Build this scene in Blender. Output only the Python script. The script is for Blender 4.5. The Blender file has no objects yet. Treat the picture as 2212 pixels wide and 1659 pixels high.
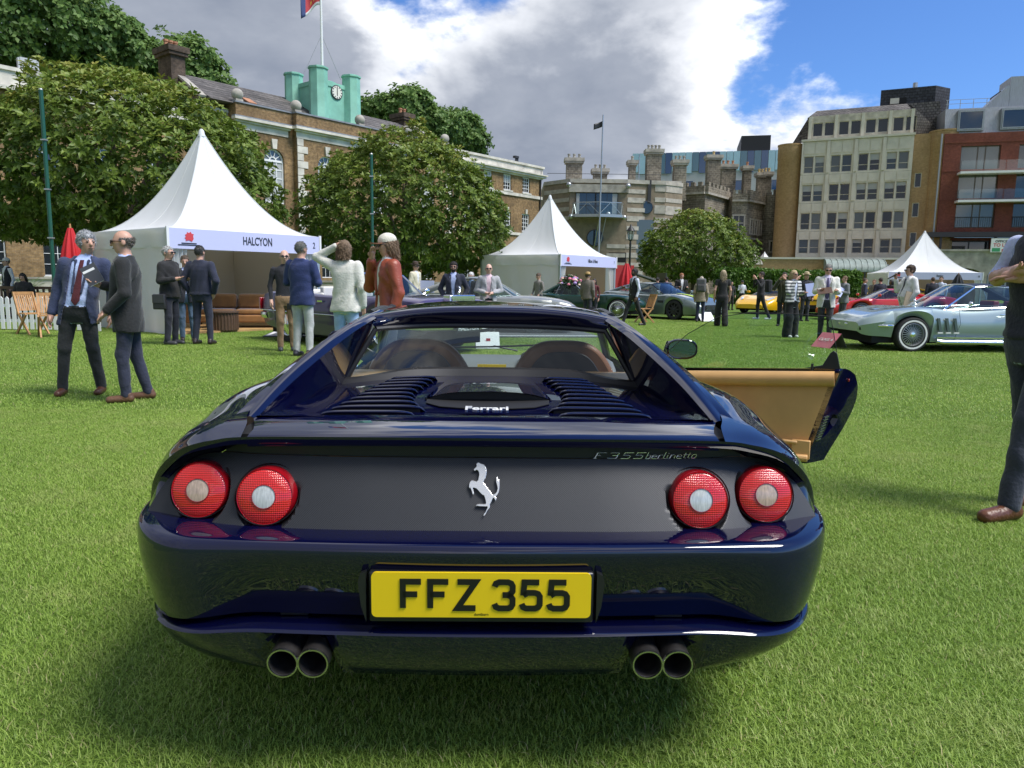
import bpy, bmesh, math, random
import numpy as np
from mathutils import Vector, Matrix
R = math.radians
rng = np.random.default_rng(7)
random.seed(7)
scene = bpy.context.scene
COL = scene.collection

# ------------------------------------------------------------------ camera
CAM_H, CAM_P, CAM_ROLL = 1.27, R(7.9), R(0.75)
_f = Vector((0, math.cos(CAM_P), -math.sin(CAM_P)))
_u0 = Vector((0, math.sin(CAM_P), math.cos(CAM_P)))
_r0 = Vector((1, 0, 0))
_r = _r0 * math.cos(CAM_ROLL) + _u0 * math.sin(CAM_ROLL)
_u = _u0 * math.cos(CAM_ROLL) - _r0 * math.sin(CAM_ROLL)
FPX = 1609.0                                   # focal length for a picture 2212 wide
cam_d = bpy.data.cameras.new('camera')
cam_d.sensor_width = 36.0
cam_d.lens = 36.0 * FPX / 2212.0
cam_d.clip_start, cam_d.clip_end = 0.05, 3000
cam = bpy.data.objects.new('camera', cam_d)
COL.objects.link(cam)
m3 = Matrix((_r, _u, -_f)).transposed()
cam.matrix_world = Matrix.Translation((0, 0, CAM_H)) @ m3.to_4x4()
scene.camera = cam

def ray(u, v):
    return _f + _r * ((u - 1106.0) / FPX) - _u * ((v - 829.5) / FPX)
def gp(u, v, z=0.0):
    'where the sight line of a photograph point meets the level z'
    d = ray(u, v); t = (z - CAM_H) / d.z
    return (d.x * t, d.y * t)
def at(u, v, y):
    'the point of that sight line at distance y along the ground'
    d = ray(u, v); t = y / d.y
    return Vector((d.x * t, y, CAM_H + d.z * t))

# ------------------------------------------------------------------ light
SUN_EL, SUN_AZ = R(57), R(112)                   # azimuth measured from +Y towards +X
SUN_DIR = Vector((math.sin(SUN_AZ) * math.cos(SUN_EL), math.cos(SUN_AZ) * math.cos(SUN_EL), math.sin(SUN_EL)))
world = bpy.data.worlds.new('World'); scene.world = world; world.use_nodes = True
wt = world.node_tree; wn = wt.nodes; wl = wt.links; wn.clear()
def N(tree, typ, **kw):
    n = tree.nodes.new(typ)
    for k, v in kw.items():
        if k.startswith('i_'):
            n.inputs[int(k[2:]) if k[2:].isdigit() else k[2:].replace('_', ' ')].default_value = v
        else:
            setattr(n, k, v)
    return n
def MATH(tree, op, a, b=None, c=None, clamp=False):
    n = tree.nodes.new('ShaderNodeMath'); n.operation = op; n.use_clamp = clamp
    for i, x in enumerate((a, b, c)):
        if x is None: continue
        if isinstance(x, (int, float)): n.inputs[i].default_value = x
        else: tree.links.new(x, n.inputs[i])
    return n.outputs[0]
def MIXC(tree, fac, a, b, blend='MIX'):
    n = tree.nodes.new('ShaderNodeMix'); n.data_type = 'RGBA'; n.blend_type = blend
    for s, x in ((n.inputs[0], fac), (n.inputs[6], a), (n.inputs[7], b)):
        if isinstance(x, (int, float)): s.default_value = x
        elif isinstance(x, tuple): s.default_value = x if len(x) == 4 else (*x, 1)
        else: tree.links.new(x, s)
    return n.outputs[2]
SKY_STR = 0.050
sky = N(wt, 'ShaderNodeTexSky', sky_type='NISHITA', sun_disc=False, sun_elevation=SUN_EL, sun_rotation=SUN_AZ,
        altitude=20.0, air_density=1.0, dust_density=0.6, ozone_density=2.2)
tc = N(wt, 'ShaderNodeTexCoord')
sep = N(wt, 'ShaderNodeSeparateXYZ'); wl.new(tc.outputs['Generated'], sep.inputs[0])
zc = MATH(wt, 'MAXIMUM', sep.outputs[2], 0.0)
zz = MATH(wt, 'ADD', zc, 0.34)
px_ = MATH(wt, 'DIVIDE', sep.outputs[0], zz)
py_ = MATH(wt, 'DIVIDE', sep.outputs[1], zz)
def cloud_noise(ox, oy, scale, detail, rough=0.55, w=0.0, dist=0.0):
    cb = N(wt, 'ShaderNodeCombineXYZ')
    wl.new(MATH(wt, 'ADD', px_, ox), cb.inputs[0]); wl.new(MATH(wt, 'ADD', py_, oy), cb.inputs[1]); cb.inputs[2].default_value = w
    t = N(wt, 'ShaderNodeTexNoise', noise_dimensions='3D'); wl.new(cb.outputs[0], t.inputs['Vector'])
    t.inputs['Scale'].default_value = scale; t.inputs['Detail'].default_value = detail
    t.inputs['Roughness'].default_value = rough; t.inputs['Distortion'].default_value = dist
    return t.outputs[0]
CW = 25.5
n_big = cloud_noise(0.3, 0, 0.62, 2, 0.5, CW)
n1 = cloud_noise(0, 0, 1.75, 10, 0.56, CW + 5, 0.15)
n2 = cloud_noise(0.07, -0.06, 1.75, 6, 0.56, CW + 5, 0.15)
n3 = cloud_noise(2, 1, 4.4, 8, 0.58, CW + 9, 0.3)
bias = MATH(wt, 'MULTIPLY_ADD', sep.outputs[0], -0.46, 0.152)       # thicker cloud to the left, clearing to the right
bias = MATH(wt, 'ADD', bias, MATH(wt, 'MULTIPLY', MATH(wt, 'SUBTRACT', n_big, 0.5), 0.8))
bias = MATH(wt, 'ADD', bias, MATH(wt, 'MULTIPLY', MATH(wt, 'SUBTRACT', n3, 0.5), 0.22))
dens = MATH(wt, 'ADD', n1, bias)
def smooth(x, a, b):
    n = N(wt, 'ShaderNodeMapRange', interpolation_type='SMOOTHSTEP'); wl.new(x, n.inputs[0])
    n.inputs[1].default_value = a; n.inputs[2].default_value = b
    return n.outputs[0]
cover = smooth(dens, 0.50, 0.60)
thick = smooth(dens, 0.56, 0.76)
lit = MATH(wt, 'ADD', MATH(wt, 'MULTIPLY', MATH(wt, 'SUBTRACT', n1, n2), 3.4), 0.60)
lit = MATH(wt, 'ADD', lit, MATH(wt, 'MULTIPLY', MATH(wt, 'SUBTRACT', n3, 0.5), 0.9), clamp=True)
lit = MATH(wt, 'MULTIPLY', lit, MATH(wt, 'SUBTRACT', 1.0, MATH(wt, 'MULTIPLY', thick, 0.88)))
k = 1.0 / SKY_STR
white = tuple(c * k for c in (0.53, 0.535, 0.545)); grey = tuple(c * k for c in (0.080, 0.094, 0.124))
ccol = MIXC(wt, lit, grey, white)
skyc = MIXC(wt, 1.0, sky.outputs[0], (0.48, 0.72, 1.10), 'MULTIPLY')
col = MIXC(wt, cover, skyc, ccol)
bg = N(wt, 'ShaderNodeBackground'); bg.inputs[1].default_value = SKY_STR; wl.new(col, bg.inputs[0])
wo = N(wt, 'ShaderNodeOutputWorld'); wl.new(bg.outputs[0], wo.inputs[0])

sun_d = bpy.data.lights.new('sun', 'SUN'); sun_d.energy = 1.5; sun_d.angle = R(24); sun_d.color = (1.0, 0.955, 0.88)
sun = bpy.data.objects.new('sun', sun_d); COL.objects.link(sun)
sun.rotation_euler = (-SUN_DIR).to_track_quat('-Z', 'Y').to_euler()
vs = scene.view_settings
scene.display_settings.display_device = 'sRGB'
vs.view_transform = 'Standard'; vs.look = 'None'; vs.exposure = 1.68; vs.gamma = 1.0; vs.use_curve_mapping = False
scene.cycles.use_denoising = True
scene.cycles.max_bounces = 8; scene.cycles.transparent_max_bounces = 12
scene.cycles.caustics_reflective = False; scene.cycles.caustics_refractive = False
# ------------------------------------------------------------------ mesh helpers
class MB:
    'collects shapes; build() links them as ONE mesh object'
    def __init__(s): s.v = []; s.f = []; s.m = []
    def add(s, verts, faces, m=0):
        o = len(s.v); s.v.extend([tuple(map(float, p)) for p in verts])
        s.f.extend([tuple(i + o for i in f) for f in faces]); s.m.extend([m] * len(faces)); return s
    def bx(s, x0, x1, y0, y1, z0, z1, m=0):
        return s.add([(x0,y0,z0),(x1,y0,z0),(x1,y1,z0),(x0,y1,z0),(x0,y0,z1),(x1,y0,z1),(x1,y1,z1),(x0,y1,z1)],
                     [(0,3,2,1),(4,5,6,7),(0,1,5,4),(1,2,6,5),(2,3,7,6),(3,0,4,7)], m)
    def bar(s, a, b, w, h, up=(0,0,1), m=0):
        a = Vector(a); b = Vector(b); d = (b - a).normalized(); up = Vector(up)
        if abs(d.dot(up)) > 0.98: up = Vector((0,1,0))
        x = d.cross(up).normalized() * (w / 2); z = x.cross(d).normalized() * (h / 2)
        vs = [p + sx * x + sz * z for p in (a, b) for sx, sz in ((-1,-1),(1,-1),(1,1),(-1,1))]
        return s.add(vs, [(0,3,2,1),(4,5,6,7),(0,1,5,4),(1,2,6,5),(2,3,7,6),(3,0,4,7)], m)
    def grid(s, P, m=0, cu=False, cv=False, flip=False):
        P = np.asarray(P, float); nu, nv = P.shape[:2]; fs = []
        for i in range(nu if cu else nu - 1):
            i2 = (i + 1) % nu
            for j in range(nv if cv else nv - 1):
                j2 = (j + 1) % nv
                q = (i*nv+j, i2*nv+j, i2*nv+j2, i*nv+j2)
                fs.append(q[::-1] if flip else q)
        return s.add(P.reshape(-1, 3), fs, m)
    def tube(s, path, r, n=8, caps=True, m=0, flat=1.0):
        path = [Vector(p) for p in path]; k = len(path)
        rs = [r] * k if isinstance(r, (int, float)) else list(r)
        rings = []; ref = None
        for i, p in enumerate(path):
            d = (path[min(i+1, k-1)] - path[max(i-1, 0)])
            d = d.normalized() if d.length > 1e-9 else Vector((0,0,1))
            if ref is None:
                ref = Vector((0,0,1)) if abs(d.z) < 0.9 else Vector((0,1,0))
            x = d.cross(ref)
            if x.length < 1e-6: x = d.cross(Vector((1,0,0)))
            x.normalize(); y = x.cross(d).normalized(); ref = y
            rings.append([p + x * (math.cos(2*math.pi*j/n) * rs[i]) + y * (math.sin(2*math.pi*j/n) * rs[i] * flat) for j in range(n)])
        o = len(s.v); s.grid([[tuple(q) for q in rg] for rg in rings], m, cv=True)
        if caps:
            s.f.append(tuple(o + j for j in range(n))); s.f.append(tuple(o + (k-1)*n + j for j in reversed(range(n)))); s.m += [m, m]
        return s
    def lathe(s, prof, n=24, c=(0,0,0), ax=(0,0,1), m=0, caps=True):
        ax = Vector(ax).normalized(); x = ax.orthogonal().normalized(); y = ax.cross(x); c = Vector(c)
        rings = [[tuple(c + ax * z + (x * math.cos(2*math.pi*j/n) + y * math.sin(2*math.pi*j/n)) * r) for j in range(n)] for r, z in prof]
        o = len(s.v); s.grid(rings, m, cv=True, flip=True); k = len(prof)
        if caps:
            if prof[0][0] > 1e-6: s.f.append(tuple(o + j for j in reversed(range(n)))); s.m.append(m)
            if prof[-1][0] > 1e-6: s.f.append(tuple(o + (k-1)*n + j for j in range(n))); s.m.append(m)
        return s
    def prism(s, poly, d0, d1, fn=lambda a, b, d: (a, d, b), m=0):
        n = len(poly); vs = [fn(a, b, d0) for a, b in poly] + [fn(a, b, d1) for a, b in poly]
        fs = [tuple(range(n)), tuple(reversed(range(n, 2*n)))] + [(i, n+i, n+(i+1) % n, (i+1) % n) for i in range(n)]
        return s.add(vs, fs, m)
    def ball(s, c, r, n=10, m=0):
        rx, ry, rz = (r, r, r) if isinstance(r, (int, float)) else r
        P = [[(c[0]+rx*math.sin(a)*math.cos(b), c[1]+ry*math.sin(a)*math.sin(b), c[2]+rz*math.cos(a)) for b in np.linspace(0, 2*math.pi, 2*n, endpoint=False)] for a in np.linspace(0.02, math.pi-0.02, n)]
        return s.grid(P, m, cv=True)
    def xf(s, M, i0=0):
        for i in range(i0, len(s.v)): s.v[i] = tuple(M @ Vector(s.v[i]))
        return s
    def mesh(s, name, mats, sharp=35):
        me = bpy.data.meshes.new(name); me.from_pydata(s.v, [], s.f)
        mats = mats if isinstance(mats, (list, tuple)) else [mats]
        for mt in mats: me.materials.append(M(mt) if isinstance(mt, str) else mt)
        if len(mats) > 1: me.polygons.foreach_set('material_index', s.m)
        bm = bmesh.new(); bm.from_mesh(me); bmesh.ops.recalc_face_normals(bm, faces=bm.faces); bm.to_mesh(me); bm.free()
        if sharp: me.shade_smooth(); me.set_sharp_from_angle(angle=R(sharp))
        return me
    def build(s, name, mats, parent=None, loc=None, rz=None, sharp=35, bevel=0):
        o = bpy.data.objects.new(name, s.mesh(name, mats, sharp)); COL.objects.link(o)
        if parent is not None: o.parent = parent
        if loc is not None: o.location = loc
        if rz is not None: o.rotation_euler = (0, 0, rz)
        if bevel:
            b = o.modifiers.new('bevel', 'BEVEL'); b.width = bevel; b.segments = 2; b.limit_method = 'ANGLE'; b.angle_limit = R(40)
        return o
def np_mesh(name, V, Q, mats, midx=None, smooth=True):
    'mesh from numpy arrays; Q (n,3) or (n,4)'
    me = bpy.data.meshes.new(name); V = np.ascontiguousarray(V, np.float32); Q = np.ascontiguousarray(Q, np.int32)
    me.vertices.add(len(V)); me.vertices.foreach_set('co', V.ravel())
    k = Q.shape[1]; me.loops.add(Q.size); me.loops.foreach_set('vertex_index', Q.ravel())
    me.polygons.add(len(Q)); me.polygons.foreach_set('loop_start', np.arange(0, Q.size, k, dtype=np.int32))
    for mt in (mats if isinstance(mats, (list, tuple)) else [mats]): me.materials.append(M(mt) if isinstance(mt, str) else mt)
    if midx is not None: me.polygons.foreach_set('material_index', np.ascontiguousarray(midx, np.int32))
    me.update(calc_edges=True); me.validate()
    if smooth: me.shade_smooth()
    return me
def link(name, me, parent=None, loc=None, rz=None):
    o = bpy.data.objects.new(name, me); COL.objects.link(o)
    if parent is not None: o.parent = parent
    if loc is not None: o.location = loc
    if rz is not None: o.rotation_euler = (0, 0, rz)
    return o
def thing(name, label, cat, loc=(0,0,0), rz=0, group=None):
    o = bpy.data.objects.new(name, None); COL.objects.link(o); o.location = loc; o.rotation_euler = (0, 0, rz); o.empty_display_size = 0.1
    return tag(o, label, cat, group)
def tag(o, label=None, cat=None, group=None, kind=None):
    if label: o['label'] = label
    if cat: o['category'] = cat
    if group: o['group'] = group
    if kind: o['kind'] = kind
    return o
def cr(pts, n):
    'Catmull-Rom through points'
    P = np.asarray(pts, float); k = len(P)
    if k == 2:
        t = np.linspace(0, 1, n)[:, None]; return P[0] * (1 - t) + P[1] * t
    E = np.vstack([2*P[0]-P[1], P, 2*P[-1]-P[-2]]); out = []
    for t in np.linspace(0, k - 1, n):
        i = min(int(t), k - 2); f = t - i; a, b, c, d = E[i], E[i+1], E[i+2], E[i+3]
        out.append(0.5 * ((2*b) + (c-a)*f + (2*a-5*b+4*c-d)*f*f + (3*b-a-3*c+d)*f**3))
    return np.array(out)
def patch(C, nu, nv):
    rows = np.array([cr(r, nv) for r in C])
    return np.stack([cr(rows[:, j], nu) for j in range(nv)], 1)
def mirror(P): return np.asarray(P, float) * np.array([-1, 1, 1])
def sstep(a, b, x):
    t = np.clip((x - a) / (b - a), 0, 1); return t * t * (3 - 2 * t)
def text_mesh(txt, size, depth=0.002, bold=0.0, align='CENTER', sx=1.0):
    c = bpy.data.curves.new('text', 'FONT'); c.body = txt; c.size = size; c.align_x = align; c.align_y = 'CENTER'
    c.extrude = depth; c.offset = bold; c.resolution_u = 3
    o = bpy.data.objects.new('text', c); COL.objects.link(o)
    dg = bpy.context.evaluated_depsgraph_get(); me = bpy.data.meshes.new_from_object(o.evaluated_get(dg))
    bpy.data.objects.remove(o); bpy.data.curves.remove(c)
    if sx != 1.0:
        for v in me.vertices: v.co.x *= sx
    return me
def put_text(name, txt, size, mat, parent, org, xdir, updir, depth=0.002, bold=0.0, align='CENTER', sx=1.0):
    'lettering on a plane: org is the middle, xdir the reading direction'
    me = text_mesh(txt, size, depth, bold, align, sx); x = Vector(xdir).normalized(); y = Vector(updir).normalized(); z = x.cross(y)
    me.transform(Matrix.Translation(org) @ Matrix((x, y, z)).transposed().to_4x4())
    me.materials.clear(); me.materials.append(M(mat)); return link(name, me, parent)

# ------------------------------------------------------------------ materials
MATS = {}
def newmat(name):
    m = bpy.data.materials.new(name); m.use_nodes = True; MATS[name] = m
    t = m.node_tree; return m, t, t.nodes['Principled BSDF']
def mk(name, col, rough=0.6, metal=0.0, var=0.0, vscale=6.0, bump=0.0, bscale=40.0, coat=0.0, spec=0.5, trans=0.0, det=4, sheen=0.0, stretch=None):
    m, t, b = newmat(name)
    c = (*col, 1); b.inputs['Base Color'].default_value = c; b.inputs['Roughness'].default_value = rough
    b.inputs['Metallic'].default_value = metal; b.inputs['Coat Weight'].default_value = coat; b.inputs['Coat Roughness'].default_value = 0.03
    b.inputs['Specular IOR Level'].default_value = spec; b.inputs['Sheen Weight'].default_value = sheen
    if trans: b.inputs['Transmission Weight'].default_value = trans
    if var or bump:
        tcn = N(t, 'ShaderNodeTexCoord'); vec = tcn.outputs['Object']
        if stretch:
            mp = N(t, 'ShaderNodeMapping'); mp.inputs['Scale'].default_value = stretch; t.links.new(vec, mp.inputs[0]); vec = mp.outputs[0]
    if var:
        n = N(t, 'ShaderNodeTexNoise'); n.inputs['Scale'].default_value = vscale; n.inputs['Detail'].default_value = det; t.links.new(vec, n.inputs['Vector'])
        f = MATH(t, 'MULTIPLY_ADD', n.outputs[0], 2.4, -0.7, clamp=True)
        lo = tuple(x * (1 - var) for x in col); hi = tuple(min(1, x * (1 + var)) for x in col)
        t.links.new(MIXC(t, f, lo, hi), b.inputs['Base Color'])
    if bump:
        n2_ = N(t, 'ShaderNodeTexNoise'); n2_.inputs['Scale'].default_value = bscale; n2_.inputs['Detail'].default_value = 5; t.links.new(vec, n2_.inputs['Vector'])
        bp = N(t, 'ShaderNodeBump'); bp.inputs['Strength'].default_value = bump; bp.inputs['Distance'].default_value = 0.02
        t.links.new(n2_.outputs[0], bp.inputs['Height']); t.links.new(bp.outputs[0], b.inputs['Normal'])
    return m
def M(name):
    if name in MATS: return MATS[name]
    raise KeyError(name)
def glass(name, tint=(0.9, 0.95, 0.95), rough=0.0, dark=0.0):
    'thin pane: mirror reflection by Fresnel over clear (or tinted) transmission'
    m = bpy.data.materials.new(name); m.use_nodes = True; MATS[name] = m; t = m.node_tree; t.nodes.clear()
    tr = N(t, 'ShaderNodeBsdfTransparent'); tr.inputs[0].default_value = (*[c * (1 - dark) for c in tint], 1)
    gl = N(t, 'ShaderNodeBsdfGlossy'); gl.inputs['Roughness'].default_value = rough; gl.inputs[0].default_value = (1, 1, 1, 1)
    lw = N(t, 'ShaderNodeLayerWeight'); lw.inputs[0].default_value = 0.5
    fr = MATH(t, 'MULTIPLY_ADD', MATH(t, 'POWER', lw.outputs['Facing'], 5.0), 0.9, 0.055)
    mx = N(t, 'ShaderNodeMixShader'); t.links.new(fr, mx.inputs[0]); t.links.new(tr.outputs[0], mx.inputs[1]); t.links.new(gl.outputs[0], mx.inputs[2])
    o = N(t, 'ShaderNodeOutputMaterial'); t.links.new(mx.outputs[0], o.inputs[0]); return m
def window_glass(name, col=(0.02, 0.025, 0.03)):
    return mk(name, col, rough=0.04, spec=0.9, bump=0.02, bscale=0.6)
# ------------------------------------------------------------------ lawn
def lawn_mat():
    m, t, b = newmat('lawn')
    tcn = N(t, 'ShaderNodeTexCoord')
    def nz(s, d=3, st=None):
        n = N(t, 'ShaderNodeTexNoise'); n.inputs['Scale'].default_value = s; n.inputs['Detail'].default_value = d
        if st:
            mp = N(t, 'ShaderNodeMapping'); mp.inputs['Scale'].default_value = st; t.links.new(tcn.outputs['Object'], mp.inputs[0]); t.links.new(mp.outputs[0], n.inputs['Vector'])
        else: t.links.new(tcn.outputs['Object'], n.inputs['Vector'])
        return n.outputs[0]
    f1 = MATH(t, 'MULTIPLY_ADD', nz(0.55, 5), 2.6, -0.8, clamp=True)
    f2 = MATH(t, 'MULTIPLY_ADD', nz(9, 6), 2.6, -0.8, clamp=True)
    f3 = MATH(t, 'MULTIPLY_ADD', nz(70, 4), 2.8, -0.9, clamp=True)
    c = MIXC(t, f1, (0.125, 0.208, 0.030), (0.168, 0.262, 0.042))
    c = MIXC(t, MATH(t, 'MULTIPLY', f2, 0.55), c, (0.13, 0.215, 0.042))
    c = MIXC(t, MATH(t, 'MULTIPLY', f3, 0.5), c, (0.055, 0.112, 0.015))
    t.links.new(c, b.inputs['Base Color']); b.inputs['Roughness'].default_value = 0.8; b.inputs['Specular IOR Level'].default_value = 0.15
    bp = N(t, 'ShaderNodeBump'); bp.inputs['Strength'].default_value = 0.7; bp.inputs['Distance'].default_value = 0.03
    t.links.new(MATH(t, 'ADD', nz(45, 5), nz(160, 3)), bp.inputs['Height']); t.links.new(bp.outputs[0], b.inputs['Normal'])
lawn_mat()
def blade_mat():
    m, t, b = newmat('grass blade')
    a = N(t, 'ShaderNodeAttribute', attribute_name='tone')
    tcn = N(t, 'ShaderNodeNewGeometry'); n = N(t, 'ShaderNodeTexNoise'); n.inputs['Scale'].default_value = 0.55; n.inputs['Detail'].default_value = 4
    t.links.new(tcn.outputs['Position'], n.inputs['Vector'])
    cr_ = N(t, 'ShaderNodeValToRGB'); e = cr_.color_ramp.elements
    e[0].position = 0; e[0].color = (0.155, 0.265, 0.040, 1); e[1].position = 1; e[1].color = (0.50, 0.46, 0.22, 1)
    for p, cc in ((0.35, (0.255, 0.385, 0.062, 1)), (0.72, (0.36, 0.50, 0.10, 1)), (0.92, (0.42, 0.52, 0.17, 1))):
        q = e.new(p); q.color = cc
    t.links.new(a.outputs['Fac'], cr_.inputs[0])
    f = MATH(t, 'MULTIPLY_ADD', n.outputs[0], 1.6, -0.3, clamp=True)
    c = MIXC(t, 1.0, cr_.outputs[0], MIXC(t, f, (0.78, 0.84, 0.78), (1.2, 1.14, 1.2)), 'MULTIPLY')
    n2 = N(t, 'ShaderNodeTexNoise'); n2.inputs['Scale'].default_value = 2.3; n2.inputs['Detail'].default_value = 5; t.links.new(tcn.outputs['Position'], n2.inputs['Vector'])
    c = MIXC(t, MATH(t, 'MULTIPLY', MATH(t, 'MULTIPLY_ADD', n2.outputs[0], 4.5, -2.3, clamp=True), 0.55), c, (0.40, 0.45, 0.15))
    t.links.new(c, b.inputs['Base Color']); b.inputs['Roughness'].default_value = 0.5; b.inputs['Specular IOR Level'].default_value = 0.3
    b.inputs['Subsurface Weight'].default_value = 0.0
    tl = N(t, 'ShaderNodeBsdfTranslucent'); t.links.new(c, tl.inputs[0]); mx = N(t, 'ShaderNodeMixShader'); mx.inputs[0].default_value = 0.3
    t.links.new(b.outputs[0], mx.inputs[1]); t.links.new(tl.outputs[0], mx.inputs[2]); t.links.new(mx.outputs[0], t.nodes['Material Output'].inputs[0])
blade_mat()
g = MB().add([(-900,-300,0),(900,-300,0),(900,1500,0),(-900,1500,0)], [(0,1,2,3)]).build('lawn', 'lawn', sharp=0)
tag(g, 'wide mown green lawn of the showground', kind='structure')

def blades(n, size, h, w, lean, name):
    r = np.random.default_rng(3)
    px = r.uniform(-size/2, size/2, n); py = r.uniform(-size/2, size/2, n); an = r.uniform(0, 2*np.pi, n)
    cl = np.sin(px*9+1)*np.sin(py*8) * 0.5 + np.sin(px*23+py*17)*0.3
    hh = h * r.uniform(0.35, 1.3, n) * (1 + 0.22*cl); ww = w * r.uniform(0.6, 1.2, n); ln = lean * r.uniform(0.1, 1.0, n) * hh
    d = np.stack([np.cos(an), np.sin(an)], 1); t_ = np.stack([-np.sin(an), np.cos(an)], 1); b = np.stack([px, py], 1)
    z0 = np.zeros(n) - 0.004
    def P(off, side, z): return np.column_stack([b + d*off[:, None] + t_*(ww*side)[:, None], z])
    V = np.stack([P(0*ln, -0.5, z0), P(0*ln, 0.5, z0), P(ln*0.4, 0.42, hh*0.62), P(ln*0.4, -0.42, hh*0.62), P(ln, 0.0, hh)], 1).reshape(-1, 3)
    i = np.arange(n)[:, None] * 5
    T = np.concatenate([i + [[0,1,2]], i + [[0,2,3]], i + [[3,2,4]]], 0)
    me = np_mesh(name, V, T, 'grass blade', smooth=False)
    tone = np.clip(r.beta(2.2, 2.6, n) + (r.random(n) < 0.05) * 0.6, 0, 1)
    at_ = me.attributes.new('tone', 'FLOAT', 'POINT'); at_.data.foreach_set('value', np.repeat(tone, 5).astype(np.float32))
    return me
near_src = bpy.data.objects.new('grass_tile_dense', blades(28000, 1.0, 0.016, 0.0027, 2.4, 'grass_tile_dense'))
far_src = bpy.data.objects.new('grass_tile_open', blades(14000, 2.0, 0.018, 0.0060, 2.0, 'grass_tile_open'))
pts = []; tile = []
for gx in range(-6, 8):
    for gy in range(0, 7):
        if abs(gx) < gy * 0.8 + 3.2: pts.append((gx + 0.5, gy + 0.5, 0)); tile.append(0)
for gx in range(-13, 15):
    for gy in range(3, 13):
        x, y = gx * 2 + 1, gy * 2 + 2
        if y > 7.5 and abs(x) < y * 0.85 + 3: pts.append((x, y, 0)); tile.append(1)
me = bpy.data.meshes.new('grass'); me.from_pydata(pts, [], [])
rr = np.random.default_rng(5)
a_ = me.attributes.new('far', 'INT', 'POINT'); a_.data.foreach_set('value', tile)
a_ = me.attributes.new('turn', 'FLOAT_VECTOR', 'POINT')
a_.data.foreach_set('vector', np.column_stack([np.zeros(len(pts)), np.zeros(len(pts)), rr.integers(0, 4, len(pts)) * np.pi/2]).astype(np.float32).ravel())
go = link('grass', me); tag(go, 'short mown grass blades of the lawn', kind='stuff')
ng = bpy.data.node_groups.new('grass', 'GeometryNodeTree')
ng.interface.new_socket('Geometry', in_out='INPUT', socket_type='NodeSocketGeometry'); ng.interface.new_socket('Geometry', in_out='OUTPUT', socket_type='NodeSocketGeometry')
gi = ng.nodes.new('NodeGroupInput'); gq = ng.nodes.new('NodeGroupOutput'); jn = ng.nodes.new('GeometryNodeJoinGeometry')
na = ng.nodes.new('GeometryNodeInputNamedAttribute'); na.data_type = 'INT'; na.inputs[0].default_value = 'far'
nr = ng.nodes.new('GeometryNodeInputNamedAttribute'); nr.data_type = 'FLOAT_VECTOR'; nr.inputs[0].default_value = 'turn'
for kk, src in enumerate((near_src, far_src)):
    oi = ng.nodes.new('GeometryNodeObjectInfo'); oi.inputs[0].default_value = src; oi.transform_space = 'ORIGINAL'
    cmp_ = ng.nodes.new('FunctionNodeCompare'); cmp_.data_type = 'INT'; cmp_.operation = 'EQUAL'; cmp_.inputs[3].default_value = kk
    ng.links.new(na.outputs[0], cmp_.inputs[2])
    ip = ng.nodes.new('GeometryNodeInstanceOnPoints'); ng.links.new(gi.outputs[0], ip.inputs['Points']); ng.links.new(cmp_.outputs[0], ip.inputs['Selection'])
    ng.links.new(oi.outputs['Geometry'], ip.inputs['Instance']); ng.links.new(nr.outputs[0], ip.inputs['Rotation']); ng.links.new(ip.outputs[0], jn.inputs[0])
ng.links.new(jn.outputs[0], gq.inputs[0])
gm = go.modifiers.new('grass', 'NODES'); gm.node_group = ng
# ------------------------------------------------------------------ the blue sports car
mk('navy paint', (0.0018, 0.0026, 0.024), rough=0.5, metal=0.0, coat=1.0, spec=0.0)
MATS['navy paint'].node_tree.nodes['Principled BSDF'].inputs['Coat Roughness'].default_value = 0.012
MATS['navy paint'].node_tree.nodes['Principled BSDF'].inputs['Coat IOR'].default_value = 1.7
mk('black rubber', (0.02, 0.02, 0.022), rough=0.45)
mk('black plastic', (0.012, 0.013, 0.015), rough=0.35)
mk('dark void', (0.004, 0.004, 0.005), rough=0.8)
mk('chrome', (0.85, 0.86, 0.88), rough=0.08, metal=1.0)
mk('bright metal', (0.80, 0.80, 0.80), rough=0.22, metal=0.75)
mk('satin metal', (0.55, 0.56, 0.58), rough=0.25, metal=1.0)
mk('exhaust metal', (0.09, 0.085, 0.085), rough=0.4, metal=0.8, var=0.4, vscale=30)
mk('soot', (0.012, 0.012, 0.014), rough=0.7)
mk('tan leather', (0.60, 0.345, 0.13), rough=0.42, var=0.06, vscale=9, bump=0.12, bscale=260)
mk('brown leather', (0.20, 0.085, 0.035), rough=0.42, bump=0.12, bscale=240)
mk('black leather', (0.02, 0.021, 0.024), rough=0.45, bump=0.1, bscale=240)
mk('grey dash', (0.16, 0.165, 0.17), rough=0.55, bump=0.06, bscale=300)
mk('plate yellow', (0.86, 0.60, 0.012), rough=0.35, coat=0.4)
mk('plate black', (0.008, 0.008, 0.009), rough=0.35)
mk('white paint', (0.78, 0.78, 0.76), rough=0.45)
mk('tyre rubber', (0.022, 0.022, 0.023), rough=0.75)
mk('amber clear lens', (0.48, 0.36, 0.28), rough=0.15, coat=1.0, var=0.25, vscale=260, stretch=(1,1,.05))
mk('clear lens', (0.52, 0.55, 0.55), rough=0.12, coat=1.0, var=0.2, vscale=260, stretch=(1,1,.05))
glass('car glass', (0.86, 0.93, 0.90))
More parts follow.
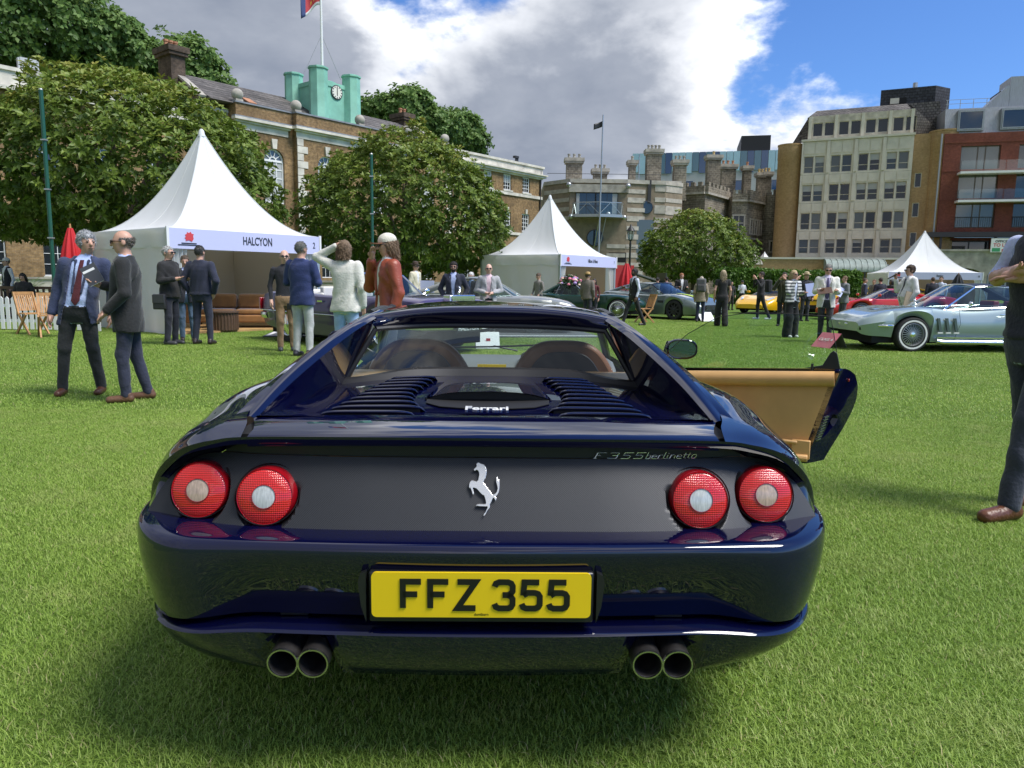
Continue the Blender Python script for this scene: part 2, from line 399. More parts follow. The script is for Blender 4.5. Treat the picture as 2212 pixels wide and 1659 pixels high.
def lens_mat(name, stripes):
    m, t, b = newmat(name); b.inputs['Roughness'].default_value = 0.14; b.inputs['Coat Weight'].default_value = 1.0; b.inputs['Coat Roughness'].default_value = 0.03
    tcn = N(t, 'ShaderNodeTexCoord'); sp = N(t, 'ShaderNodeSeparateXYZ'); t.links.new(tcn.outputs['Object'], sp.inputs[0])
    wv = MATH(t, 'SINE', MATH(t, 'MULTIPLY', sp.outputs[2], 2*math.pi/0.0056)); wx = MATH(t, 'SINE', MATH(t, 'MULTIPLY', sp.outputs[0], 2*math.pi/0.0047))
    h = MATH(t, 'ADD', wv, MATH(t, 'MULTIPLY', wx, 0.25 if stripes else 0.9))
    f = MATH(t, 'MULTIPLY_ADD', h, 0.3, 0.5, clamp=True)
    t.links.new(MIXC(t, f, (0.42, 0.005, 0.007), (0.78, 0.020, 0.016)), b.inputs['Base Color'])
    bp = N(t, 'ShaderNodeBump'); bp.inputs['Strength'].default_value = 0.35; bp.inputs['Distance'].default_value = 0.0015; t.links.new(h, bp.inputs['Height']); t.links.new(bp.outputs[0], b.inputs['Normal'])
lens_mat('red lens ribbed', True); lens_mat('red lens prism', False)
mk('red housing', (0.30, 0.004, 0.010), rough=0.12, coat=1.0)
def mesh_mat(name, base, hole, pitch, thr):
    m, t, b = newmat(name); b.inputs['Roughness'].default_value = 0.42; b.inputs['Metallic'].default_value = 0.35
    tcn = N(t, 'ShaderNodeTexCoord'); mp = N(t, 'ShaderNodeMapping'); mp.inputs['Rotation'].default_value = (0, R(45), 0); mp.inputs['Scale'].default_value = (1/pitch, 0.0, 1/pitch)
    t.links.new(tcn.outputs['Object'], mp.inputs[0]); v = N(t, 'ShaderNodeTexVoronoi'); v.inputs['Scale'].default_value = 1.0; v.inputs['Randomness'].default_value = 0.0
    t.links.new(mp.outputs[0], v.inputs['Vector']); f = MATH(t, 'LESS_THAN', v.outputs['Distance'], thr)
    t.links.new(MIXC(t, f, base, hole), b.inputs['Base Color'])
    bp = N(t, 'ShaderNodeBump'); bp.inputs['Strength'].default_value = 0.5; bp.inputs['Distance'].default_value = 0.001; t.links.new(v.outputs['Distance'], bp.inputs['Height']); t.links.new(bp.outputs[0], b.inputs['Normal'])
mesh_mat('perforated panel', (0.044, 0.047, 0.053), (0.004, 0.004, 0.005), 0.0032, 0.33)
mesh_mat('black mesh', (0.02, 0.021, 0.023), (0.004, 0.004, 0.004), 0.0035, 0.36)

CAR = thing('sports_car', 'dark navy blue sports coupe seen from behind, its right door open', 'car', (-0.066, 1.69, 0.0), R(1.0))
def cpart(name, mb, mat, parent=CAR, sharp=40, bevel=0): return mb.build(name, mat, parent, sharp=sharp, bevel=bevel)

def plan(W, y0, cw, a, b, nc=46, nk=22, side=(0.5, None), ns=4):
    'right half of a horizontal outline: rear middle, corner, side'
    p = [(x, y0 + cw * (x / (W - a)) ** 2) for x in np.linspace(0, W - a, nc)]
    y1 = y0 + cw; sl = 2 * cw / (W - a)
    for ph in np.linspace(0, math.pi/2, nk + 1)[1:]:
        p.append((W - a + a * math.sin(ph), y1 + sl * a * 0.5 * math.sin(ph) * math.cos(ph) + b * (1 - math.cos(ph))))
    ye = side[0]; xe = side[1] or W
    for t in np.linspace(0, 1, ns + 1)[1:]: p.append((W + (xe - W) * t, y1 + b + (ye - y1 - b) * t))
    return p
def full(row): return [(-x, y) for x, y in row[::-1]] + row[1:]
def ring(W, y0, z, cw=0.03, a=0.30, b=0.40, nc=46, zf=None):
    return [(x, y, z if zf is None else zf(x)) for x, y in full(plan(W, y0, cw, a, b, nc, side=(0.56, 0.95)))]

# lower valance with the two exhaust cut-outs
EX = 0.444
def cut(x):
    d = abs(abs(x) - EX) / 0.094
    return 0.120 * (1 - d ** 4) ** 0.25 if d < 1 else 0.0
vrows = [(0.270, .80, .12, .40, .30), (0.287, .855, .062, .34, .38), (0.325, .898, .030, .32, .42), (0.370, .925, .010, .30, .43), (0.408, .930, -.002, .29, .43),
         (0.422, .934, -.005, .29, .43), (0.4285, .933, .000, .29, .43), (0.431, .927, .010, .29, .43), (0.432, .915, .05, .28, .42), (0.431, .90, .11, .28, .40)]
zt = 0.431
P = []
for z, W_, y0, a, b in vrows:
    def zf(x, z=z):
        c = cut(x); return z if z > 0.42 else max(z, 0.27 + c + (z - 0.27) * (zt - 0.27 - c) / (zt - 0.27)) if c > 0 else z
    P.append([(x, y, zz_ - .034 * float(sstep(.52, .92, abs(x))) * (z - .27) / .16) for x, y, zz_ in ring(W_, y0, z, 0.03, a, b, 150, zf)])
cpart('rear_valance', MB().grid(P), 'navy paint')
# upper bumper
brows = [(.446, .90, .10), (.440, .915, .035), (.4405, .922, .014), (.447, .926, .004), (.475, .936, .002), (.51, .947, .000), (.55, .956, -.003), (.59, .960, -.004), (.618, .9595, -.004), (.634, .958, -.002), (.6425, .954, .004), (.6465, .946, .014), (.648, .925, .045), (.646, .90, .115), (.644, .88, .16)]
P = []
for z, W_, y0 in brows:
    r_ = ring(W_, y0, z, 0.03, 0.27, 0.42, 90); q = []
    for x, y, zz_ in r_:
        k1 = sstep(0.645, 0.445, zz_); k2 = sstep(0.84, 0.56, abs(x) + (zz_ - 0.44) * 0.55)
        q.append((x, y + 0.050 * k1 * k2, zz_ - .034 * float(sstep(.52, .92, abs(x))) * min(1, max(0, (.56 - zz_) / .12))))
    P.append(q)
cpart('rear_bumper', MB().grid(P), 'navy paint')
# slot between bumper and valance
cpart('bumper_slot', MB().bx(-.66, .66, .125, .14, .425, .46), 'dark void')
for sx in (-1, 1):
    for xx, ww in ((.47, .07), (.27, .05), (.085, .035)):
        cpart('slot_bracket', MB().bx(sx*xx - ww/2, sx*xx + ww/2, .085, .12, .433, .447), 'black plastic', bevel=.002)
# number plate
plate = cpart('number_plate', MB().prism([(-.26+.012*(1-math.cos(t)) if 0 else x_, z_) for x_, z_ in
    [(sx*(.26-.012)+.012*math.cos(a), sz*(.0555-.012)+.012*math.sin(a)) for sx, sz, a0 in ((1,1,0),(-1,1,90),(-1,-1,180),(1,-1,270)) for a in [R(a0+k*22.5) for k in range(5)]]],
    0.006, 0.012, lambda a, b, d: (a, d - 0.018, b + 0.531)), 'plate yellow', sharp=30)
cpart('plate_holder', MB().bx(-.268, .268, -.005, .075, .459, .585), 'black plastic', bevel=.006)
for sx in (-1, 1):
    cpart('plate_pocket', MB().prism([(sx*.274, .585), (sx*.288, .578), (sx*.293, .56), (sx*.286, .50), (sx*.274, .46)], -.006, .05), 'black plastic')
STROKES = {'F': [[(0,0),(0,1),(.63,1)], [(0,.52),(.5,.52)]], 'Z': [[(0,1),(.63,1),(0,0),(.63,0)]],
 '3': [[(0,.83),(.05,.95),(.16,1),(.47,1),(.58,.95),(.63,.85),(.63,.66),(.56,.55),(.45,.51),(.28,.51)], [(.45,.51),(.56,.47),(.63,.36),(.63,.15),(.58,.05),(.47,0),(.16,0),(.05,.05),(0,.17)]],
 '5': [[(.60,1),(.09,1),(.05,.50)], [(.05,.50),(.2,.60),(.46,.60),(.57,.56),(.63,.46),(.63,.15),(.58,.05),(.47,0),(.16,0),(.05,.05),(0,.17)]]}
def stroke(mb, line, w, fn, d0, d1):
    n = len(line); L = [Vector((*p, 0)) for p in line]; l, r_ = [], []
    for i in range(n):
        a = (L[i] - L[i-1]).normalized() if i else (L[1] - L[0]).normalized(); b = (L[i+1] - L[i]).normalized() if i < n-1 else a
        na = Vector((-a.y, a.x, 0)); nb = Vector((-b.y, b.x, 0)); mm = (na + nb); mm = mm.normalized() if mm.length > 1e-6 else na
        c = max(0.42, mm.dot(na)); o = mm * (w / 2 / c); l.append(L[i] + o); r_.append(L[i] - o)
    for i in range(n - 1):
        q = [l[i], l[i+1], r_[i+1], r_[i]]; mb.prism([(p.x, p.y) for p in q], d0, d1, fn)
ls, x0 = 0.079, -0.196
for i, ch in enumerate('FFZ 355'):
    if ch != ' ':
        mb = MB(); ox = (-.1925, -.1280, -.0635, 0, .0240, .0885, .1530)[i]
        for line in STROKES[ch]:
            stroke(mb, [(p[0]*.0612/.63*0.70 + ox + .007, p[1]*.065) for p in line], .014, lambda a, b, d: (a, d, b + .4995), -.0145, -.0110)
        mb.build('plate_letter', 'plate black', plate, sharp=30)
put_text('maker_lettering', 'duntbarn', .0095, 'plate black', plate, (0, -.0122, .4835), (1,0,0), (0,0,1), .0004)

# perforated tail panel, black strip and the overhang of the lip
E_ = np.array([(0,.170,.8715),(.30,.174,.8705),(.60,.186,.866),(.70,.200,.853),(.79,.224,.825),(.865,.268,.768),(.912,.315,.710),(.945,.365,.648)])
G_ = np.array([(0,.228,.808),(.30,.230,.808),(.60,.238,.807),(.69,.246,.806),(.775,.262,.788),(.842,.285,.742),(.878,.315,.695),(.905,.34,.640)])
def grille_y(x, z):
    return 0.108 + 0.117 * (z - .64) / .176 + 0.10 * np.maximum(0, abs(x) - .28) ** 2 / .4 + 0.045 * sstep(.6, .92, abs(x))
rows = []
gx = cr(G_[:, [0, 2]], 300)
def panel_y(x, z):
    y = float(grille_y(x, z))
    for xx in (.557, .745):
        w_ = float(sstep(.0850, .0775, math.hypot(abs(x) - xx, (z - .7175) * .97))); y = max(y, y + (float(grille_y(xx, .718)) + .012 - y) * w_)
    return y
for t in np.linspace(0, 1, 100):
    r_ = []
    for x, z in gx:
        zz_ = .6405 + (z - .6405) * t
        r_.append((x, panel_y(x, zz_), zz_))
    rows.append([(-a, b, c) for a, b, c in r_[::-1]] + r_[1:])
tail = cpart('tail_panel', MB().grid(rows), 'perforated panel')
gx = cr(G_[:, [0, 2]], 70)
top = [(x, grille_y(x, z), z) for x, z in gx if x < .70]
rows = [[(x, y + .006, z + dz) for x, y, z in top] for dz in (0, .038)]
rows = [[(-a, b, c) for a, b, c in r_[::-1]] + r_[1:] for r_ in rows]
cpart('tail_strip', MB().grid(rows), 'black mesh')
# rim between the body edge and the panel (overhang)
e = cr(E_, 70); gg = np.array([(x, grille_y(x, z) + .004, z + (.036 if x < .62 else .036 * max(0, 1 - (x-.62)/.09))) for x, z in gx])
rim = []
for t in (0, .06, .2, .6, 1.0):
    dn = np.array([0, 0, -1.0]) * 0
    q = e * (1 - t) + gg * t
    if t == .06: q = e + np.array([0, .001, -.006])
    if t == .2: q = e * .97 + gg * .03 + np.array([-.002, .008, -.020])
    rim.append(q)
for s_ in (1, -1):
    cpart('tail_rim', MB().grid(rim if s_ > 0 else [mirror(q) for q in rim]), 'navy paint')
# haunches
def haunch():
    re = [e[i] for i in np.searchsorted(e[:, 0], (.622, .74, .83, .90, .944))]
    C = [re,
         [(.645,.30,.878),(.765,.32,.864),(.858,.345,.812),(.922,.385,.735),(.953,.43,.648)],
         [(.690,.47,.887),(.790,.53,.876),(.880,.545,.826),(.938,.56,.742),(.957,.58,.648)],
         [(.728,.88,.903),(.82,.88,.895),(.90,.88,.850),(.945,.88,.757),(.955,.88,.648)],
         [(.735,1.35,.893),(.825,1.35,.882),(.905,1.35,.840),(.940,1.35,.752),(.948,1.35,.648)],
         [(.765,1.75,.872),(.845,1.75,.860),(.903,1.75,.824),(.930,1.75,.745),(.938,1.75,.648)]]
    return patch(C, 46, 26)
H_ = haunch()
for s_ in (1, -1): cpart('rear_fender', MB().grid(H_ if s_ > 0 else mirror(H_)), 'navy paint')
# body sides with wheel arches
def side(s_, y0, y1, name, n=60):
    rows = []
    for v in np.linspace(0, 1, 12):
        r_ = []
        for y in np.linspace(y0, y1, n):
            zb = .30 - .06 * sstep(.5, 1.2, y)
            for wy, wr in ((.85, .345), (3.30, .335)):
                if abs(y - wy) < wr: zb = max(zb, .30 + math.sqrt(max(0, wr*wr - (y - wy)**2)))
            z = zb + (.648 - zb) * v; nose = sstep(3.3, 4.25, y)
            x = .952 - .02 * sstep(.9, 1.8, y) * (1 - sstep(2.6, 3.2, y)) - .03 * ((.648 - z) / .35) ** 2 - .33 * nose ** 2
            r_.append((s_ * x, y, min(z, .648 - .10 * nose)))
        rows.append(r_)
    return cpart(name, MB().grid(rows), 'navy paint')
for s_ in (1, -1):
    side(s_, .50, 1.75, 'rear_quarter'); side(s_, 2.86, 4.25, 'front_wing')
side(-1, 1.75, 2.86, 'left_door')
# deck lid: lip
L = []
for y, z in ((.42,.884),(.37,.8855),(.30,.8840),(.24,.8805),(.20,.8755),(.184,.8715),(.1785,.8670),(.180,.860),(.186,.846),(.200,.842),(.245,.8435)):
    L.append([(x, y + .022 * (x/.615)**2, z - .010 * (abs(x)/.615)**2.5) for x in np.linspace(-.613, .613, 60) * (1 + .085 * sstep(.22, .42, y))])
lid = cpart('engine_lid', MB().grid(L), 'navy paint')
cpart('lid_gap', MB().bx(.60, .665, .25, .44, .848, .860), 'dark void'); cpart('lid_gap', MB().bx(-.665, -.60, .25, .44, .848, .860), 'dark void')
# deck
def ywin(x): return 1.46 - 0.10 * sstep(.12, .60, abs(x))
D_ = []
for t in np.linspace(0, 1, 26):
    r_ = []
    for u in np.linspace(-1, 1, 61):
        xe = .660 - .052 * t; x = u * xe; y = .41 + (ywin(x) - .41) * t
        z = .880 - .018 * sstep(0, .10, t) + .010 * t - .030 * t * abs(u) ** 3 + .010 * (1 - abs(u)) * math.sin(math.pi * t)
        r_.append((x, y, z))
    D_.append(r_)
cpart('engine_cover', MB().grid(D_), 'navy paint')
def zdeck(x, y):
    t = (y - .41) / (ywin(x) - .41); u = min(1, abs(x) / (.660 - .052 * t)); return .862 + .010 * t - .030 * max(0, t) * u ** 3 + .010 * (1 - u) * math.sin(math.pi * min(1, max(0, t)))
for s_ in (-1, 1):
    for k_ in range(10):
        y = .495 + .0835 * k_; xa = .50 - .011 * k_; xb = (.205, .185, .215, .235, .245, .245, .235, .225, .215, .205)[k_]
        P = []
        for t in np.linspace(0, 1, 19):
            x = xa + (xb - xa) * t; e_ = (1 - abs(2*t - 1) ** 6) ** .5; z0 = zdeck(x, y) - .002
            P.append([(s_*x, y + dy*(.45 + .55*e_), z0 + dz*e_) for dy, dz in ((.036,0),(.022,.009),(.004,.019),(-.010,.0245),(-.018,.0245),(-.022,.021),(-.021,.0165),(-.012,.013))])
        lv = cpart('louvre', MB().grid(P), 'navy paint', sharp=60)
        xm0, xm1 = sorted((s_*(xa - .02), s_*(xb + .02)))
        MB().bx(xm0, xm1, y - .013, y - .006, zdeck(xa, y) - .001, zdeck(xa, y) + .014).build('louvre_slot_shade', 'dark void', lv, sharp=0)  # black strip standing in for the shade of the louvre opening
# air scoop
P = []
for t in np.linspace(0, 1, 14):
    y = .73 + .62 * t; w_ = .215 - .06 * t; P.append([(x, y + .05 * (abs(x)/w_)**2 * (1 - t), zdeck(x, y) + .003 + (.032 * (1 - t) ** 1.2) * (1 - (abs(x)/w_) ** 3)) for x in np.linspace(-w_, w_, 27)])
cpart('scoop_hood', MB().grid(P), 'navy paint')
cpart('scoop_mesh', MB().prism([(x, zdeck(x, .74) + .0285 * (1 - (abs(x)/.213) ** 3)) for x in np.linspace(-.205, .205, 21)] + [(.2, .862), (-.2, .862)], .775, .785), 'black mesh')
cpart('scoop_recess_shade', MB().prism([(-.205,.78),(.205,.78),(.20,.70),(.15,.63),(.08,.605),(-.08,.605),(-.15,.63),(-.20,.70)], .872, .8745, lambda a, b, d: (a, b, d)), 'dark void')  # flat dark sheet on the deck, painted in place of a shaded recess
put_text('lid_badge', 'Ferrari', .040, 'chrome', lid, (0, .525, .884), (1,0,0), (0,.97,.22), .004, .0012, sx=1.2)
# buttresses
ys = (.415, .68, .95, 1.20, 1.42, 1.56)
Ro = list(zip((.695,.668,.618,.566,.528,.510), ys, (.872,.950,1.026,1.086,1.121,1.135)))
Ri = list(zip((.657,.622,.566,.512,.472,.455), ys, (.870,.942,1.016,1.076,1.112,1.130)))
Rm = [tuple((a + b) / 2 + (0, .0, .006)[i] for i, (a, b) in enumerate(zip(p, q))) for p, q in zip(Ro, Ri)]
In_t = [Ri[0], Ri[1], Ri[2], Ri[3], (.474, 1.40, 1.105), (.468, 1.50, 1.118)]
In_b = [(.657,.415,.858),(.642,.62,.846),(.628,.84,.842),(.616,1.06,.840),(.604,1.33,.838),(.598,1.45,.838)]
base = [(.697,.415,.868),(.716,.68,.885),(.733,.95,.895),(.745,1.20,.898),(.76,1.42,.890),(.77,1.56,.882)]
for s_ in (1, -1):
    f_ = (lambda P: P) if s_ > 0 else mirror
    bo = MB().grid(f_(patch([Ro, Rm, Ri], 9, 40))); cpart('buttress_top', bo, 'navy paint')
    mid = [tuple(.5*(a+b) + (.004, 0, 0)[i] for i, (a, b) in enumerate(zip(p, q))) for p, q in zip(In_t, In_b)]
    cpart('buttress_inner', MB().grid(f_(patch([In_t, mid, In_b], 12, 30))), 'navy paint')
    mo = [tuple(.5*(a+b) + (.02, 0, .01)[i] for i, (a, b) in enumerate(zip(p, q))) for p, q in zip(Ro, base)]
    cpart('buttress_outer', MB().grid(f_(patch([Ro, mo, base], 12, 36))), 'navy paint')
# roof and rear header
def zroof(x, zc_): return zc_ - .040 * (abs(x)/.5) ** 2.6
C = []
for y, zc_, w_ in ((1.455,1.148,.515),(1.475,1.1585,.515),(1.56,1.1655,.513),(1.75,1.172,.512),(2.0,1.170,.515),(2.2,1.152,.52)):
    C.append([(x, y - (.05 * (abs(x)/w_)**3 if y < 1.6 else 0), zroof(x, zc_)) for x in np.linspace(-w_, w_, 13)])
cpart('roof', MB().grid(patch(C, 30, 49)), 'navy paint')
C = []
for k_, (y, zc_, w_) in enumerate(((1.455,1.148,.515),(1.452,1.135,.505),(1.475,1.105,.49),(1.50,1.078,.475))):
    C.append([(x, y - .05 * (abs(x)/w_)**3 - (.05 * (abs(x)/w_)**6 if k_ > 1 else 0), zroof(x, zc_) + (.040 * (abs(x)/.5)**2.6 * (.65 if k_ > 1 else .0))) for x in np.linspace(-w_, w_, 15)])
cpart('roof_header', MB().grid(patch(C, 12, 45)), 'navy paint')
# rear window with rubber frame
Wt = [(x, 1.50 - .05*(abs(x)/.475)**3 - .05*(abs(x)/.475)**6, zroof(x, 1.078) + .026*(abs(x)/.5)**2.6) for x in np.linspace(-.475, .475, 25)]
Wb = [(x, ywin(x), .884 - .036*sstep(.3, .60, abs(x))) for x in np.linspace(-.60, .60, 25)]
cpart('rear_window', MB().grid(patch([Wt, [tuple(.5*(a+b) + (0,.0,0)[i] for i, (a, b) in enumerate(zip(p, q))) for p, q in zip(Wt, Wb)], Wb], 10, 25)), 'car glass')
loop = Wt + [tuple(np.array(Wt[-1])*(1-t) + np.array(Wb[-1])*t) for t in (.25,.5,.75,.92)] + [(.600,1.362,.850)] + Wb[::-1][2:-2] + [(-.600,1.362,.850)] + [tuple(np.array(Wb[0])*(1-t) + np.array(Wt[0])*t) for t in (.08,.25,.5,.75)]
cpart('window_seal', MB().tube([(x, y - .006, z) for x, y, z in loop] + [(loop[0][0], loop[0][1] - .006, loop[0][2])], .011, 8), 'black rubber')
P = [[(x, ywin(x) - dy, z - .036*sstep(.3, .60, abs(x))) for x in np.linspace(-.606, .606, 49)] for dy, z in ((.0,.902),(.016,.906),(.036,.900),(.052,.872))]
cpart('window_base_trim', MB().grid(P), 'black rubber')
# windscreen, pillars, side glass, nose
ws_t = [(x, 2.2 + .05*(1-(abs(x)/.52)**2), zroof(x, 1.152)) for x in np.linspace(-.52, .52, 13)]
ws_b = [(x, 2.92 + .16*(1-(abs(x)/.70)**2), .80 + .03*(1-(abs(x)/.7)**2)) for x in np.linspace(-.70, .70, 13)]
cpart('windscreen', MB().grid(patch([ws_t, ws_b], 10, 25)), 'car glass')
for s_ in (1, -1):
    cpart('windscreen_pillar', MB().tube(cr([(s_*.52,2.19,1.12),(s_*.61,2.52,.985),(s_*.71,2.93,.80)], 12), .024, 8), 'black plastic')
    cpart('roof_rail', MB().tube(cr([(s_*.513,1.50,1.122),(s_*.522,1.85,1.128),(s_*.525,2.2,1.112)], 10), .018, 8), 'black plastic')
cpart('left_window', MB().grid(patch([[(-.815,1.62,.875),(-.83,2.1,.865),(-.80,2.72,.845)],[(-.82,1.6,.865),(-.84,2.1,.85),(-.815,2.75,.83)],[(-.84,1.6,.845),(-.855,2.1,.83),(-.83,2.8,.80)]], 8, 14)), 'car glass')
C = []
for y, zc_, w_ in ((2.88,.80,.86),(3.1,.77,.88),(3.35,.73,.90),(3.7,.66,.86),(4.0,.57,.76),(4.2,.48,.62),(4.25,.42,.60)):
    C.append([(x, y - .25*(abs(x)/w_)**3*sstep(3.5,4.25,y), zc_ + .045*math.exp(-((abs(x)/w_-.8)/.18)**2)*(1-sstep(3.7,4.2,y)) - .10*(abs(x)/w_)**8) for x in np.linspace(-w_, w_, 21)])
cpart('bonnet', MB().grid(patch(C, 24, 41)), 'navy paint')
# underbody, wheels
cpart('underbody', MB().bx(-.60, .60, .17, 4.0, .28, .31).bx(-.70, .70, .16, .20, .30, .62), 'dark void')
def wheel(name, c, r, w_, parent, rimmat='satin metal', rr_=.68, spokes=5, n=36, axis=(1,0,0), wall=None, hub='chrome', wire=False):
    g_ = bpy.data.objects.new(name, None); COL.objects.link(g_); g_.parent = parent; g_.location = c; g_.empty_display_size = .1
    ax = Vector(axis)
    MB().lathe([(r*rr_, -w_/2),(r*.93,-w_/2),(r*.99,-w_*.38),(r,-w_*.25),(r,w_*.25),(r*.99,w_*.38),(r*.93,w_/2),(r*rr_,w_/2)], n, (0,0,0), ax, caps=False).build('tyre', 'tyre rubber', g_)
    mb = MB(); q = r*rr_
    mb.lathe([(q*1.02,-w_*.46),(q*.95,-w_*.49),(q*.9,-w_*.36),(q*.88,w_*.36),(q*.95,w_*.49),(q*1.02,w_*.46)], n, (0,0,0), ax, caps=False)
    o1 = ax.orthogonal().normalized(); o2 = ax.cross(o1)
    for k_ in range(spokes):
        a = 2*math.pi*k_/spokes
        for sd in (-1, 1):
            d = o1*math.cos(a) + o2*math.sin(a); tt = o2*math.cos(a) - o1*math.sin(a); h_ = ax*(sd*w_*.40)
            ww = q*(.05 if wire else .22)
            mb.add([d*q*.1 + tt*ww*.6 + h_, d*q*.1 - tt*ww*.6 + h_, d*q*.93 - tt*ww*.45 + h_*.85, d*q*.93 + tt*ww*.45 + h_*.85], [(0,1,2,3)])
    mb.build('rim', rimmat, g_)
    MB().lathe([(.0,-w_*.52),(q*.2,-w_*.5),(q*.24,-w_*.45),(q*.16,0),(q*.24,w_*.45),(q*.2,w_*.5),(.0,w_*.52)], 16, (0,0,0), ax).build('hub_cap', hub, g_)
    if wall: MB().lathe([(r*.84,w_*.505),(r*.74,w_*.505)], n, (0,0,0), ax, caps=False).lathe([(r*.84,-w_*.505),(r*.74,-w_*.505)], n, (0,0,0), ax, caps=False).build('whitewall', wall, g_)
    return g_
for s_ in (-1, 1):
    wheel('wheel', (s_*.80, .85, .31), .325, .26, CAR); wheel('wheel', (s_*.80, 3.30, .31), .32, .22, CAR)
# exhaust tips
for s_ in (-1, 1):
    for xx in (.402, .474):
        x = s_ * xx
        ex = cpart('exhaust_tip', MB().lathe([(.0365,.22),(.0365,.02),(.0375,.004),(.0365,.0),(.0325,.003),(.032,.16)], 28, (x, -.012, .357), (0,1,0.06), caps=False), 'exhaust metal')
        MB().lathe([(.0378,.006),(.0370,-.001),(.0335,-.001),(.0325,.006)], 28, (x, -.0125, .357), (0,1,.06), caps=False).build('rim_edge', 'satin metal', ex)
        MB().lathe([(.0322,.15),(0,.152)], 24, (x, -.012, .357), (0,1,.06), caps=False).build('pipe_inside', 'soot', ex)
    cpart('heat_shield', MB().prism([(s_*.444 + .10*math.cos(a), .36 + .075*math.sin(a)) for a in np.linspace(0, 2*math.pi, 20, endpoint=False)], .19, .20), 'dark void')
# tail lamps
for s_ in (-1, 1):
    for xx, inner in ((.557, True), (.745, False)):
        x = s_ * xx; yb = grille_y(xx, .718) - .002; yl = yb - .022
        lp = cpart('tail_lamp', MB().lathe([(.0775,.070),(.0770,.03),(.0730,.006),(.0705,.0),(.0690,.002)], 40, (x, yl, .718), (0,1,-.20), caps=False), 'red housing')
        MB().lathe([(.0697,.003),(.062,-.002),(.0310,-.005)], 40, (x, yl, .718), (0,1,-.20), caps=False).build('red_lens', 'red lens prism' if inner else 'red lens ribbed', lp)
        MB().lathe([(.0315,-.0035),(.0305,-.008),(.0290,-.008)], 32, (x, yl, .718), (0,1,-.20), caps=False).build('lens_ring', 'red housing', lp)
        MB().lathe([(.0295,-.006),(.02,-.0075),(0,-.008)], 32, (x, yl, .718), (0,1,-.20), caps=False).build('centre_lens', 'clear lens' if inner else 'amber clear lens', lp)
        MB().lathe([(.0835,-.003),(.0820,-.006),(.0800,-.001)], 44, (x, yb + .004, .718 - .001), (0,1,-.62), caps=False).build('lamp_seat', 'satin metal' if 0 else 'perforated panel', lp)
# horse emblem
H0 = [(.20,.985),(.235,1.0),(.265,.985),(.30,.97),(.36,.955),(.37,.935),(.40,.92),(.395,.895),(.42,.87),(.405,.845),(.425,.815),(.405,.79),(.415,.755),(.395,.735),(.40,.70),(.37,.68),(.365,.655),
 (.345,.625),(.385,.58),(.43,.53),(.475,.475),(.52,.43),(.545,.385),(.60,.40),(.64,.44),(.66,.51),(.645,.57),(.625,.63),(.62,.68),(.645,.735),(.66,.70),(.67,.66),(.685,.69),(.695,.65),(.70,.58),(.695,.50),(.68,.43),(.65,.385),(.61,.355),(.64,.33),(.62,.275),(.59,.32),(.56,.335),
 (.545,.30),(.52,.25),(.49,.205),(.50,.175),(.49,.145),(.46,.115),(.43,.075),(.415,.035),(.38,.0),(.36,.005),(.375,.04),(.405,.065),(.425,.11),(.45,.15),(.445,.175),(.40,.172),(.32,.175),(.26,.178),(.235,.19),(.22,.175),(.20,.185),(.225,.205),(.27,.212),(.34,.208),(.40,.212),(.415,.235),(.405,.285),(.39,.33),(.37,.375),
 (.33,.39),(.28,.43),(.235,.475),(.20,.505),(.16,.515),(.135,.52),(.12,.50),(.135,.455),(.155,.41),(.14,.385),(.12,.40),(.105,.445),(.085,.49),(.065,.525),(.05,.50),(.04,.54),(.045,.585),(.06,.625),(.10,.655),(.15,.64),(.20,.63),(.235,.66),(.245,.71),(.255,.76),(.25,.81),(.225,.845),(.195,.855),(.165,.835),(.135,.845),(.14,.875),(.175,.90),(.20,.93),(.185,.955)]
hz, hs = .6815, .119
poly = [((a - .36) * hs, b * hs + hz) for a, b in H0]
hb = MB().prism(poly, 0, .006, lambda a, b, d: (a, grille_y(0, b) - .012 + d, b))
horse = hb.build('horse_emblem', 'bright metal', CAR, sharp=20, bevel=.0018)
# script lettering on the black strip
def script(name, lines, org, sx, sz, slant, r_):
    mb = MB()
    for ln in lines:
        pts_ = []
        for a, b in ln: x = org[0] + a * sx + b * sz * slant; z = org[1] + b * sz; pts_.append((x, float(grille_y(x, .81)) - .005, z))
        mb.tube(pts_, r_, 5)
    return mb.build(name, 'bright metal', CAR, sharp=60)
F = [[(0,0),(.28,0)],[(.12,0),(.12,1)],[(0.0,1),(.75,1)],[(.12,.52),(.42,.52)]]
T3 = [[(1.02,.92),(1.1,1),(1.6,1),(1.66,.9),(1.6,.58),(1.5,.52),(1.25,.52)],[(1.5,.52),(1.62,.46),(1.66,.1),(1.56,0),(1.08,0),(.98,.1)]]
def T5(o): return [[(o+.72,1),(o+.1,1),(o+.06,.56),(o+.52,.56),(o+.6,.48),(o+.6,.1),(o+.52,0),(o+.02,0)]]
script('model_script', F + T3 + T5(1.95) + T5(2.85), (.285, .8105), .037, .0155, .6, .0013)
wd = []; o = 0
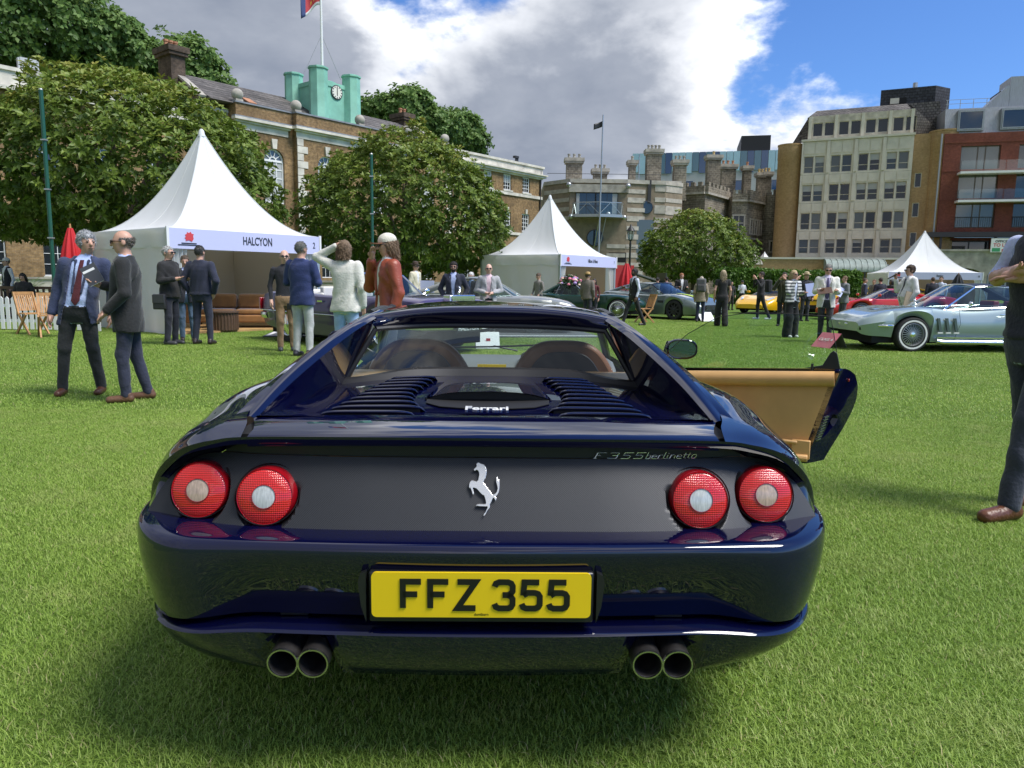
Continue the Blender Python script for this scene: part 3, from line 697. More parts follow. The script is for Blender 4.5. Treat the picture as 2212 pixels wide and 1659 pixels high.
for ch in 'berlinetto':
    lo = {'b': [[(0,1.5),(0,0),(.45,0),(.6,.15),(.55,.8),(.15,.8),(0,.65)]], 'e': [[(0,.42),(.6,.42),(.6,.72),(.5,.82),(.12,.82),(0,.6),(0,.15),(.15,0),(.75,0)]], 'r': [[(0,0),(0,.82)],[(0,.6),(.2,.82),(.55,.82)]],
          'l': [[(0,1.5),(0,.1),(.12,0),(.4,0)]], 'i': [[(0,.8),(0,.1),(.1,0),(.3,0)],[(.02,1.1),(.02,1.2)]], 'n': [[(0,0),(0,.82)],[(0,.65),(.2,.82),(.5,.82),(.6,.7),(.6,.1),(.72,0)]], 't': [[(.1,1.25),(.1,.12),(.2,0),(.5,0)],[(-.15,.82),(.4,.82)]], 'o': [[(.12,0),(0,.15),(0,.65),(.15,.82),(.5,.82),(.62,.65),(.62,.15),(.5,0),(.12,0)]]}[ch]
    wd += [[(a + o, b) for a, b in ln] for ln in lo]; o += {'b':.85,'e':.95,'r':.75,'l':.5,'i':.5,'n':.95,'t':.62,'o':.8}[ch]
script('model_script', wd, (.424, .8095), .0185, .0118, .5, .0012)

# ---- cabin
sill = cpart('cabin_floor', MB().bx(-.74, .74, 1.5, 2.95, .30, .34).bx(-.78, -.70, 1.5, 2.9, .34, .55).bx(.70, .80, 1.5, 2.9, .30, .50), 'tan leather', bevel=.01)
cpart('rear_bulkhead', MB().prism([(-.70,.34),(.70,.34),(.70,.862),(-.70,.862)], 1.475, 1.50), 'tan leather')
cpart('parcel_shelf', MB().prism([(-.70,1.51),(.70,1.51),(.70,1.60),(-.70,1.60)], .858, .872, lambda a, b, d: (a, b, d)), 'tan leather')
for s_ in (-1, 1):
    cpart('parcel_shelf', MB().add([(s_*.585,1.38,.845),(s_*.16,1.48,.872),(s_*.16,1.52,.873),(s_*.70,1.52,.873),(s_*.66,1.2,.873)], [(0,1,2,3,4)] if s_ > 0 else [(4,3,2,1,0)]), 'tan leather')
def seat(x):
    st = bpy.data.objects.new('seat', None); COL.objects.link(st); st.parent = CAR; st.location = (x, 1.72, 0)
    def hoop(w_, h_, n=28):
        pts_ = [(-w_*1.28, .50)]
        pts_ += [(-w_*1.28, .66)] + [(w_ * math.copysign(abs(math.cos(a)) ** .62, math.cos(a)) * (1 + .22 * (1 - math.sin(a)) ** 2), .80 + (h_ - .80) * math.sin(a) ** .8) for a in np.linspace(math.pi - .05, .05, n)] + [(w_*1.28, .66), (w_*1.28, .50)]
        return pts_
    MB().prism(hoop(.205, 1.002), 0, .09, lambda a, b, d: (a, d + (b - .5) * -.14 * -1 * -1, b)).build('seat_shell', 'brown leather', st, bevel=.02)
    MB().prism(hoop(.150, .955), 0, .012, lambda a, b, d: (a, d - .016 - (b - .5) * .14, b)).build('seat_back_panel', 'black leather', st, bevel=.004)
    MB().bx(-.24, .24, .05, .55, .36, .50).build('seat_cushion', 'brown leather', st, bevel=.04)
for x in (-.33, .33): seat(x)
dash = cpart('dashboard', MB().prism([(2.48,.60),(2.46,.74),(2.50,.79),(2.60,.815),(2.98,.81),(3.0,.55)], -.70, .70, lambda a, b, d: (d, a, b)), 'grey dash', bevel=.02)
MB().prism([(2.44,.72),(2.44,.83),(2.50,.865),(2.62,.86),(2.66,.80)], .16, .52, lambda a, b, d: (d, a, b)).build('instrument_hood', 'black leather', dash, bevel=.02)
for x0_, x1_ in ((-.46, -.20), (-.17, -.11), (.10, .15)):
    MB().bx(x0_, x1_, 2.452, 2.47, .745, .785).build('air_vent', 'black plastic', dash, bevel=.004)
for k_ in range(5): MB().bx(-.15, .13, 2.446, 2.456, .747 + .008*k_, .750 + .008*k_).build('vent_slat', 'black plastic', dash)
st_ = MB().bx(-.085, .075, 2.435, 2.445, .752, .806).build('window_sticker', 'plate yellow', dash)
put_text('sticker_lettering', 'Burnsley Motors Ltd', .0155, 'plate black', st_, (-.005, 2.433, .782), (1,0,0), (0,0,1), .0006, .0003)
cpart('steering_wheel', MB().tube([(.33 + .18*math.cos(a), 2.36 + .05*math.sin(a), .70 + .165*math.sin(a)) for a in np.linspace(0, 2*math.pi, 33)], .014, 8), 'black leather')
mr = cpart('rear_view_mirror', MB().prism([(-.13 + .02*(1-abs(math.cos(a))) if 0 else .13*math.copysign(abs(math.cos(a))**.4, math.cos(a)) - .02, .035*math.copysign(abs(math.sin(a))**.5, math.sin(a)) + 1.055) for a in np.linspace(0, 2*math.pi, 28, endpoint=False)], 2.28, 2.31), 'black plastic', bevel=.006)
MB().bx(-.135, .095, 2.2775, 2.279, 1.03, 1.08).build('mirror_glass', 'brown leather', mr)  # leather brown painted on the glass as the cabin's reflection
MB().tube([(-.02, 2.30, 1.06), (-.02, 2.33, 1.13)], .008, 6).build('mirror_stem', 'black plastic', mr)
cpart('wiper', MB().tube([(-.45, 2.99, .845), (.0, 2.95, .86), (.28, 2.93, .875)], .006, 6).tube([(.0, 2.95, .865), (.15, 3.02, .83)], .006, 6), 'black plastic')
# door mirrors
def door_mirror(parent, c, s_):
    g_ = bpy.data.objects.new('door_mirror', None); COL.objects.link(g_); g_.parent = parent; g_.location = c
    P = []
    for t, w_, h_ in ((0,.090,.056),(.004,.096,.062),(.02,.098,.064),(.06,.092,.058),(.10,.070,.044),(.13,.03,.02)):
        P.append([(s_*.085 + w_*math.copysign(abs(math.cos(a))**.75, math.cos(a)), t, h_*math.copysign(abs(math.sin(a))**.8, math.sin(a))) for a in np.linspace(0, 2*math.pi, 30, endpoint=False)])
    MB().grid(P, cv=True).build('mirror_shell', 'navy paint', g_)
    MB().prism([(s_*.085 + .084*math.copysign(abs(math.cos(a))**.75, math.cos(a)), .051*math.copysign(abs(math.sin(a))**.8, math.sin(a))) for a in np.linspace(0, 2*math.pi, 30, endpoint=False)], .001, .004).build('mirror_glass', 'mirror glass', g_)
    MB().prism([(-s_*.16,-.115),(-s_*.02,-.03),(-s_*.0,.045),(s_*.015,.05),(s_*.02,-.10),(-s_*.02,-.13)], .05, .075).build('mirror_stalk', 'black plastic', g_, bevel=.008)
mk('mirror glass', (0.22, 0.25, 0.30), rough=0.02, metal=1.0)
door_mirror(CAR, (-.80, 2.72, .905), -1)
# ---- open right door, in its own frame: hinge at the origin, closed it lies along -y
door = bpy.data.objects.new('door', None); COL.objects.link(door); door.parent = CAR; door.location = (.90, 2.84, 0); door.rotation_euler = (0, 0, R(64))
tag(door, 'open right door with tan leather card')
P = [[(.012 * math.sin(math.pi * t) * 0, y, z0 + (z1 - z0) * t) for y, z0, z1 in ((-.05,.30,.733),(-.3,.295,.748),(-.6,.29,.765),(-.9,.285,.782),(-.985 - .135 * t, .285, .79))] for t in np.linspace(0, 1, 9)]
MB().grid(P).build('door_card', 'tan leather', door)
def yq(z): return -.985 - .135 * (z - .285) / .505
MB().tube([(-.012, -.04, .697), (-.014, -.5, .722), (-.014, yq(.755)+.012, .757)], [.036, .038, .037], 12, flat=1.15).build('card_roll', 'tan leather', door)
MB().tube([(-.02, -.28, .545), (-.045, -.40, .535), (-.05, -.62, .52), (-.03, -.70, .515)], [.025, .04, .036, .02], 12).build('armrest', 'tan leather', door)
MB().tube([(-.018, -.35, .40), (-.03, -.6, .395), (-.028, -.93, .385)], [.012, .012, .012], 8).tube([(-.018, -.35, .30), (-.03, -.6, .30), (-.03, -.99, .30)], [.02, .022, .022], 8).bx(-.03, -.004, -1.0, -.90, .292, .40).bx(-.02, -.002, -.92, -.36, .30, .345).build('map_pocket', 'tan leather', door, bevel=.008)
# trailing end of the door: dark jamb with the intake hole
jamb = [(.0,.80),(.03,.815),(.08,.80),(.14,.77),(.20,.70),(.23,.62),(.23,.54),(.21,.45),(.165,.33),(.145,.262),(.0,.262)]
hole = [(.075,.545),(.11,.54),(.135,.515),(.128,.48),(.092,.43),(.055,.40)]
def jf(a, b, d): return (a, yq(b) - d - a*.62, b)
mb = MB(); out = jamb; n_ = 40
def resamp(pl, n):
    pl = [Vector((*p, 0)) for p in pl] + [Vector((*pl[0], 0))]; Ls = [0]
    for i in range(len(pl)-1): Ls.append(Ls[-1] + (pl[i+1]-pl[i]).length)
    o_ = []
    for s in np.linspace(0, Ls[-1], n, endpoint=False):
        i = max(j for j in range(len(Ls)-1) if Ls[j] <= s + 1e-9); t = (s - Ls[i]) / (Ls[i+1] - Ls[i]); p = pl[i].lerp(pl[i+1], t); o_.append((p.x, p.y))
    return o_
ro = resamp(jamb, 48); cx_, cz_ = .096, .48
hr = resamp(hole, 96)
def near_ang(p):
    a = math.atan2(p[1] - cz_, p[0] - cx_); return min(hr, key=lambda q: abs((math.atan2(q[1]-cz_, q[0]-cx_) - a + math.pi) % (2*math.pi) - math.pi))
ri = [near_ang(p) for p in ro]
mb.grid([[jf(*p, .0) for p in ro], [jf(*p, .0) for p in ri], [jf(*p, -.06) for p in ri]], cv=True)
mb.grid([[jf(*p, .0) for p in ro], [jf(*p, -.03) for p in ro]], cv=True)
mb.build('door_end', 'navy paint', door, sharp=30)
MB().prism([(-.06,.262),(-.98,.262),(-.98,.788),(-.06,.735)], .006, .016, lambda a, b, d: (d, a, b)).build('door_inner_frame', 'black plastic', door)
P = []
for t in np.linspace(0, 1, 14):
    z = .262 + .55 * t; xo = float(np.interp(z, [.262,.33,.45,.54,.62,.70,.77,.80,.815], [.145,.165,.21,.23,.23,.20,.14,.08,.03]))
    P.append([(xo * (0.62 + .38 * sstep(0, 1, u)), -.02 + (yq(z) - xo*.62 + .02) * u, z - .06*(1-u)*t) for u in np.linspace(0, 1, 20)])
MB().grid(P).build('door_skin', 'navy paint', door)
for k_ in range(9):
    z = .40 + .0165 * k_; MB().bar((.012, yq(z)-.012, z), (.045, yq(z)-.032, z + .006), .004, .006).build('jamb_slot', 'satin metal', door)
MB().bx(.085, .10, yq(.74)-.068, yq(.74)-.058, .735, .75).build('door_reflector', 'red housing', door, bevel=.002)
MB().prism([(-.16+0, 0), (-.06, .02), (-.02, .09), (.0, .105), (.02, .09), (.045, 0)], 0, .012, lambda a, b, d: (d + .02, -1.085 - a * .9, .805 + b)).build('glass_guide', 'black plastic', door, bevel=.003)
MB().tube([(.01, -.98, .79), (.01, -.98, .832)], .007, 8).build('lock_pin', 'black plastic', door)
gl = [(-.10,.735),(-.12,.82),(-.28,.97),(-.45,1.075),(-.62,1.105),(-.85,1.108),(-1.055,1.098),(-1.075,1.02),(-1.10,.90),(-1.105,.80)]
gp_ = MB().prism(gl, 0, .004, lambda a, b, d: (.035 + d - .10 * (b - .8), a, b)).build('door_window', 'car glass', door, sharp=30)
MB().tube([(.035 - .10*(b-.8), a, b) for a, b in gl[1:-1]], .0022, 5).build('window_edge', 'black rubber', gp_)
door_mirror(door, (.09, -.15, .865), 1)
dm = [c_ for c_ in door.children if c_.name.startswith('door_mirror')][0]; dm.rotation_euler = (0, 0, -R(64))
cpart('side_intake', MB().prism([(1.72,.75),(1.80,.70),(1.78,.45),(1.70,.40)], .80, .93, lambda a, b, d: (d, a, b)), 'black plastic')
# ------------------------------------------------------------------ buildings
def brick_mat(name, c1, c2, mortar, bw=.225, bh=.075, var=.35):
    m, t, b = newmat(name); b.inputs['Roughness'].default_value = .85; b.inputs['Specular IOR Level'].default_value = .2
    tcn = N(t, 'ShaderNodeTexCoord'); sp = N(t, 'ShaderNodeSeparateXYZ'); t.links.new(tcn.outputs['Object'], sp.inputs[0])
    cb = N(t, 'ShaderNodeCombineXYZ'); t.links.new(MATH(t, 'ADD', sp.outputs[0], sp.outputs[1]), cb.inputs[0]); t.links.new(sp.outputs[2], cb.inputs[1])
    br = N(t, 'ShaderNodeTexBrick'); t.links.new(cb.outputs[0], br.inputs['Vector']); br.inputs['Scale'].default_value = 1.0
    br.inputs['Brick Width'].default_value = bw; br.inputs['Row Height'].default_value = bh; br.inputs['Mortar Size'].default_value = .009 * bh / .075
    br.inputs['Color1'].default_value = (*c1, 1); br.inputs['Color2'].default_value = (*c2, 1); br.inputs['Mortar'].default_value = (*mortar, 1); br.inputs['Bias'].default_value = 0
    def nz(s, d=5):
        n = N(t, 'ShaderNodeTexNoise'); n.inputs['Scale'].default_value = s; n.inputs['Detail'].default_value = d; t.links.new(tcn.outputs['Object'], n.inputs['Vector']); return MATH(t, 'MULTIPLY_ADD', n.outputs[0], 2.6, -.8, clamp=True)
    c = MIXC(t, 1.0, br.outputs[0], MIXC(t, nz(.5), (1-var,)*3, (1+var*.6,)*3), 'MULTIPLY')
    c = MIXC(t, 1.0, c, MIXC(t, nz(4.5), (1-var*.9,)*3, (1+var*.9,)*3), 'MULTIPLY')
    t.links.new(c, b.inputs['Base Color'])
    bp = N(t, 'ShaderNodeBump'); bp.inputs['Strength'].default_value = .5; bp.inputs['Distance'].default_value = .01; t.links.new(br.outputs['Fac'], bp.inputs['Height']); bp.invert = True; t.links.new(bp.outputs[0], b.inputs['Normal'])
brick_mat('stock brick', (.30,.185,.080), (.20,.120,.055), (.26,.20,.13))
brick_mat('dark brick', (.115,.080,.058), (.075,.055,.042), (.12,.10,.08))
brick_mat('buff brick', (.44,.29,.145), (.38,.245,.12), (.40,.29,.17), var=.15)
brick_mat('red brick', (.215,.062,.040), (.165,.048,.034), (.2,.09,.07), var=.2)
brick_mat('rubble stone', (.25,.215,.165), (.17,.15,.12), (.29,.26,.21), .5, .25, .4)
brick_mat('slate roof', (.165,.150,.140), (.115,.108,.104), (.06,.056,.054), .35, .28, .35)
brick_mat('dark slate', (.06,.062,.072), (.045,.047,.055), (.03,.03,.034), .5, .3, .3)
mk('white stone', (.58,.545,.475), .8, var=.28, vscale=1.3, det=7)
mk('grey stone', (.36,.335,.29), .85, var=.35, vscale=1.5, det=7)
mk('brown concrete', (.235,.185,.130), .85, var=.22, vscale=2.0, det=7)
mk('pale concrete', (.42,.385,.335), .85, var=.22, vscale=2.2, det=7)
mk('cream panel', (.62,.585,.495), .7, var=.10, vscale=1.2, det=6)
mk('stained panel', (.49,.45,.37), .75, var=.30, vscale=1.6, det=7)
mk('copper green', (.215,.475,.365), .6, var=.16, vscale=1.2, det=7)
mk('lead', (.22,.235,.265), .55, var=.2, vscale=2)
mk('zinc', (.33,.345,.37), .4, metal=.4, var=.2, vscale=3, stretch=(6,6,.4))
mk('dark frame', (.035,.033,.035), .5)
mk('bronze frame', (.10,.075,.055), .45)
mk('light blue panel', (.36,.56,.66), .18, var=.08, vscale=.6)
mk('blue glazing', (.025,.075,.19), .08, spec=.8)
mk('teal glazing', (.07,.17,.24), .1, spec=.8)
mk('pale cladding', (.45,.46,.47), .6, var=.1, vscale=.8)
mk('black cladding', (.012,.012,.014), .5)
mk('terracotta', (.42,.20,.11), .8, var=.2)
mk('black iron', (.012,.013,.014), .5)
mk('mill steel', (.42,.43,.44), .35, metal=.7)
mk('clock white', (.72,.70,.62), .6)
mk('net curtain', (.40,.41,.41), .8)
mk('copper roof', (.25,.30,.275), .55, var=.2, vscale=2)
mk('yellow stock pot', (.50,.38,.18), .85)
window_glass('window glass'); window_glass('window glass blue', (.035,.055,.075)); window_glass('window glass pale', (.10,.115,.12))
glass('balcony glass', (.75,.88,.88))

class Bld:
    def __init__(s, name, label, loc, ang, cat='building'):
        s.o = thing(name, label, cat, (loc[0], loc[1], 0), R(ang)); s.loc = loc; s.a = R(ang)
    def w(s, u, v, yl=0.0):
        'photograph point to (along, up) on the wall plane at local depth yl'
        e = (math.cos(s.a), math.sin(s.a)); n = (-e[1], e[0]); d = ray(u, v)
        t = (yl + s.loc[0]*n[0] + s.loc[1]*n[1]) / (d.x*n[0] + d.y*n[1])
        X, Y = d.x*t - s.loc[0], d.y*t - s.loc[1]
        return X*e[0] + Y*e[1], CAM_H + d.z*t
    def p(s, name, mb, mat, parent=None, sharp=35, bevel=0): return mb.build(name, mat, parent or s.o, sharp=sharp, bevel=bevel)
    def box(s, name, mat, x0, x1, y0, y1, z0, z1, parent=None): return s.p(name, MB().bx(x0, x1, y0, y1, z0, z1), mat, parent, sharp=0)
    def wall(s, name, mat, x0, x1, z0, z1, ops=(), y=0.0, rev=.22, thick=None):
        mb = MB(); xs = sorted({x0, x1, *[min(max(q, x0), x1) for o in ops for q in o[:2]]}); zs = sorted({z0, z1, *[min(max(q, z0), z1) for o in ops for q in o[2:4]]})
        for i in range(len(xs)-1):
            for j in range(len(zs)-1):
                cx_, cz_ = (xs[i]+xs[i+1])/2, (zs[j]+zs[j+1])/2
                if any(o[0] < cx_ < o[1] and o[2] < cz_ < o[3] for o in ops): continue
                mb.add([(xs[i],y,zs[j]),(xs[i+1],y,zs[j]),(xs[i+1],y,zs[j+1]),(xs[i],y,zs[j+1])], [(0,1,2,3)])
        for a, b, c, d in [o[:4] for o in ops]:
            mb.add([(a,y,c),(b,y,c),(b,y,d),(a,y,d),(a,y+rev,c),(b,y+rev,c),(b,y+rev,d),(a,y+rev,d)], [(0,4,5,1),(1,5,6,2),(2,6,7,3),(3,7,4,0)])
        if thick:
            mb.add([(x0,y,z0),(x0,y+thick,z0),(x0,y+thick,z1),(x0,y,z1),(x1,y,z0),(x1,y+thick,z0),(x1,y+thick,z1),(x1,y,z1)], [(0,1,2,3),(4,7,6,5),(3,2,6,7),(1,5,6,2)])
        me = bpy.data.meshes.new(name); me.from_pydata(mb.v, [], mb.f); me.materials.append(M(mat)); return link(name, me, s.o)
    def window(s, x0, x1, z0, z1, y, nx=2, ny=2, fm='white paint', gm='window glass', fw=.06, bw=.03, sill=None, name='window', curtain=0.0, xs=None, zs=None):
        mb = MB(); mb.bx(x0, x0+fw, y-.03, y+.03, z0, z1).bx(x1-fw, x1, y-.03, y+.03, z0, z1).bx(x0+fw, x1-fw, y-.03, y+.03, z0, z0+fw).bx(x0+fw, x1-fw, y-.03, y+.03, z1-fw, z1)
        for q in (xs if xs is not None else [x0+fw + (x1-x0-2*fw)*k_/nx for k_ in range(1, nx)]): mb.bx(q-bw/2, q+bw/2, y-.022, y+.022, z0+fw, z1-fw)
        for q in (zs if zs is not None else [z0+fw + (z1-z0-2*fw)*k_/ny for k_ in range(1, ny)]): mb.bx(x0+fw, x1-fw, y-.019, y+.019, q-bw/2, q+bw/2)
        o = s.p(name, mb, fm, sharp=0)
        MB().add([(x0+fw*.4,y+.015,z0+fw*.4),(x1-fw*.4,y+.015,z0+fw*.4),(x1-fw*.4,y+.015,z1-fw*.4),(x0+fw*.4,y+.015,z1-fw*.4)], [(0,1,2,3)]).build('pane', gm, o, sharp=0)
        if curtain: MB().bx(x0+fw, x1-fw, y+.004, y+.012, z1-fw-(z1-z0)*curtain, z1-fw).build('blind', 'net curtain', o, sharp=0)
        if sill: MB().bx(x0-.1, x1+.1, y-.30, y+.03, z0-.14, z0).build('sill', sill, o, sharp=0)
        return o
    def arched(s, cx_, w_, z0, ztop, y, gm='window glass pale'):
        r_ = w_/2; zs_ = ztop - r_; mb = MB(); f = .10
        mb.bx(cx_-r_, cx_-r_+f, y-.04, y+.04, z0, zs_).bx(cx_+r_-f, cx_+r_, y-.04, y+.04, z0, zs_).bx(cx_-r_+f, cx_+r_-f, y-.04, y+.04, z0, z0+.12).bx(cx_-r_+f, cx_+r_-f, y-.05, y+.04, zs_-.06, zs_+.08)
        for a0 in range(12):
            a, b = math.pi*a0/12, math.pi*(a0+1)/12
            for ra, rb in ((r_, r_-f), (r_*.38, r_*.28)):
                mb.prism([(cx_+ra*math.cos(a), zs_+ra*math.sin(a)), (cx_+ra*math.cos(b), zs_+ra*math.sin(b)), (cx_+rb*math.cos(b), zs_+rb*math.sin(b)), (cx_+rb*math.cos(a), zs_+rb*math.sin(a))], y-.04, y+.04)
        for a in (36, 72, 108, 144): mb.bar((cx_+r_*.34*math.cos(R(a)), y, zs_+r_*.34*math.sin(R(a))), (cx_+(r_-f)*math.cos(R(a)), y, zs_+(r_-f)*math.sin(R(a))), .06, .05)
        for k_ in (1, 2): mb.bx(cx_-r_+w_*k_/3-.03, cx_-r_+w_*k_/3+.03, y-.03, y+.03, z0+.1, zs_)
        nz_ = 5
        for k_ in range(1, nz_): q = z0 + (zs_-z0)*k_/nz_; mb.bx(cx_-r_+f, cx_+r_-f, y-.025, y+.025, q-.03, q+.03)
        o = s.p('arched_window', mb, 'white paint', sharp=0)
        MB().prism([(cx_-r_+.02, z0), (cx_+r_-.02, z0)] + [(cx_+(r_-.02)*math.cos(a), zs_+(r_-.02)*math.sin(a)) for a in np.linspace(0, math.pi, 17)], y+.02, y+.03).build('pane', gm, o, sharp=0)
        MB().bx(cx_-r_+f, cx_+r_-f, y+.006, y+.014, z0+.1, zs_-.06).build('blind', 'net curtain', o, sharp=0)
        for sx in (-1, 1):   # spandrels close the square opening above the arch
            pl = [(cx_+sx*r_, zs_), (cx_+sx*r_, ztop+.001)] + [(cx_+sx*r_*math.cos(a), zs_+r_*math.sin(a)) for a in np.linspace(math.pi/2, 0, 9)]
            s.p('arch_spandrel', MB().prism(pl, y-.22, y+.06), 'stock brick', sharp=0)
        s.p('keystone', MB().prism([(cx_-.22, ztop+.62), (cx_+.22, ztop+.62), (cx_+.15, ztop-.02), (cx_-.15, ztop-.02)], y-.34, y-.15), 'white stone', sharp=0)
        return o
    def chimney(s, x, y, w_, d_, z0, z1, mat='rubble stone', pots=2, potmat='grey stone', cap='grey stone'):
        o = s.p('chimney', MB().bx(x-w_/2, x+w_/2, y-d_/2, y+d_/2, z0, z1).bx(x-w_/2-.08, x+w_/2+.08, y-d_/2-.08, y+d_/2+.08, z0, z0+.5), mat, sharp=0)
        MB().bx(x-w_/2-.16, x+w_/2+.16, y-d_/2-.16, y+d_/2+.16, z1-.55, z1-.35).bx(x-w_/2-.24, x+w_/2+.24, y-d_/2-.24, y+d_/2+.24, z1-.34, z1+.02).build('chimney_cap', cap, o, sharp=0)
        for k_ in range(pots):
            px = x - w_/2 + w_*(k_+.5)/pots
            MB().lathe([(.15,0),(.13,.35),(.17,.38),(.17,.5)], 8, (px, y, z1+.02)).build('chimney_pot', potmat, o)
        return o

# ---- the brick house with the copper clock turret
AH = Bld('brick_house', 'long yellow-brown brick house with stone quoins and green clock turret', (-13.7, 55), 51)
upw = [(18.43,1.15),(21.2,1.15),(24.05,1.15),(15.7,1.15)]
AH.wall('wall', 'stock brick', -2.2, 13.3, 0, 12.5, [(-.50,1.10,6.3,9.95),(4.6,6.2,6.3,9.95),(9.6,11.2,6.3,9.95)] + [(q-.62,q+.62,1.3,4.1) for q in (.3,5.4,10.4)], thick=8)
AH.wall('wall', 'stock brick', -6.5, -2.2, 0, 12.5, [(-4.55,-2.95,6.3,9.95),(-4.4,-3.1,1.3,4.1)], y=.45, thick=8)
AH.wall('wall', 'stock brick', 13.3, 26.5, 0, 11.3, [(q-w_/2,q+w_/2,9.68,11.15) for q, w_ in upw] + [(q-w_/2,q+w_/2,6.0,7.7) for q, w_ in upw] + [(q-w_/2,q+w_/2,1.5,3.9) for q, w_ in upw], y=.4, thick=7)
AH.wall('wall', 'stock brick', -30, -6.5, 0, 10.9, [(q-.6,q+.6,1.2,3.7) for q in (-26.3,-23.3,-20.3,-17.3,-14.3,-11.3,-8.6)] + [(q-.6,q+.6,6.2,8.6) for q in (-26.3,-23.3,-20.3,-17.3,-14.3,-11.3,-8.6)], y=1.6, thick=6)
for q in (.3, 5.4, 10.4): AH.arched(q, 1.6, 6.3, 9.95, .2); AH.window(q-.62, q+.62, 1.3, 4.1, .2, 3, 4)
AH.arched(-3.75, 1.6, 6.3, 9.95, .65); AH.window(-4.4, -3.1, 1.3, 4.1, .65, 3, 4)
for q, w_ in upw:
    AH.window(q-w_/2, q+w_/2, 9.68, 11.15, .55, 3, 4, fw=.1, bw=.045, sill='white stone', curtain=.38 if q < 22.5 else 0)
    AH.window(q-w_/2, q+w_/2, 6.0, 7.7, .55, 3, 4, fw=.1, bw=.045, sill='white stone'); AH.window(q-w_/2, q+w_/2, 1.5, 3.9, .55, 3, 4, fw=.1, bw=.045)
    for z in (11.15, 7.7): AH.p('keystone', MB().prism([(q-.17,z+.42),(q+.17,z+.42),(q+.11,z),(q-.11,z)], .28, .42), 'white stone', sharp=0)
for q in (-26.3,-23.3,-20.3,-17.3,-14.3,-11.3,-8.6):
    AH.window(q-.6, q+.6, 1.2, 3.7, 1.8, 3, 4, sill='white stone'); AH.window(q-.6, q+.6, 6.2, 8.6, 1.8, 3, 4, sill='white stone')
AH.box('string_course', 'white stone', 13.32, 26.55, .28, .42, 9.25, 9.53); AH.box('string_course', 'white stone', 13.32, 26.55, .28, .42, 5.6, 5.85)
def cornice(x0, x1, y, z0):
    AH.p('cornice', MB().bx(x0, x1, y-.06, y+.02, z0, z0+.42).bx(x0-.1, x1+.1, y-.22, y+.02, z0+.43, z0+.55).bx(x0-.25, x1+.25, y-.42, y+.02, z0+.56, z0+.72), 'white stone', sharp=0)
    AH.box('cornice_flashing', 'lead', x0-.25, x1+.25, y-.40, y+.02, z0+.725, z0+.80)
cornice(-2.25, 13.35, 0, 10.85); cornice(-6.55, -2.62, .45, 10.85)
for x0_, x1_, y_ in ((-2.25, 13.35, 0), (-6.55, -2.3, .45)): AH.box('coping', 'lead', x0_, x1_, y_-.08, y_+.5, 12.503, 12.60)
AH.p('parapet', MB().bx(13.32, 26.5, .25, .8, 11.15, 12.2).bx(13.32, 26.65, .12, .9, 12.205, 12.4).bx(13.32, 26.8, .02, .8, 11.3, 11.48).bx(13.32, 26.9, -.12, .8, 11.485, 11.60), 'white stone', sharp=0)
AH.p('parapet', MB().bx(-30, -6.52, 1.4, 2.0, 10.9, 11.9).bx(-30, -6.52, 1.28, 2.0, 11.905, 12.1).bx(-30, -6.52, 1.15, 2.0, 10.9, 11.1), 'white stone', sharp=0)
k_ = 0
for x_, y_, n_, dx in ((-2.2, 0, 17, 1), (-6.5, .45, 15, 1), (13.3, 0, 17, -1)):
    for k_ in range(n_):
        w_ = .85 if k_ % 2 else .5; z_ = 10.85 - .5*(k_+1)
        AH.box('quoin', 'white stone', min(x_, x_+dx*w_), max(x_, x_+dx*w_), y_-.05, y_+.05, z_+.02, z_+.48)
for x_, y_ in ((-6.2,.7),(-2.0,.3),(3.6,.3),(8.4,.3),(12.7,.3)):
    o = AH.p('stone_ball', MB().ball((x_, y_, 13.05), .38, 9), 'grey stone')
    MB().bx(x_-.26, x_+.26, y_-.26, y_+.26, 12.60, 12.74).build('ball_base', 'grey stone', o, sharp=0)
AH.p('roof', MB().prism([(.55,12.45),(5.2,14.75),(9.9,12.45)], -8.1, 13.2, lambda a, b, d: (d, a, b)), 'slate roof', sharp=0)
AH.p('roof', MB().prism([(1.0,11.5),(4.2,12.95),(7.2,11.5)], 13.35, 25.5, lambda a, b, d: (d, a, b)), 'lead', sharp=0)
gb = AH.p('gable', MB().prism([(1.2,10.5),(1.2,12.6),(5.2,14.95),(9.4,12.4),(9.4,10.5)], -8.5, -8.12, lambda a, b, d: (d, a, b)), 'dark brick', sharp=0)
AH.p('gable_coping', MB().bar((-8.3,1.1,12.6), (-8.3,5.25,15.05), .5, .14).bar((-8.3,5.2,15.05), (-8.3,9.5,12.45), .5, .14), 'grey stone', sharp=0)
AH.chimney(-8.5, 4.6, .95, 1.7, 11, 16.0, 'dark brick', 3, 'terracotta', 'dark brick'); AH.chimney(12.6, 5.4, .9, 1.4, 12, 15.6, 'dark brick', 2, 'terracotta', 'dark brick')
AH.chimney(14.6, 3.2, 1.6, .8, 12, 13.1, 'stock brick', 4, 'terracotta', 'stock brick')
AH.p('gable_coping', MB().bar((13.2,.9,12.6), (13.2,5.25,14.95), .5, .14), 'grey stone', sharp=0)
CLK = 0
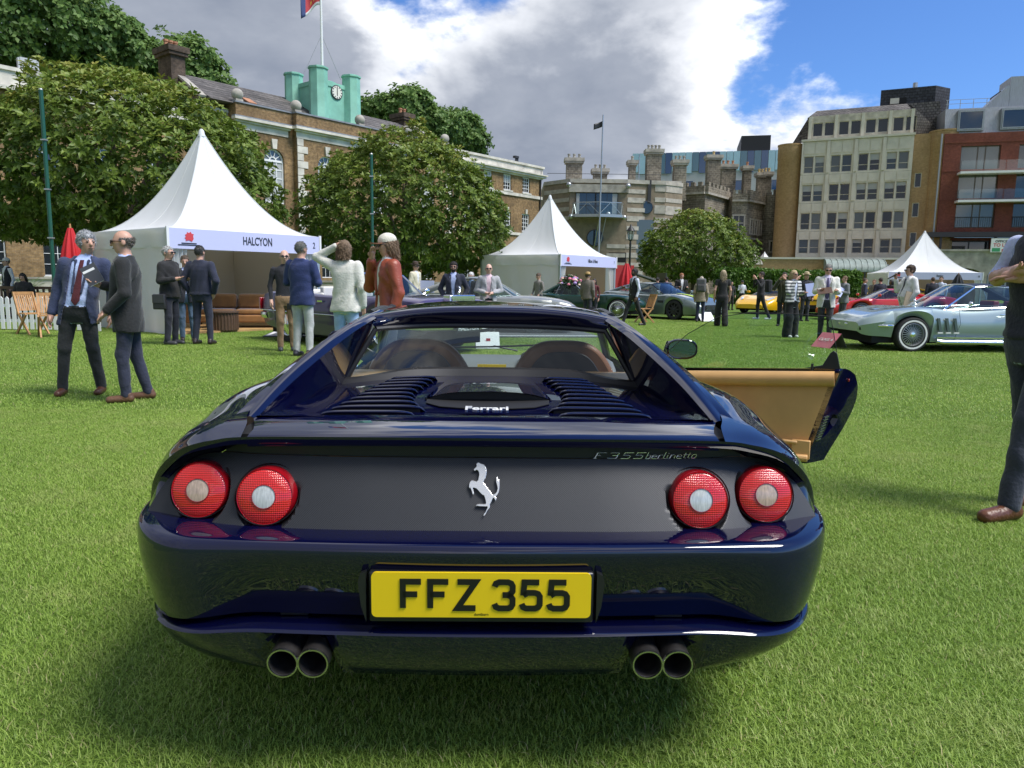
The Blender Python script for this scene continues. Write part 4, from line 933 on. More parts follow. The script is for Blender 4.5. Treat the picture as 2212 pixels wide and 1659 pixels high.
# copper turret: four octagonal towers joined by walls
ts = 1.5; tx = AH.w(688, 190, 1.6)[0] + ts; ty = 1.6 + ts; ttop = AH.w(688, 143, 1.6)[1]
CLK = AH.w(727, 200, 1.6)[1]
tur = AH.p('clock_turret', MB().bx(tx-ts, tx+ts, ty-ts, ty+ts, 12.6, ttop-.95), 'copper green', sharp=0)
MB().bx(tx-ts-.06, tx+ts+.06, ty-ts-.06, ty+ts+.06, ttop-1.2, ttop-.9).build('turret_coping', 'copper green', tur, sharp=0)
for sx in (-1, 1):
    for sy in (-1, 1):
        c_ = (tx+sx*ts, ty+sy*ts, 12.4); zt_ = ttop - 12.5
        o = MB().lathe([(.80,0),(.70,.25),(.67,zt_-.15),(.75,zt_-.12),(.75,zt_),(.4,zt_+.1),(0,zt_+.11)], 8, c_).build('corner_tower', 'copper green', tur, sharp=20)
o = MB().lathe([(.52,0),(.52,.06)], 28, (tx+.1, ty-ts-.02, CLK), (0,-1,0)).build('clock_rim', 'dark frame', tur)
MB().lathe([(.45,0),(.45,.09)], 28, (tx+.1, ty-ts-.02, CLK), (0,-1,0)).build('clock_face', 'clock white', o)
mb = MB()
for h_ in range(12): a = 2*math.pi*h_/12; mb.bar((tx+.1+.34*math.sin(a), ty-ts-.115, CLK+.34*math.cos(a)), (tx+.1+.43*math.sin(a), ty-ts-.115, CLK+.43*math.cos(a)), .06, .02, (0,1,0))
mb.build('clock_numerals', 'dark frame', o, sharp=0)
MB().bar((tx+.1, ty-ts-.12, CLK-.25), (tx+.1, ty-ts-.12, CLK+.36), .06, .02, (0,1,0)).build('clock_hand', 'dark frame', o, sharp=0)
MB().tube([(tx, ty, 12.6), (tx, ty, 18), (tx, ty, 25)], [.11,.1,.07], 8).build('flagpole', 'white paint', tur)
for sx in (-1, 1): MB().tube([(tx, ty, 19.3), (tx+sx*ts*.9, ty-sx*ts*.3, ttop-.2)], .018, 4).build('stay_wire', 'mill steel', tur)
AH.p('rooflight', MB().prism([(1.0,12.72),(1.9,13.17),(1.86,13.25),(.96,12.80)], -5.2, -4.6, lambda a, b, d: (d, a, b)), 'terracotta', sharp=0)
for x_ in (13.2, 26.2): AH.p('downpipe', MB().tube([(x_, -.06 if x_ < 20 else .30, 12.0), (x_, -.06 if x_ < 20 else .30, 0)], .07, 6), 'black iron')
AH.p('security_camera', MB().bx(22.4, 22.8, .4, .5, 12.4, 12.9).bx(22.2, 22.75, .3, .6, 12.75, 12.95), 'dark frame', sharp=0)
AH.p('floodlight', MB().bx(-18.4, -17.6, 1.5, 1.75, 12.25, 12.75).bx(-18.5, -18.42, 1.5, 1.7, 12.1, 12.7).bx(-17.58, -17.5, 1.5, 1.7, 12.1, 12.7), 'pale cladding', sharp=0)
# flag on the turret pole
fl = MB(); pole = AH.o.matrix_world
P = []
for u_ in np.linspace(0, 1, 14):
    P.append([(-(1.9*u_) * .75, -.25*math.sin(u_*7+z_*.9)*u_ - .2*u_, -z_ - 1.15*u_**1.3 + .12*math.sin(u_*6)) for z_ in np.linspace(0, 1.6, 8)])
mk('flag red', (.42,.03,.04), .7); mk('flag gold', (.55,.30,.04), .7); mk('flag blue', (.03,.05,.16), .7); mk('flag white', (.7,.7,.7), .7)
P = np.array(P); nU, nV = P.shape[:2]
fl.grid(P); fl.m = [(1 if 2 < (i // (nV-1)) < 7 and 1 < i % (nV-1) < 5 and (i % 3) else 2 if i // (nV-1) > 9 else 3 if i % (nV-1) == 6 else 0) for i in range(len(fl.f))]
wpt = (AH.loc[0] + tx*math.cos(R(51)) - ty*math.sin(R(51)), AH.loc[1] + tx*math.sin(R(51)) + ty*math.cos(R(51)))
fo = fl.build('flag', ['flag red', 'flag gold', 'flag blue', 'flag white'], None, (wpt[0], wpt[1], 23.0), R(10), sharp=80); sm = fo.modifiers.new('thickness', 'SOLIDIFY'); sm.thickness = .01
tag(fo, 'red flag with gold device flying from the pole above the clock turret', 'flag')

# ---- striped concrete building with balcony
SB = Bld('striped_building', 'modern concrete building in brown and pale bands with a projecting balcony', (3.3, 80), 0)
def U(px): return SB.w(px, 450)[0]
def Z(py, px=1300): return SB.w(px, py)[1]
xl, xa, xb, xc, xd, xr = U(1176), U(1230), U(1354), U(1396), U(1440), U(1484)
ztop = Z(387)
def bands(name_x0, x1_, y0_, y1_, zs_, tilt=0.0):
    for (z0_, z1_) in zs_:
        SB.p('pale_band', MB().add([(name_x0, y0_-.05, z0_), (x1_, y1_-.05, z0_), (x1_, y1_-.05, z1_), (name_x0, y0_-.05, z1_), (name_x0, y0_+.2, z0_), (x1_, y1_+.2, z0_), (x1_, y1_+.2, z1_), (name_x0, y0_+.2, z1_)], [(0,1,2,3),(0,4,5,1),(3,2,6,7),(1,5,6,2),(0,3,7,4)]), 'pale concrete', sharp=0)
foot = [(xl,3.0),(xa,0),(xb,0),(xc,.6),(xd,.9),(xr,2.4),(xr,12),(xl,12)]
SB.p('wall', MB().prism(foot, 0, ztop-.4, lambda a, b, d: (a, b, d)), 'brown concrete', sharp=0)
SB.p('parapet', MB().prism([(a, b-.15) if b < 5 else (a, b) for a, b in foot], ztop-.395, ztop, lambda a, b, d: (a, b, d)), 'pale concrete', sharp=0)
SB.p('roof', MB().prism([(xa,2.0),(xr,3.0),(xr-1,11),(xa,11)], ztop+.01, ztop+.3, lambda a, b, d: (a, b, d)), 'grey stone', sharp=0)
yy = [(q, q+.42) for q in np.arange(1.0, ztop-1.2, .95)]
bands(xb+.05, xc-.05, .02, .58, [(a, b+.1*(i % 2)) for i, (a, b) in enumerate(yy)])
bands(xa-1.9, xa+1.1, 1.9 if 0 else .0, .0, [(a, b) for a, b in yy if a < 5.2])
bands(xb-2.0, xb, 0, 0, [(a, b) for a, b in yy if a < 5.4])
bands(xl+.05, xa-.05, 2.97, .02, [(a, b) for a, b in yy])
bands(xd+.05, xr-.05, .92, 2.37, [(Z(ya, 1470), Z(yb_, 1470)) for yb_, ya in ((393,413),(426,435),(443,462),(470,480),(488,505))])
bands(xd-1.15, xd, .75, .88, [(Z(ya, 1430), Z(yb_, 1430)) for yb_, ya in ((393,412),(425,435),(442,460),(469,480),(490,505),(515,530))])
SB.p('lintel', MB().bx(xa-.1, xb+.1, -.25, .3, Z(416), Z(399)), 'grey stone', sharp=0)
bw = SB.window(U(1243), U(1334), Z(464), Z(417), -.08, 4, 1, 'dark frame', 'window glass')
for x0_, x1_ in ((1244, 1251), (1322, 1333)): MB().bx(U(x0_), U(x1_), -.075, -.07, Z(463), Z(418)).build('blind', 'net curtain', bw, sharp=0)
bal = SB.p('balcony', MB().prism([(U(1233),-.1),(U(1240),-1.6),(U(1290),-2.3),(U(1340),-1.6),(U(1348),-.1)], Z(472), Z(466), lambda a, b, d: (a, b, d)), 'mill steel', sharp=0)
pts_b = [(U(1235),-.1),(U(1242),-1.55),(U(1290),-2.2),(U(1338),-1.55),(U(1346),-.1)]
for a, b in zip(pts_b[:-1], pts_b[1:]):
    MB().bar((*a, Z(441)), (*b, Z(441)), .08, .08).bar((*a, Z(466)), (*((a[0]+b[0])/2, (a[1]+b[1])/2), Z(441)), .05, .05).bar((*((a[0]+b[0])/2, (a[1]+b[1])/2), Z(441)), (*b, Z(466)), .05, .05).build('balcony_rail', 'mill steel', bal, sharp=0)
    MB().add([(*a, Z(465)), (*b, Z(465)), (*b, Z(443)), (*a, Z(443))], [(0,1,2,3)]).build('balcony_pane', 'balcony glass', bal, sharp=0)
for px_0, py_0, r_ in ((1285, 514, .88), (1398.6, 447, .68)):
    x_, z_ = SB.w(px_0, py_0); y_ = -.02 if px_0 < 1300 else .60
    o = SB.p('round_window', MB().lathe([(r_,0),(r_,.12),(r_*.92,.14),(r_*.92,.05)], 28, (x_, y_, z_), (0,-1,0), caps=False), 'dark frame')
    MB().lathe([(r_*.93,.06),(0,.062)], 28, (x_, y_, z_), (0,-1,0), caps=False).build('pane', 'window glass', o)
SB.box('slot_window', 'dark frame', U(1402)-.1, U(1402)+.25, .5, .9, Z(437), ztop+.05)
SB.box('slot_window', 'window glass pale', U(1378), U(1415), .35, .8, Z(560), Z(473))
SB.box('doorway', 'dark void', U(1318), U(1356), -.03, .3, 0, Z(545))
pm = SB.p('flagpole', MB().tube([(U(1290), -2.4, 2.5), (U(1291.5), -2.4, Z(259))], [.10,.06], 8).tube([(U(1290),-2.4,Z(475)),(U(1283),-.3,Z(545))], .05, 6).tube([(U(1308),-1.0,Z(466)),(U(1294),-.6,Z(545))], .05, 6), 'mill steel')
for px_0, py_0 in ((1229,399),(1357,402),(1233,468),(1348,470),(1314,463)):
    x_, z_ = SB.w(px_0, py_0, -.6); SB.p('globe_lamp', MB().ball((x_, -.6, z_), .28, 7).bx(x_-.04, x_+.04, -.6, 0, z_-.05, z_+.05), 'mill steel')
for px_, w_, zb_, yt, n_ in ((1240.5,1.75,ztop,337,3),(1296.5,1.5,ztop,360,3),(1366,.7,ztop,342,1),(1413,1.6,ztop,318,4),(1469,1.35,ztop-1,341,3)):
    x_, zt_ = SB.w(px_, yt, 6); SB.chimney(x_, 6, w_, 1.1, zb_-.5, zt_-.3, 'rubble stone', n_)
SB.p('mast', MB().tube([(U(1388)+.3, 5, ztop), (U(1388)+.3, 5, Z(315))], .05, 5), 'mill steel')
MB().tube([(U(1181), .2, ztop+.55), (U(1440), .2, ztop+.55)], .025, 4).build('roof_rail', 'black iron', SB.o)
x_, z_ = SB.w(1285, 271, -2.4)
fo = MB().grid([[( -.9*u_, .12*math.sin(u_*5), -v_*.55 - .35*u_) for v_ in np.linspace(0, 1, 5)] for u_ in np.linspace(0, 1, 9)]).build('flag', 'black iron', None, (SB.loc[0] + U(1291), SB.loc[1] - 2.4, z_ + .45), 0, sharp=80)
fo.modifiers.new('thickness', 'SOLIDIFY').thickness = .01; tag(fo, 'small dark flag on the tall pole of the balcony', 'flag')

# ---- castle-like stone barracks
KB = Bld('stone_barracks', 'grey rubble stone castle-like barracks with battlements and tall chimneys', (20.5, 86), 0)
def KU(px, yl=0): return KB.w(px, 450, yl)[0]
A0, A1, A2, A3, A4 = KU(1482), KU(1522), KU(1581, 4), KU(1611, 4), KU(1656, 7)
kz = KB.w(1522, 406)[1]
KB.p('wall', MB().prism([(A0,1.5),(A1,0),(A2,6),(A2,16),(A0,16)], 0, kz, lambda a, b, d: (a, b, d)), 'rubble stone', sharp=0)
KB.p('wall', MB().prism([(A2,4),(A3,3.6),(A4,7.5),(A4,16),(A2,16)], 0, KB.w(1611, 424, 4)[1], lambda a, b, d: (a, b, d)), 'rubble stone', sharp=0)
z2 = KB.w(1611, 424, 4)[1]
def crenel(a, b, z, n_):
    a = Vector((*a, 0)); b = Vector((*b, 0)); d = (b - a).normalized(); o_ = Vector((d.y, -d.x, 0)) * .12; mb = MB()
    mb.bar(a + o_ + Vector((0,0,z-.55)), b + o_ + Vector((0,0,z-.55)), .5, .22)
    KB.p('corbel_course', mb, 'grey stone', sharp=0)
    mm = MB(); mm.bar(a + o_ + Vector((0,0,z-.10)), b + o_ + Vector((0,0,z-.10)), .45, .68)
    KB.p('parapet', mm, 'rubble stone', sharp=0)
    for k_ in range(n_):
        p0 = a.lerp(b, (k_+.1)/n_); p1 = a.lerp(b, (k_+.62)/n_); KB.p('merlon', MB().bar(p0 + o_ + Vector((0,0,z+.46)), p1 + o_ + Vector((0,0,z+.46)), .45, .44), 'rubble stone', sharp=0)
crenel((A0,1.5), (A1,0), kz, 3); crenel((A1,0), (A2,6), kz, 6); crenel((A2,4), (A3,3.6), z2, 3); crenel((A3,3.6), (A4,7.5), z2, 4)
tcx = KU(1667, 7.5); KB.p('corner_turret', MB().lathe([(1.05,0),(1.05,7.0),(1.25,7.4),(1.25,z2+.5),(1.0,z2+.5),(1.0,z2)], 10, (tcx, 7.5, 0)), 'rubble stone', sharp=25)
for k_ in range(8):
    a = 2*math.pi*k_/8; KB.p('merlon', MB().bx(-.25, .25, -.14, .14, 0, .6).xf(Matrix.Translation((tcx+1.1*math.cos(a), 7.5+1.1*math.sin(a), z2+.5)) @ Matrix.Rotation(a+math.pi/2, 4, 'Z')), 'rubble stone', sharp=0)
def stone_window(p0, d, w_, z0, z1, nx=2, ny=2):
    'mullioned window standing a little proud of a wall running along d'
    d = Vector((*d, 0)).normalized(); n_ = Vector((d.y, -d.x, 0)); p = Vector((*p0, 0)) + n_*.02; mb = MB(); f = .16
    q = lambda s_, z, k_: p + d*s_ + n_*k_ + Vector((0,0,z))
    mb.bar(q(-w_/2,z0,.05), q(-w_/2,z1,.05), f, .16, tuple(n_)).bar(q(w_/2,z0,.05), q(w_/2,z1,.05), f, .16, tuple(n_)).bar(q(-w_/2-.12,z0-.06,.05), q(w_/2+.12,z0-.06,.05), .2, .14).bar(q(-w_/2-.12,z1+.06,.05), q(w_/2+.12,z1+.06,.05), .2, .16)
    for k_ in range(1, nx): s_ = -w_/2 + w_*k_/nx; mb.bar(q(s_,z0,.04), q(s_,z1,.04), .10, .10, tuple(n_))
    for k_ in range(1, ny): z = z0 + (z1-z0)*k_/ny; mb.bar(q(-w_/2,z,.035), q(w_/2,z,.035), .10, .10)
    o = KB.p('mullioned_window', mb, 'pale concrete', sharp=0)
    MB().add([q(-w_/2,z0,.01), q(w_/2,z0,.01), q(w_/2,z1,.01), q(-w_/2,z1,.01)], [(0,1,2,3)]).build('pane', 'window glass', o, sharp=0)
dR = (A2-A1, 6); dB = (A4-A3, 3.9)
for t_ in (.25, .5, .75): stone_window((A1 + dR[0]*t_, 6*t_), dR, .75, 7.4, 9.2, 1, 2)
for t_ in (.3, .7): stone_window((A1 + dR[0]*t_, 6*t_), dR, .75, 3.2, 5.4, 2, 2)
for z_ in (7.5, 3.4): stone_window(((A2+A3)/2, 3.8), (A3-A2, -.4), 1.3, z_, z_+1.7, 2, 2)
for t_ in (.25, .5, .75):
    for z_ in (7.2, 3.2): stone_window((A3 + dB[0]*t_, 3.6+3.9*t_), dB, .6, z_, z_+1.6, 1, 2)
for z_ in (5.2, 1.8): stone_window((tcx-.2, 6.40), (1, 0.0), .4, z_, z_+1.2, 1, 1)
for z_ in (6.6, 2.6): KB.p('string_course', MB().bar((A3,3.5,z_), (A4,7.4,z_), .3, .16).bar((A2,3.92,z_), (A3,3.52,z_), .3, .16), 'grey stone', sharp=0)
for px_, yl, w_, d_, yt, n_, pm_ in ((1542,7,1.55,1.1,330,1,'yellow stock pot'),(1573,9,1.75,1.2,350,3,'terracotta'),(1614.5,8,.9,.9,353,1,'terracotta'),(1643.5,9,.8,.8,368,2,'yellow stock pot'),(1658,9,.85,.85,366,2,'yellow stock pot')):
    x_, zt_ = KB.w(px_, yt, yl); KB.chimney(x_, yl, w_, d_, kz-2, zt_-.35, 'rubble stone', n_, pm_)

# ---- blue glass block behind
GB = Bld('glass_office', 'far office block with a band of light and dark blue glass panels', (29, 128), -13)
gx0, gx1 = GB.w(1366, 350)[0], GB.w(1691, 330)[0]; gz1, gz0 = GB.w(1600, 326)[1], GB.w(1600, 372)[1]
GB.box('wall', 'pale cladding', gx0, gx1, .15, 14, 0, gz1-.05)
n_ = 22
for k_ in range(n_):
    a, b = gx0 + (gx1-gx0)*k_/n_, gx0 + (gx1-gx0)*(k_+1)/n_
    GB.box('glass_panel', ('light blue panel','blue glazing','light blue panel','teal glazing','blue glazing','light blue panel','teal glazing')[k_*5 % 7], a+.04, b-.04, 0, .14, gz0 + (.0 if k_ % 3 else .3), gz1)
for k_ in range(5): GB.window(gx0+3+k_*4.6, gx0+5.6+k_*4.6, gz0-2.9, gz0-1.2, .12, 2, 1, 'pale cladding', 'blue glazing')
for k_ in range(6): GB.window(gx0+3+k_*3.9, gx0+4.6+k_*3.9, gz0-6.4, gz0-4.4, .12, 1, 1, 'pale cladding', 'blue glazing')
GB.box('end_wall', 'light blue panel', gx1+.01, gx1+.15, .2, 9, gz0, gz1)
bx0, bx1 = GB.w(1602, 300)[0], GB.w(1666, 300)[0]; GB.box('plant_box', 'black cladding', bx0, bx1, .6, 12, gz1, GB.w(1602, 292)[1])
GB.box('stair_tower', 'pale cladding', gx1+.1, gx1+2.2, 2, 12, 0, gz1-4)

# ---- cream office block
CB = Bld('cream_office', 'cream panelled office block with round buff brick towers and dark mansard roof', (29.8, 87.5), -26)
def CX(px, py=420): return CB.w(px, py)[0]
cx0, cx1 = CB.w(1733, 320)[0], CB.w(1975, 300)[0]
zb, zt_ = CB.w(1840, 551)[1], CB.w(1840, 300)[1]
fh = (zt_ - zb) / 4.03
nb = 4; bwid = (cx1 - cx0) / nb; ops = []
for f_ in range(4):
    z0 = zb + fh*f_ + .05 - .45*(f_ > 0)
    for b_ in range(nb):
        xa_ = cx0 + bwid*b_ + bwid*.10
        for w_ in range(2): ops.append((xa_ + bwid*.41*w_, xa_ + bwid*.41*w_ + bwid*.36, z0 + fh*.05, z0 + fh*.64))
CB.wall('wall', 'cream panel', cx0, cx1, zb-.3, zt_, ops, rev=.3, thick=9)
for o_ in ops:
    zm = o_[2] + (o_[3]-o_[2])*.36
    CB.window(o_[0], o_[1], o_[2], o_[3], .16, 1, 1, 'stained panel', random.choice(('window glass', 'window glass', 'window glass blue', 'window glass pale')), .07, .07, zs=[zm], curtain=random.choice((0, 0, 0, .2, .35)))
for f_ in range(1, 5):
    z_ = zb + fh*f_ - .45; CB.box('panel_joint', 'stained panel', cx0, cx1, -.012, .01, z_-.03, z_+.03) if f_ < 4 else None
    for b_ in range(nb):
        xa_ = cx0 + bwid*b_
        CB.box('pier', 'cream panel', xa_-.16 if b_ else xa_, xa_+.16, -.16, .02, zb-.3 + (f_-1)*fh, zb + f_*fh - .5 if f_ < 4 else zt_-.05)
        for w_ in range(2):
            xq = xa_ + bwid*.09 + bwid*.42*w_; CB.box('spandrel_panel', 'cream panel', xq, xq + bwid*.38, -.05, .02, zb + fh*f_ - .40 - fh*.31, zb + fh*f_ - .50) if f_ < 4 else CB.box('spandrel_panel', 'cream panel', xq, xq + bwid*.38, -.05, .02, zb + fh*4 - .40 - fh*.28, zt_ - .1)
CB.box('coping', 'cream panel', cx0-.1, cx1+.1, -.2, .6, zt_+.003, zt_+.22)
# attic storey, set back in the mansard
az0, az1 = zt_+.22, zt_+2.85
aops = []
for b_ in range(nb):
    xa_ = cx0 + .6 + (bwid*.97)*b_ + .3
    for w_ in range(2): aops.append((xa_ + 1.2*w_, xa_ + 1.2*w_ + 1.02, az0+.45, az0+1.9))
CB.wall('attic_wall', 'stained panel', cx0+.4, cx1-.1, az0, az1, aops, y=.9, rev=.2, thick=7)
for o_ in aops: CB.window(*o_, 1.05, 1, 1, 'cream panel', 'window glass', .06)
for b_ in range(nb+1): xq = min(cx0 + .62 + bwid*.97*b_, cx1-.3); CB.box('attic_pier', 'cream panel', xq-.15, xq+.15, .78, .92, az0, az1)
CB.p('mansard_roof', MB().add([(cx0+.2,1.4,az1-.02),(cx1+.0,1.4,az1-.02),(cx1-.9,3.2,az1+1.05),(cx0+1.0,3.2,az1+1.05),(cx0+.2,11,az1-.02),(cx1,11,az1-.02),(cx1-.9,9.5,az1+1.05),(cx0+1.0,9.5,az1+1.05)], [(0,1,2,3),(1,5,6,2),(4,0,3,7),(3,2,6,7)]), 'slate roof', sharp=0)
CB.p('mansard_side', MB().add([(cx1-.09,.92,az0),(cx1+2.9,3.0,az0),(cx1+2.2,3.2,az1+1.05),(cx1-.9,3.2,az1+1.05),(cx1-.09,.92,az1)], [(0,1,2,3,4)]), 'slate roof', sharp=0)
CB.p('mansard_side', MB().add([(cx0+.39,1.0,az0),(cx0-1.6,3.4,az0),(cx0+.9,3.4,az1+.9),(cx0+.39,1.0,az1)], [(3,2,1,0)]), 'slate roof', sharp=0)
CB.p('plant_tower', MB().prism([(cx1-3.6,5),(cx1+1.8,5),(cx1+3.3,7),(cx1+3.3,12),(cx1-3.6,12)], az0, az1+3.1, lambda a, b, d: (a, b, d)), 'dark slate', sharp=0)
CB.box('roof_hatch', 'cream panel', cx1-2.6, cx1-1.7, 4.9, 5.1, az1+1.5, az1+2.1); CB.box('roof_hatch', 'dark void', cx1-1.65, cx1-1.0, 4.9, 5.1, az1+1.5, az1+2.1)
CB.p('flue', MB().tube([(cx1-.2, 6, az1+3.1), (cx1-.2, 6, az1+3.8)], .25, 8), 'mill steel')
for xq, yq_, rq, tt in ((cx0-1.35, 1.3, 1.35, zt_-.1), (cx1+3.0, .9, 1.55, zt_+.25)):
    CB.p('round_tower', MB().lathe([(rq,0),(rq,tt-1.6),(rq+.04,tt-1.55),(rq+.04,tt-.12),(rq+.10,tt-.1),(rq+.10,tt+.05),(0,tt+.06)], 24, (xq, yq_, 0)), 'buff brick', sharp=40)
sops = [(cx1+.35, cx1+1.0, zb + fh*k_ + .9, zb + fh*k_ + 2.4) for k_ in range(3)]
CB.wall('wall', 'buff brick', cx1+.01, cx1+1.9, 0, zt_+.1, sops, y=.25, rev=.15, thick=6)
for o_ in sops: CB.window(*o_, .36, 1, 1, 'cream panel', 'window glass', .07)
CB.wall('wall', 'buff brick', cx0-.5, cx0-.01, 0, zt_-.3, (), y=.9, thick=6)
for k_ in range(4): CB.window(cx0-.42, cx0-.06, zb + fh*k_ + .3, zb + fh*k_ + 2.2, .87, 1, 2, 'cream panel', 'window glass', .06)

# ---- low buff range with the copper canopy
WB = Bld('low_range', 'low buff brick range with small windows below the cream office', (20.5, 80), -14)
wx0, wx1 = WB.w(1592, 570)[0], WB.w(1992, 570)[0]; wz = WB.w(1780, 556)[1]
lo = [(WB.w(px_, 570)[0]-.55, WB.w(px_, 570)[0]+.55, .6, 2.7) for px_ in (1640, 1665, 1737, 1768, 1925, 1950)]
WB.wall('wall', 'buff brick', wx0, wx1, 0, wz-.2, lo, rev=.15, thick=5)
for o_ in lo: WB.window(*o_, .12, 1, 2, 'cream panel', 'window glass', .08)
WB.box('coping', 'cream panel', wx0-.1, wx1+.1, -.12, .4, wz-.195, wz)
for px_ in (1625, 1795, 1955): x_, z_ = WB.w(px_, 566, -.1); WB.p('wall_lamp', MB().ball((x_, -.15, z_), .13, 6), 'white paint')
ca, cb_ = WB.w(1778, 575)[0], WB.w(1950, 575)[0]; cz = WB.w(1850, 585)[1]
WB.p('canopy', MB().prism([(-2.6 + 2.4*(1-math.cos(a)), cz + 1.15*math.sin(a)) for a in np.linspace(0, math.pi/2, 9)] + [(-.25, cz-.15), (-2.6, cz-.15)], ca, cb_-2, lambda a, b, d: (d, a, b)), 'copper roof', sharp=30)
for k_ in range(11): q = ca + (cb_-2-ca)*k_/10; WB.p('canopy_seam', MB().tube([(q, -2.62 + 2.4*(1-math.cos(a)), cz + 1.17*math.sin(a)) for a in np.linspace(0, math.pi/2, 7)], .045, 5), 'copper roof')
for k_ in range(7): q = ca + .3 + (cb_-2.6-ca)*k_/6; WB.p('canopy_post', MB().bx(q-.07, q+.07, -2.5, -2.36, 0, cz-.15), 'dark frame', sharp=0)
WB.p('fence_panel', MB().bx(cb_-1.9, wx1+9, -.6, -.5, 0, cz+.35), 'dark frame', sharp=0)
for k_ in range(8): WB.p('fence_post', MB().bx(cb_-1.6+k_*1.5, cb_-1.45+k_*1.5, -.72, -.605, 0, cz+.65), 'zinc', sharp=0)
gh = WB.w(1625, 565, -6)
WB.p('gate_pier', MB().bx(gh[0]-.9, gh[0]+.9, -6.9, -5.1, 0, gh[1]-.3), 'buff brick', sharp=0)
WB.p('pier_cap', MB().lathe([(1.35,0),(1.2,.25),(.75,.75),(.2,.95),(0,1.0)], 4, (gh[0], -6, gh[1]-.29)), 'grey stone', sharp=20)

# ---- red brick office with glass balconies
RB = Bld('red_brick_office', 'red brick office block with glass balconies and a grey zinc attic', (47.6, 78.5), -16)
rx0 = RB.w(2032, 400)[0]; rx1 = rx0 + 16; rz1 = RB.w(2080, 288)[1]; rb0 = RB.w(2080, 500)[1]
zl = [RB.w(2100, q)[1] for q in (492, 430, 369)]
rops = []
for z_ in zl:
    for k_ in range(3): rops.append((rx0+1.6+5.2*k_, rx0+5.2+5.2*k_, z_, z_+2.5))
RB.wall('wall', 'red brick', rx0, rx1, rb0-.1, rz1, rops, rev=.4, thick=9)
for i, o_ in enumerate(rops):
    RB.window(*o_, .3, 2, 1, 'bronze frame', 'window glass pale' if i % 3 == 0 else 'window glass', .10, .10, xs=[o_[0]+1.6, o_[0]+2.3])
for z_ in zl: RB.box('soldier_course', 'red brick', rx0, rx1, -.05, .0, z_+2.8, z_+2.98)
for z_ in zl[1:]:
    b_ = RB.box('balcony_slab', 'white paint', rx0+1.4, rx1, -1.3, .0, z_-.42, z_-.2)
    for k_ in range(7):
        q = rx0+1.45+2.0*k_; MB().add([(q,-1.25,z_-.2),(q+1.94,-1.25,z_-.2),(q+1.94,-1.25,z_+.85),(q,-1.25,z_+.85)], [(0,1,2,3)]).build('balcony_pane', 'balcony glass', b_, sharp=0)
    MB().add([(rx0+1.42,-1.25,z_-.2),(rx0+1.42,-.02,z_-.2),(rx0+1.42,-.02,z_+.85),(rx0+1.42,-1.25,z_+.85)], [(0,1,2,3)]).build('balcony_pane', 'balcony glass', b_, sharp=0)
z_ = zl[0]
for k_ in range(3):
    mb = MB()
    for j in range(19): q = rx0+1.65+5.2*k_+j*.195; mb.bx(q-.012, q+.012, -.07, -.05, z_, z_+1.05)
    mb.bx(rx0+1.6+5.2*k_, rx0+5.2+5.2*k_, -.075, -.045, z_+1.05, z_+1.1)
    tag(RB.p('juliet_rail', mb, 'black iron', sharp=0), kind='stuff')
RB.box('ground_beam', 'dark frame', rx0-1.0, rx1, -.9, .3, rb0-.6, rb0-.1)
RB.wall('ground_wall', 'red brick', rx0, rx1, 0, rb0-.6, [(rx0+1.4+5*k_, rx0+5.2+5*k_, .4, rb0-.9) for k_ in range(3)], y=.5, thick=6)
for k_ in range(3): RB.window(rx0+1.4+5*k_, rx0+5.2+5*k_, .4, rb0-.9, .75, 2, 1, 'dark frame', 'window glass', .15, .12)
for k_ in range(4): RB.p('post', MB().bx(rx0+.2+5*k_, rx0+.4+5*k_, -.8, -.6, 0, rb0-.6), 'dark frame', sharp=0)
RB.p('attic', MB().prism([(.35,rz1),(.75,rz1+2.6),(9,rz1+2.6),(9,rz1)], rx0, rx1, lambda a, b, d: (d, a, b)), 'zinc', sharp=0)
for k_ in range(4):
    q = rx0+1.2+3.9*k_; RB.box('attic_surround', 'zinc', q-.12, q+2.3, .15, .9, rz1+.25, rz1+2.35); RB.window(q, q+2.18, rz1+.4, rz1+2.2, .12, 1, 1, 'zinc', 'window glass', .08)
RB.box('roof_plant', 'zinc', rx0+6.2, rx0+10.6, 2.5, 6, rz1+2.6, rz1+5.9); RB.box('roof_plant', 'dark frame', rx0+5.4, rx0+6.1, 2.8, 6, rz1+2.6, rz1+4.6)
RB.p('roof_plant', MB().prism([(rx0+3.7,rz1+2.61),(rx0+5.9,rz1+5.0),(rx0+6.15,rz1+5.0),(rx0+6.15,rz1+2.61)], 2.4, 5), 'zinc', sharp=0)
RB.box('roof_plant', 'dark frame', rx0+11.2, rx0+14.5, 2.5, 6, rz1+2.6, rz1+6.1)
RB.p('roof_rail', MB().bar((rx0,.8,rz1+3.5), (rx0+4,.8,rz1+3.5), .04, .04).bar((rx0,.8,rz1+3.1), (rx0+4,.8,rz1+3.1), .04, .04), 'mill steel', sharp=0)
for k_ in range(4): RB.p('rail_post', MB().bx(rx0+.1+k_*1.2, rx0+.15+k_*1.2, .78, .82, rz1+2.6, rz1+3.5), 'mill steel', sharp=0)
RB.p('downpipe', MB().tube([(rx0-.3,-.1,rz1), (rx0-.3,-.1,0)], .09, 6), 'zinc')
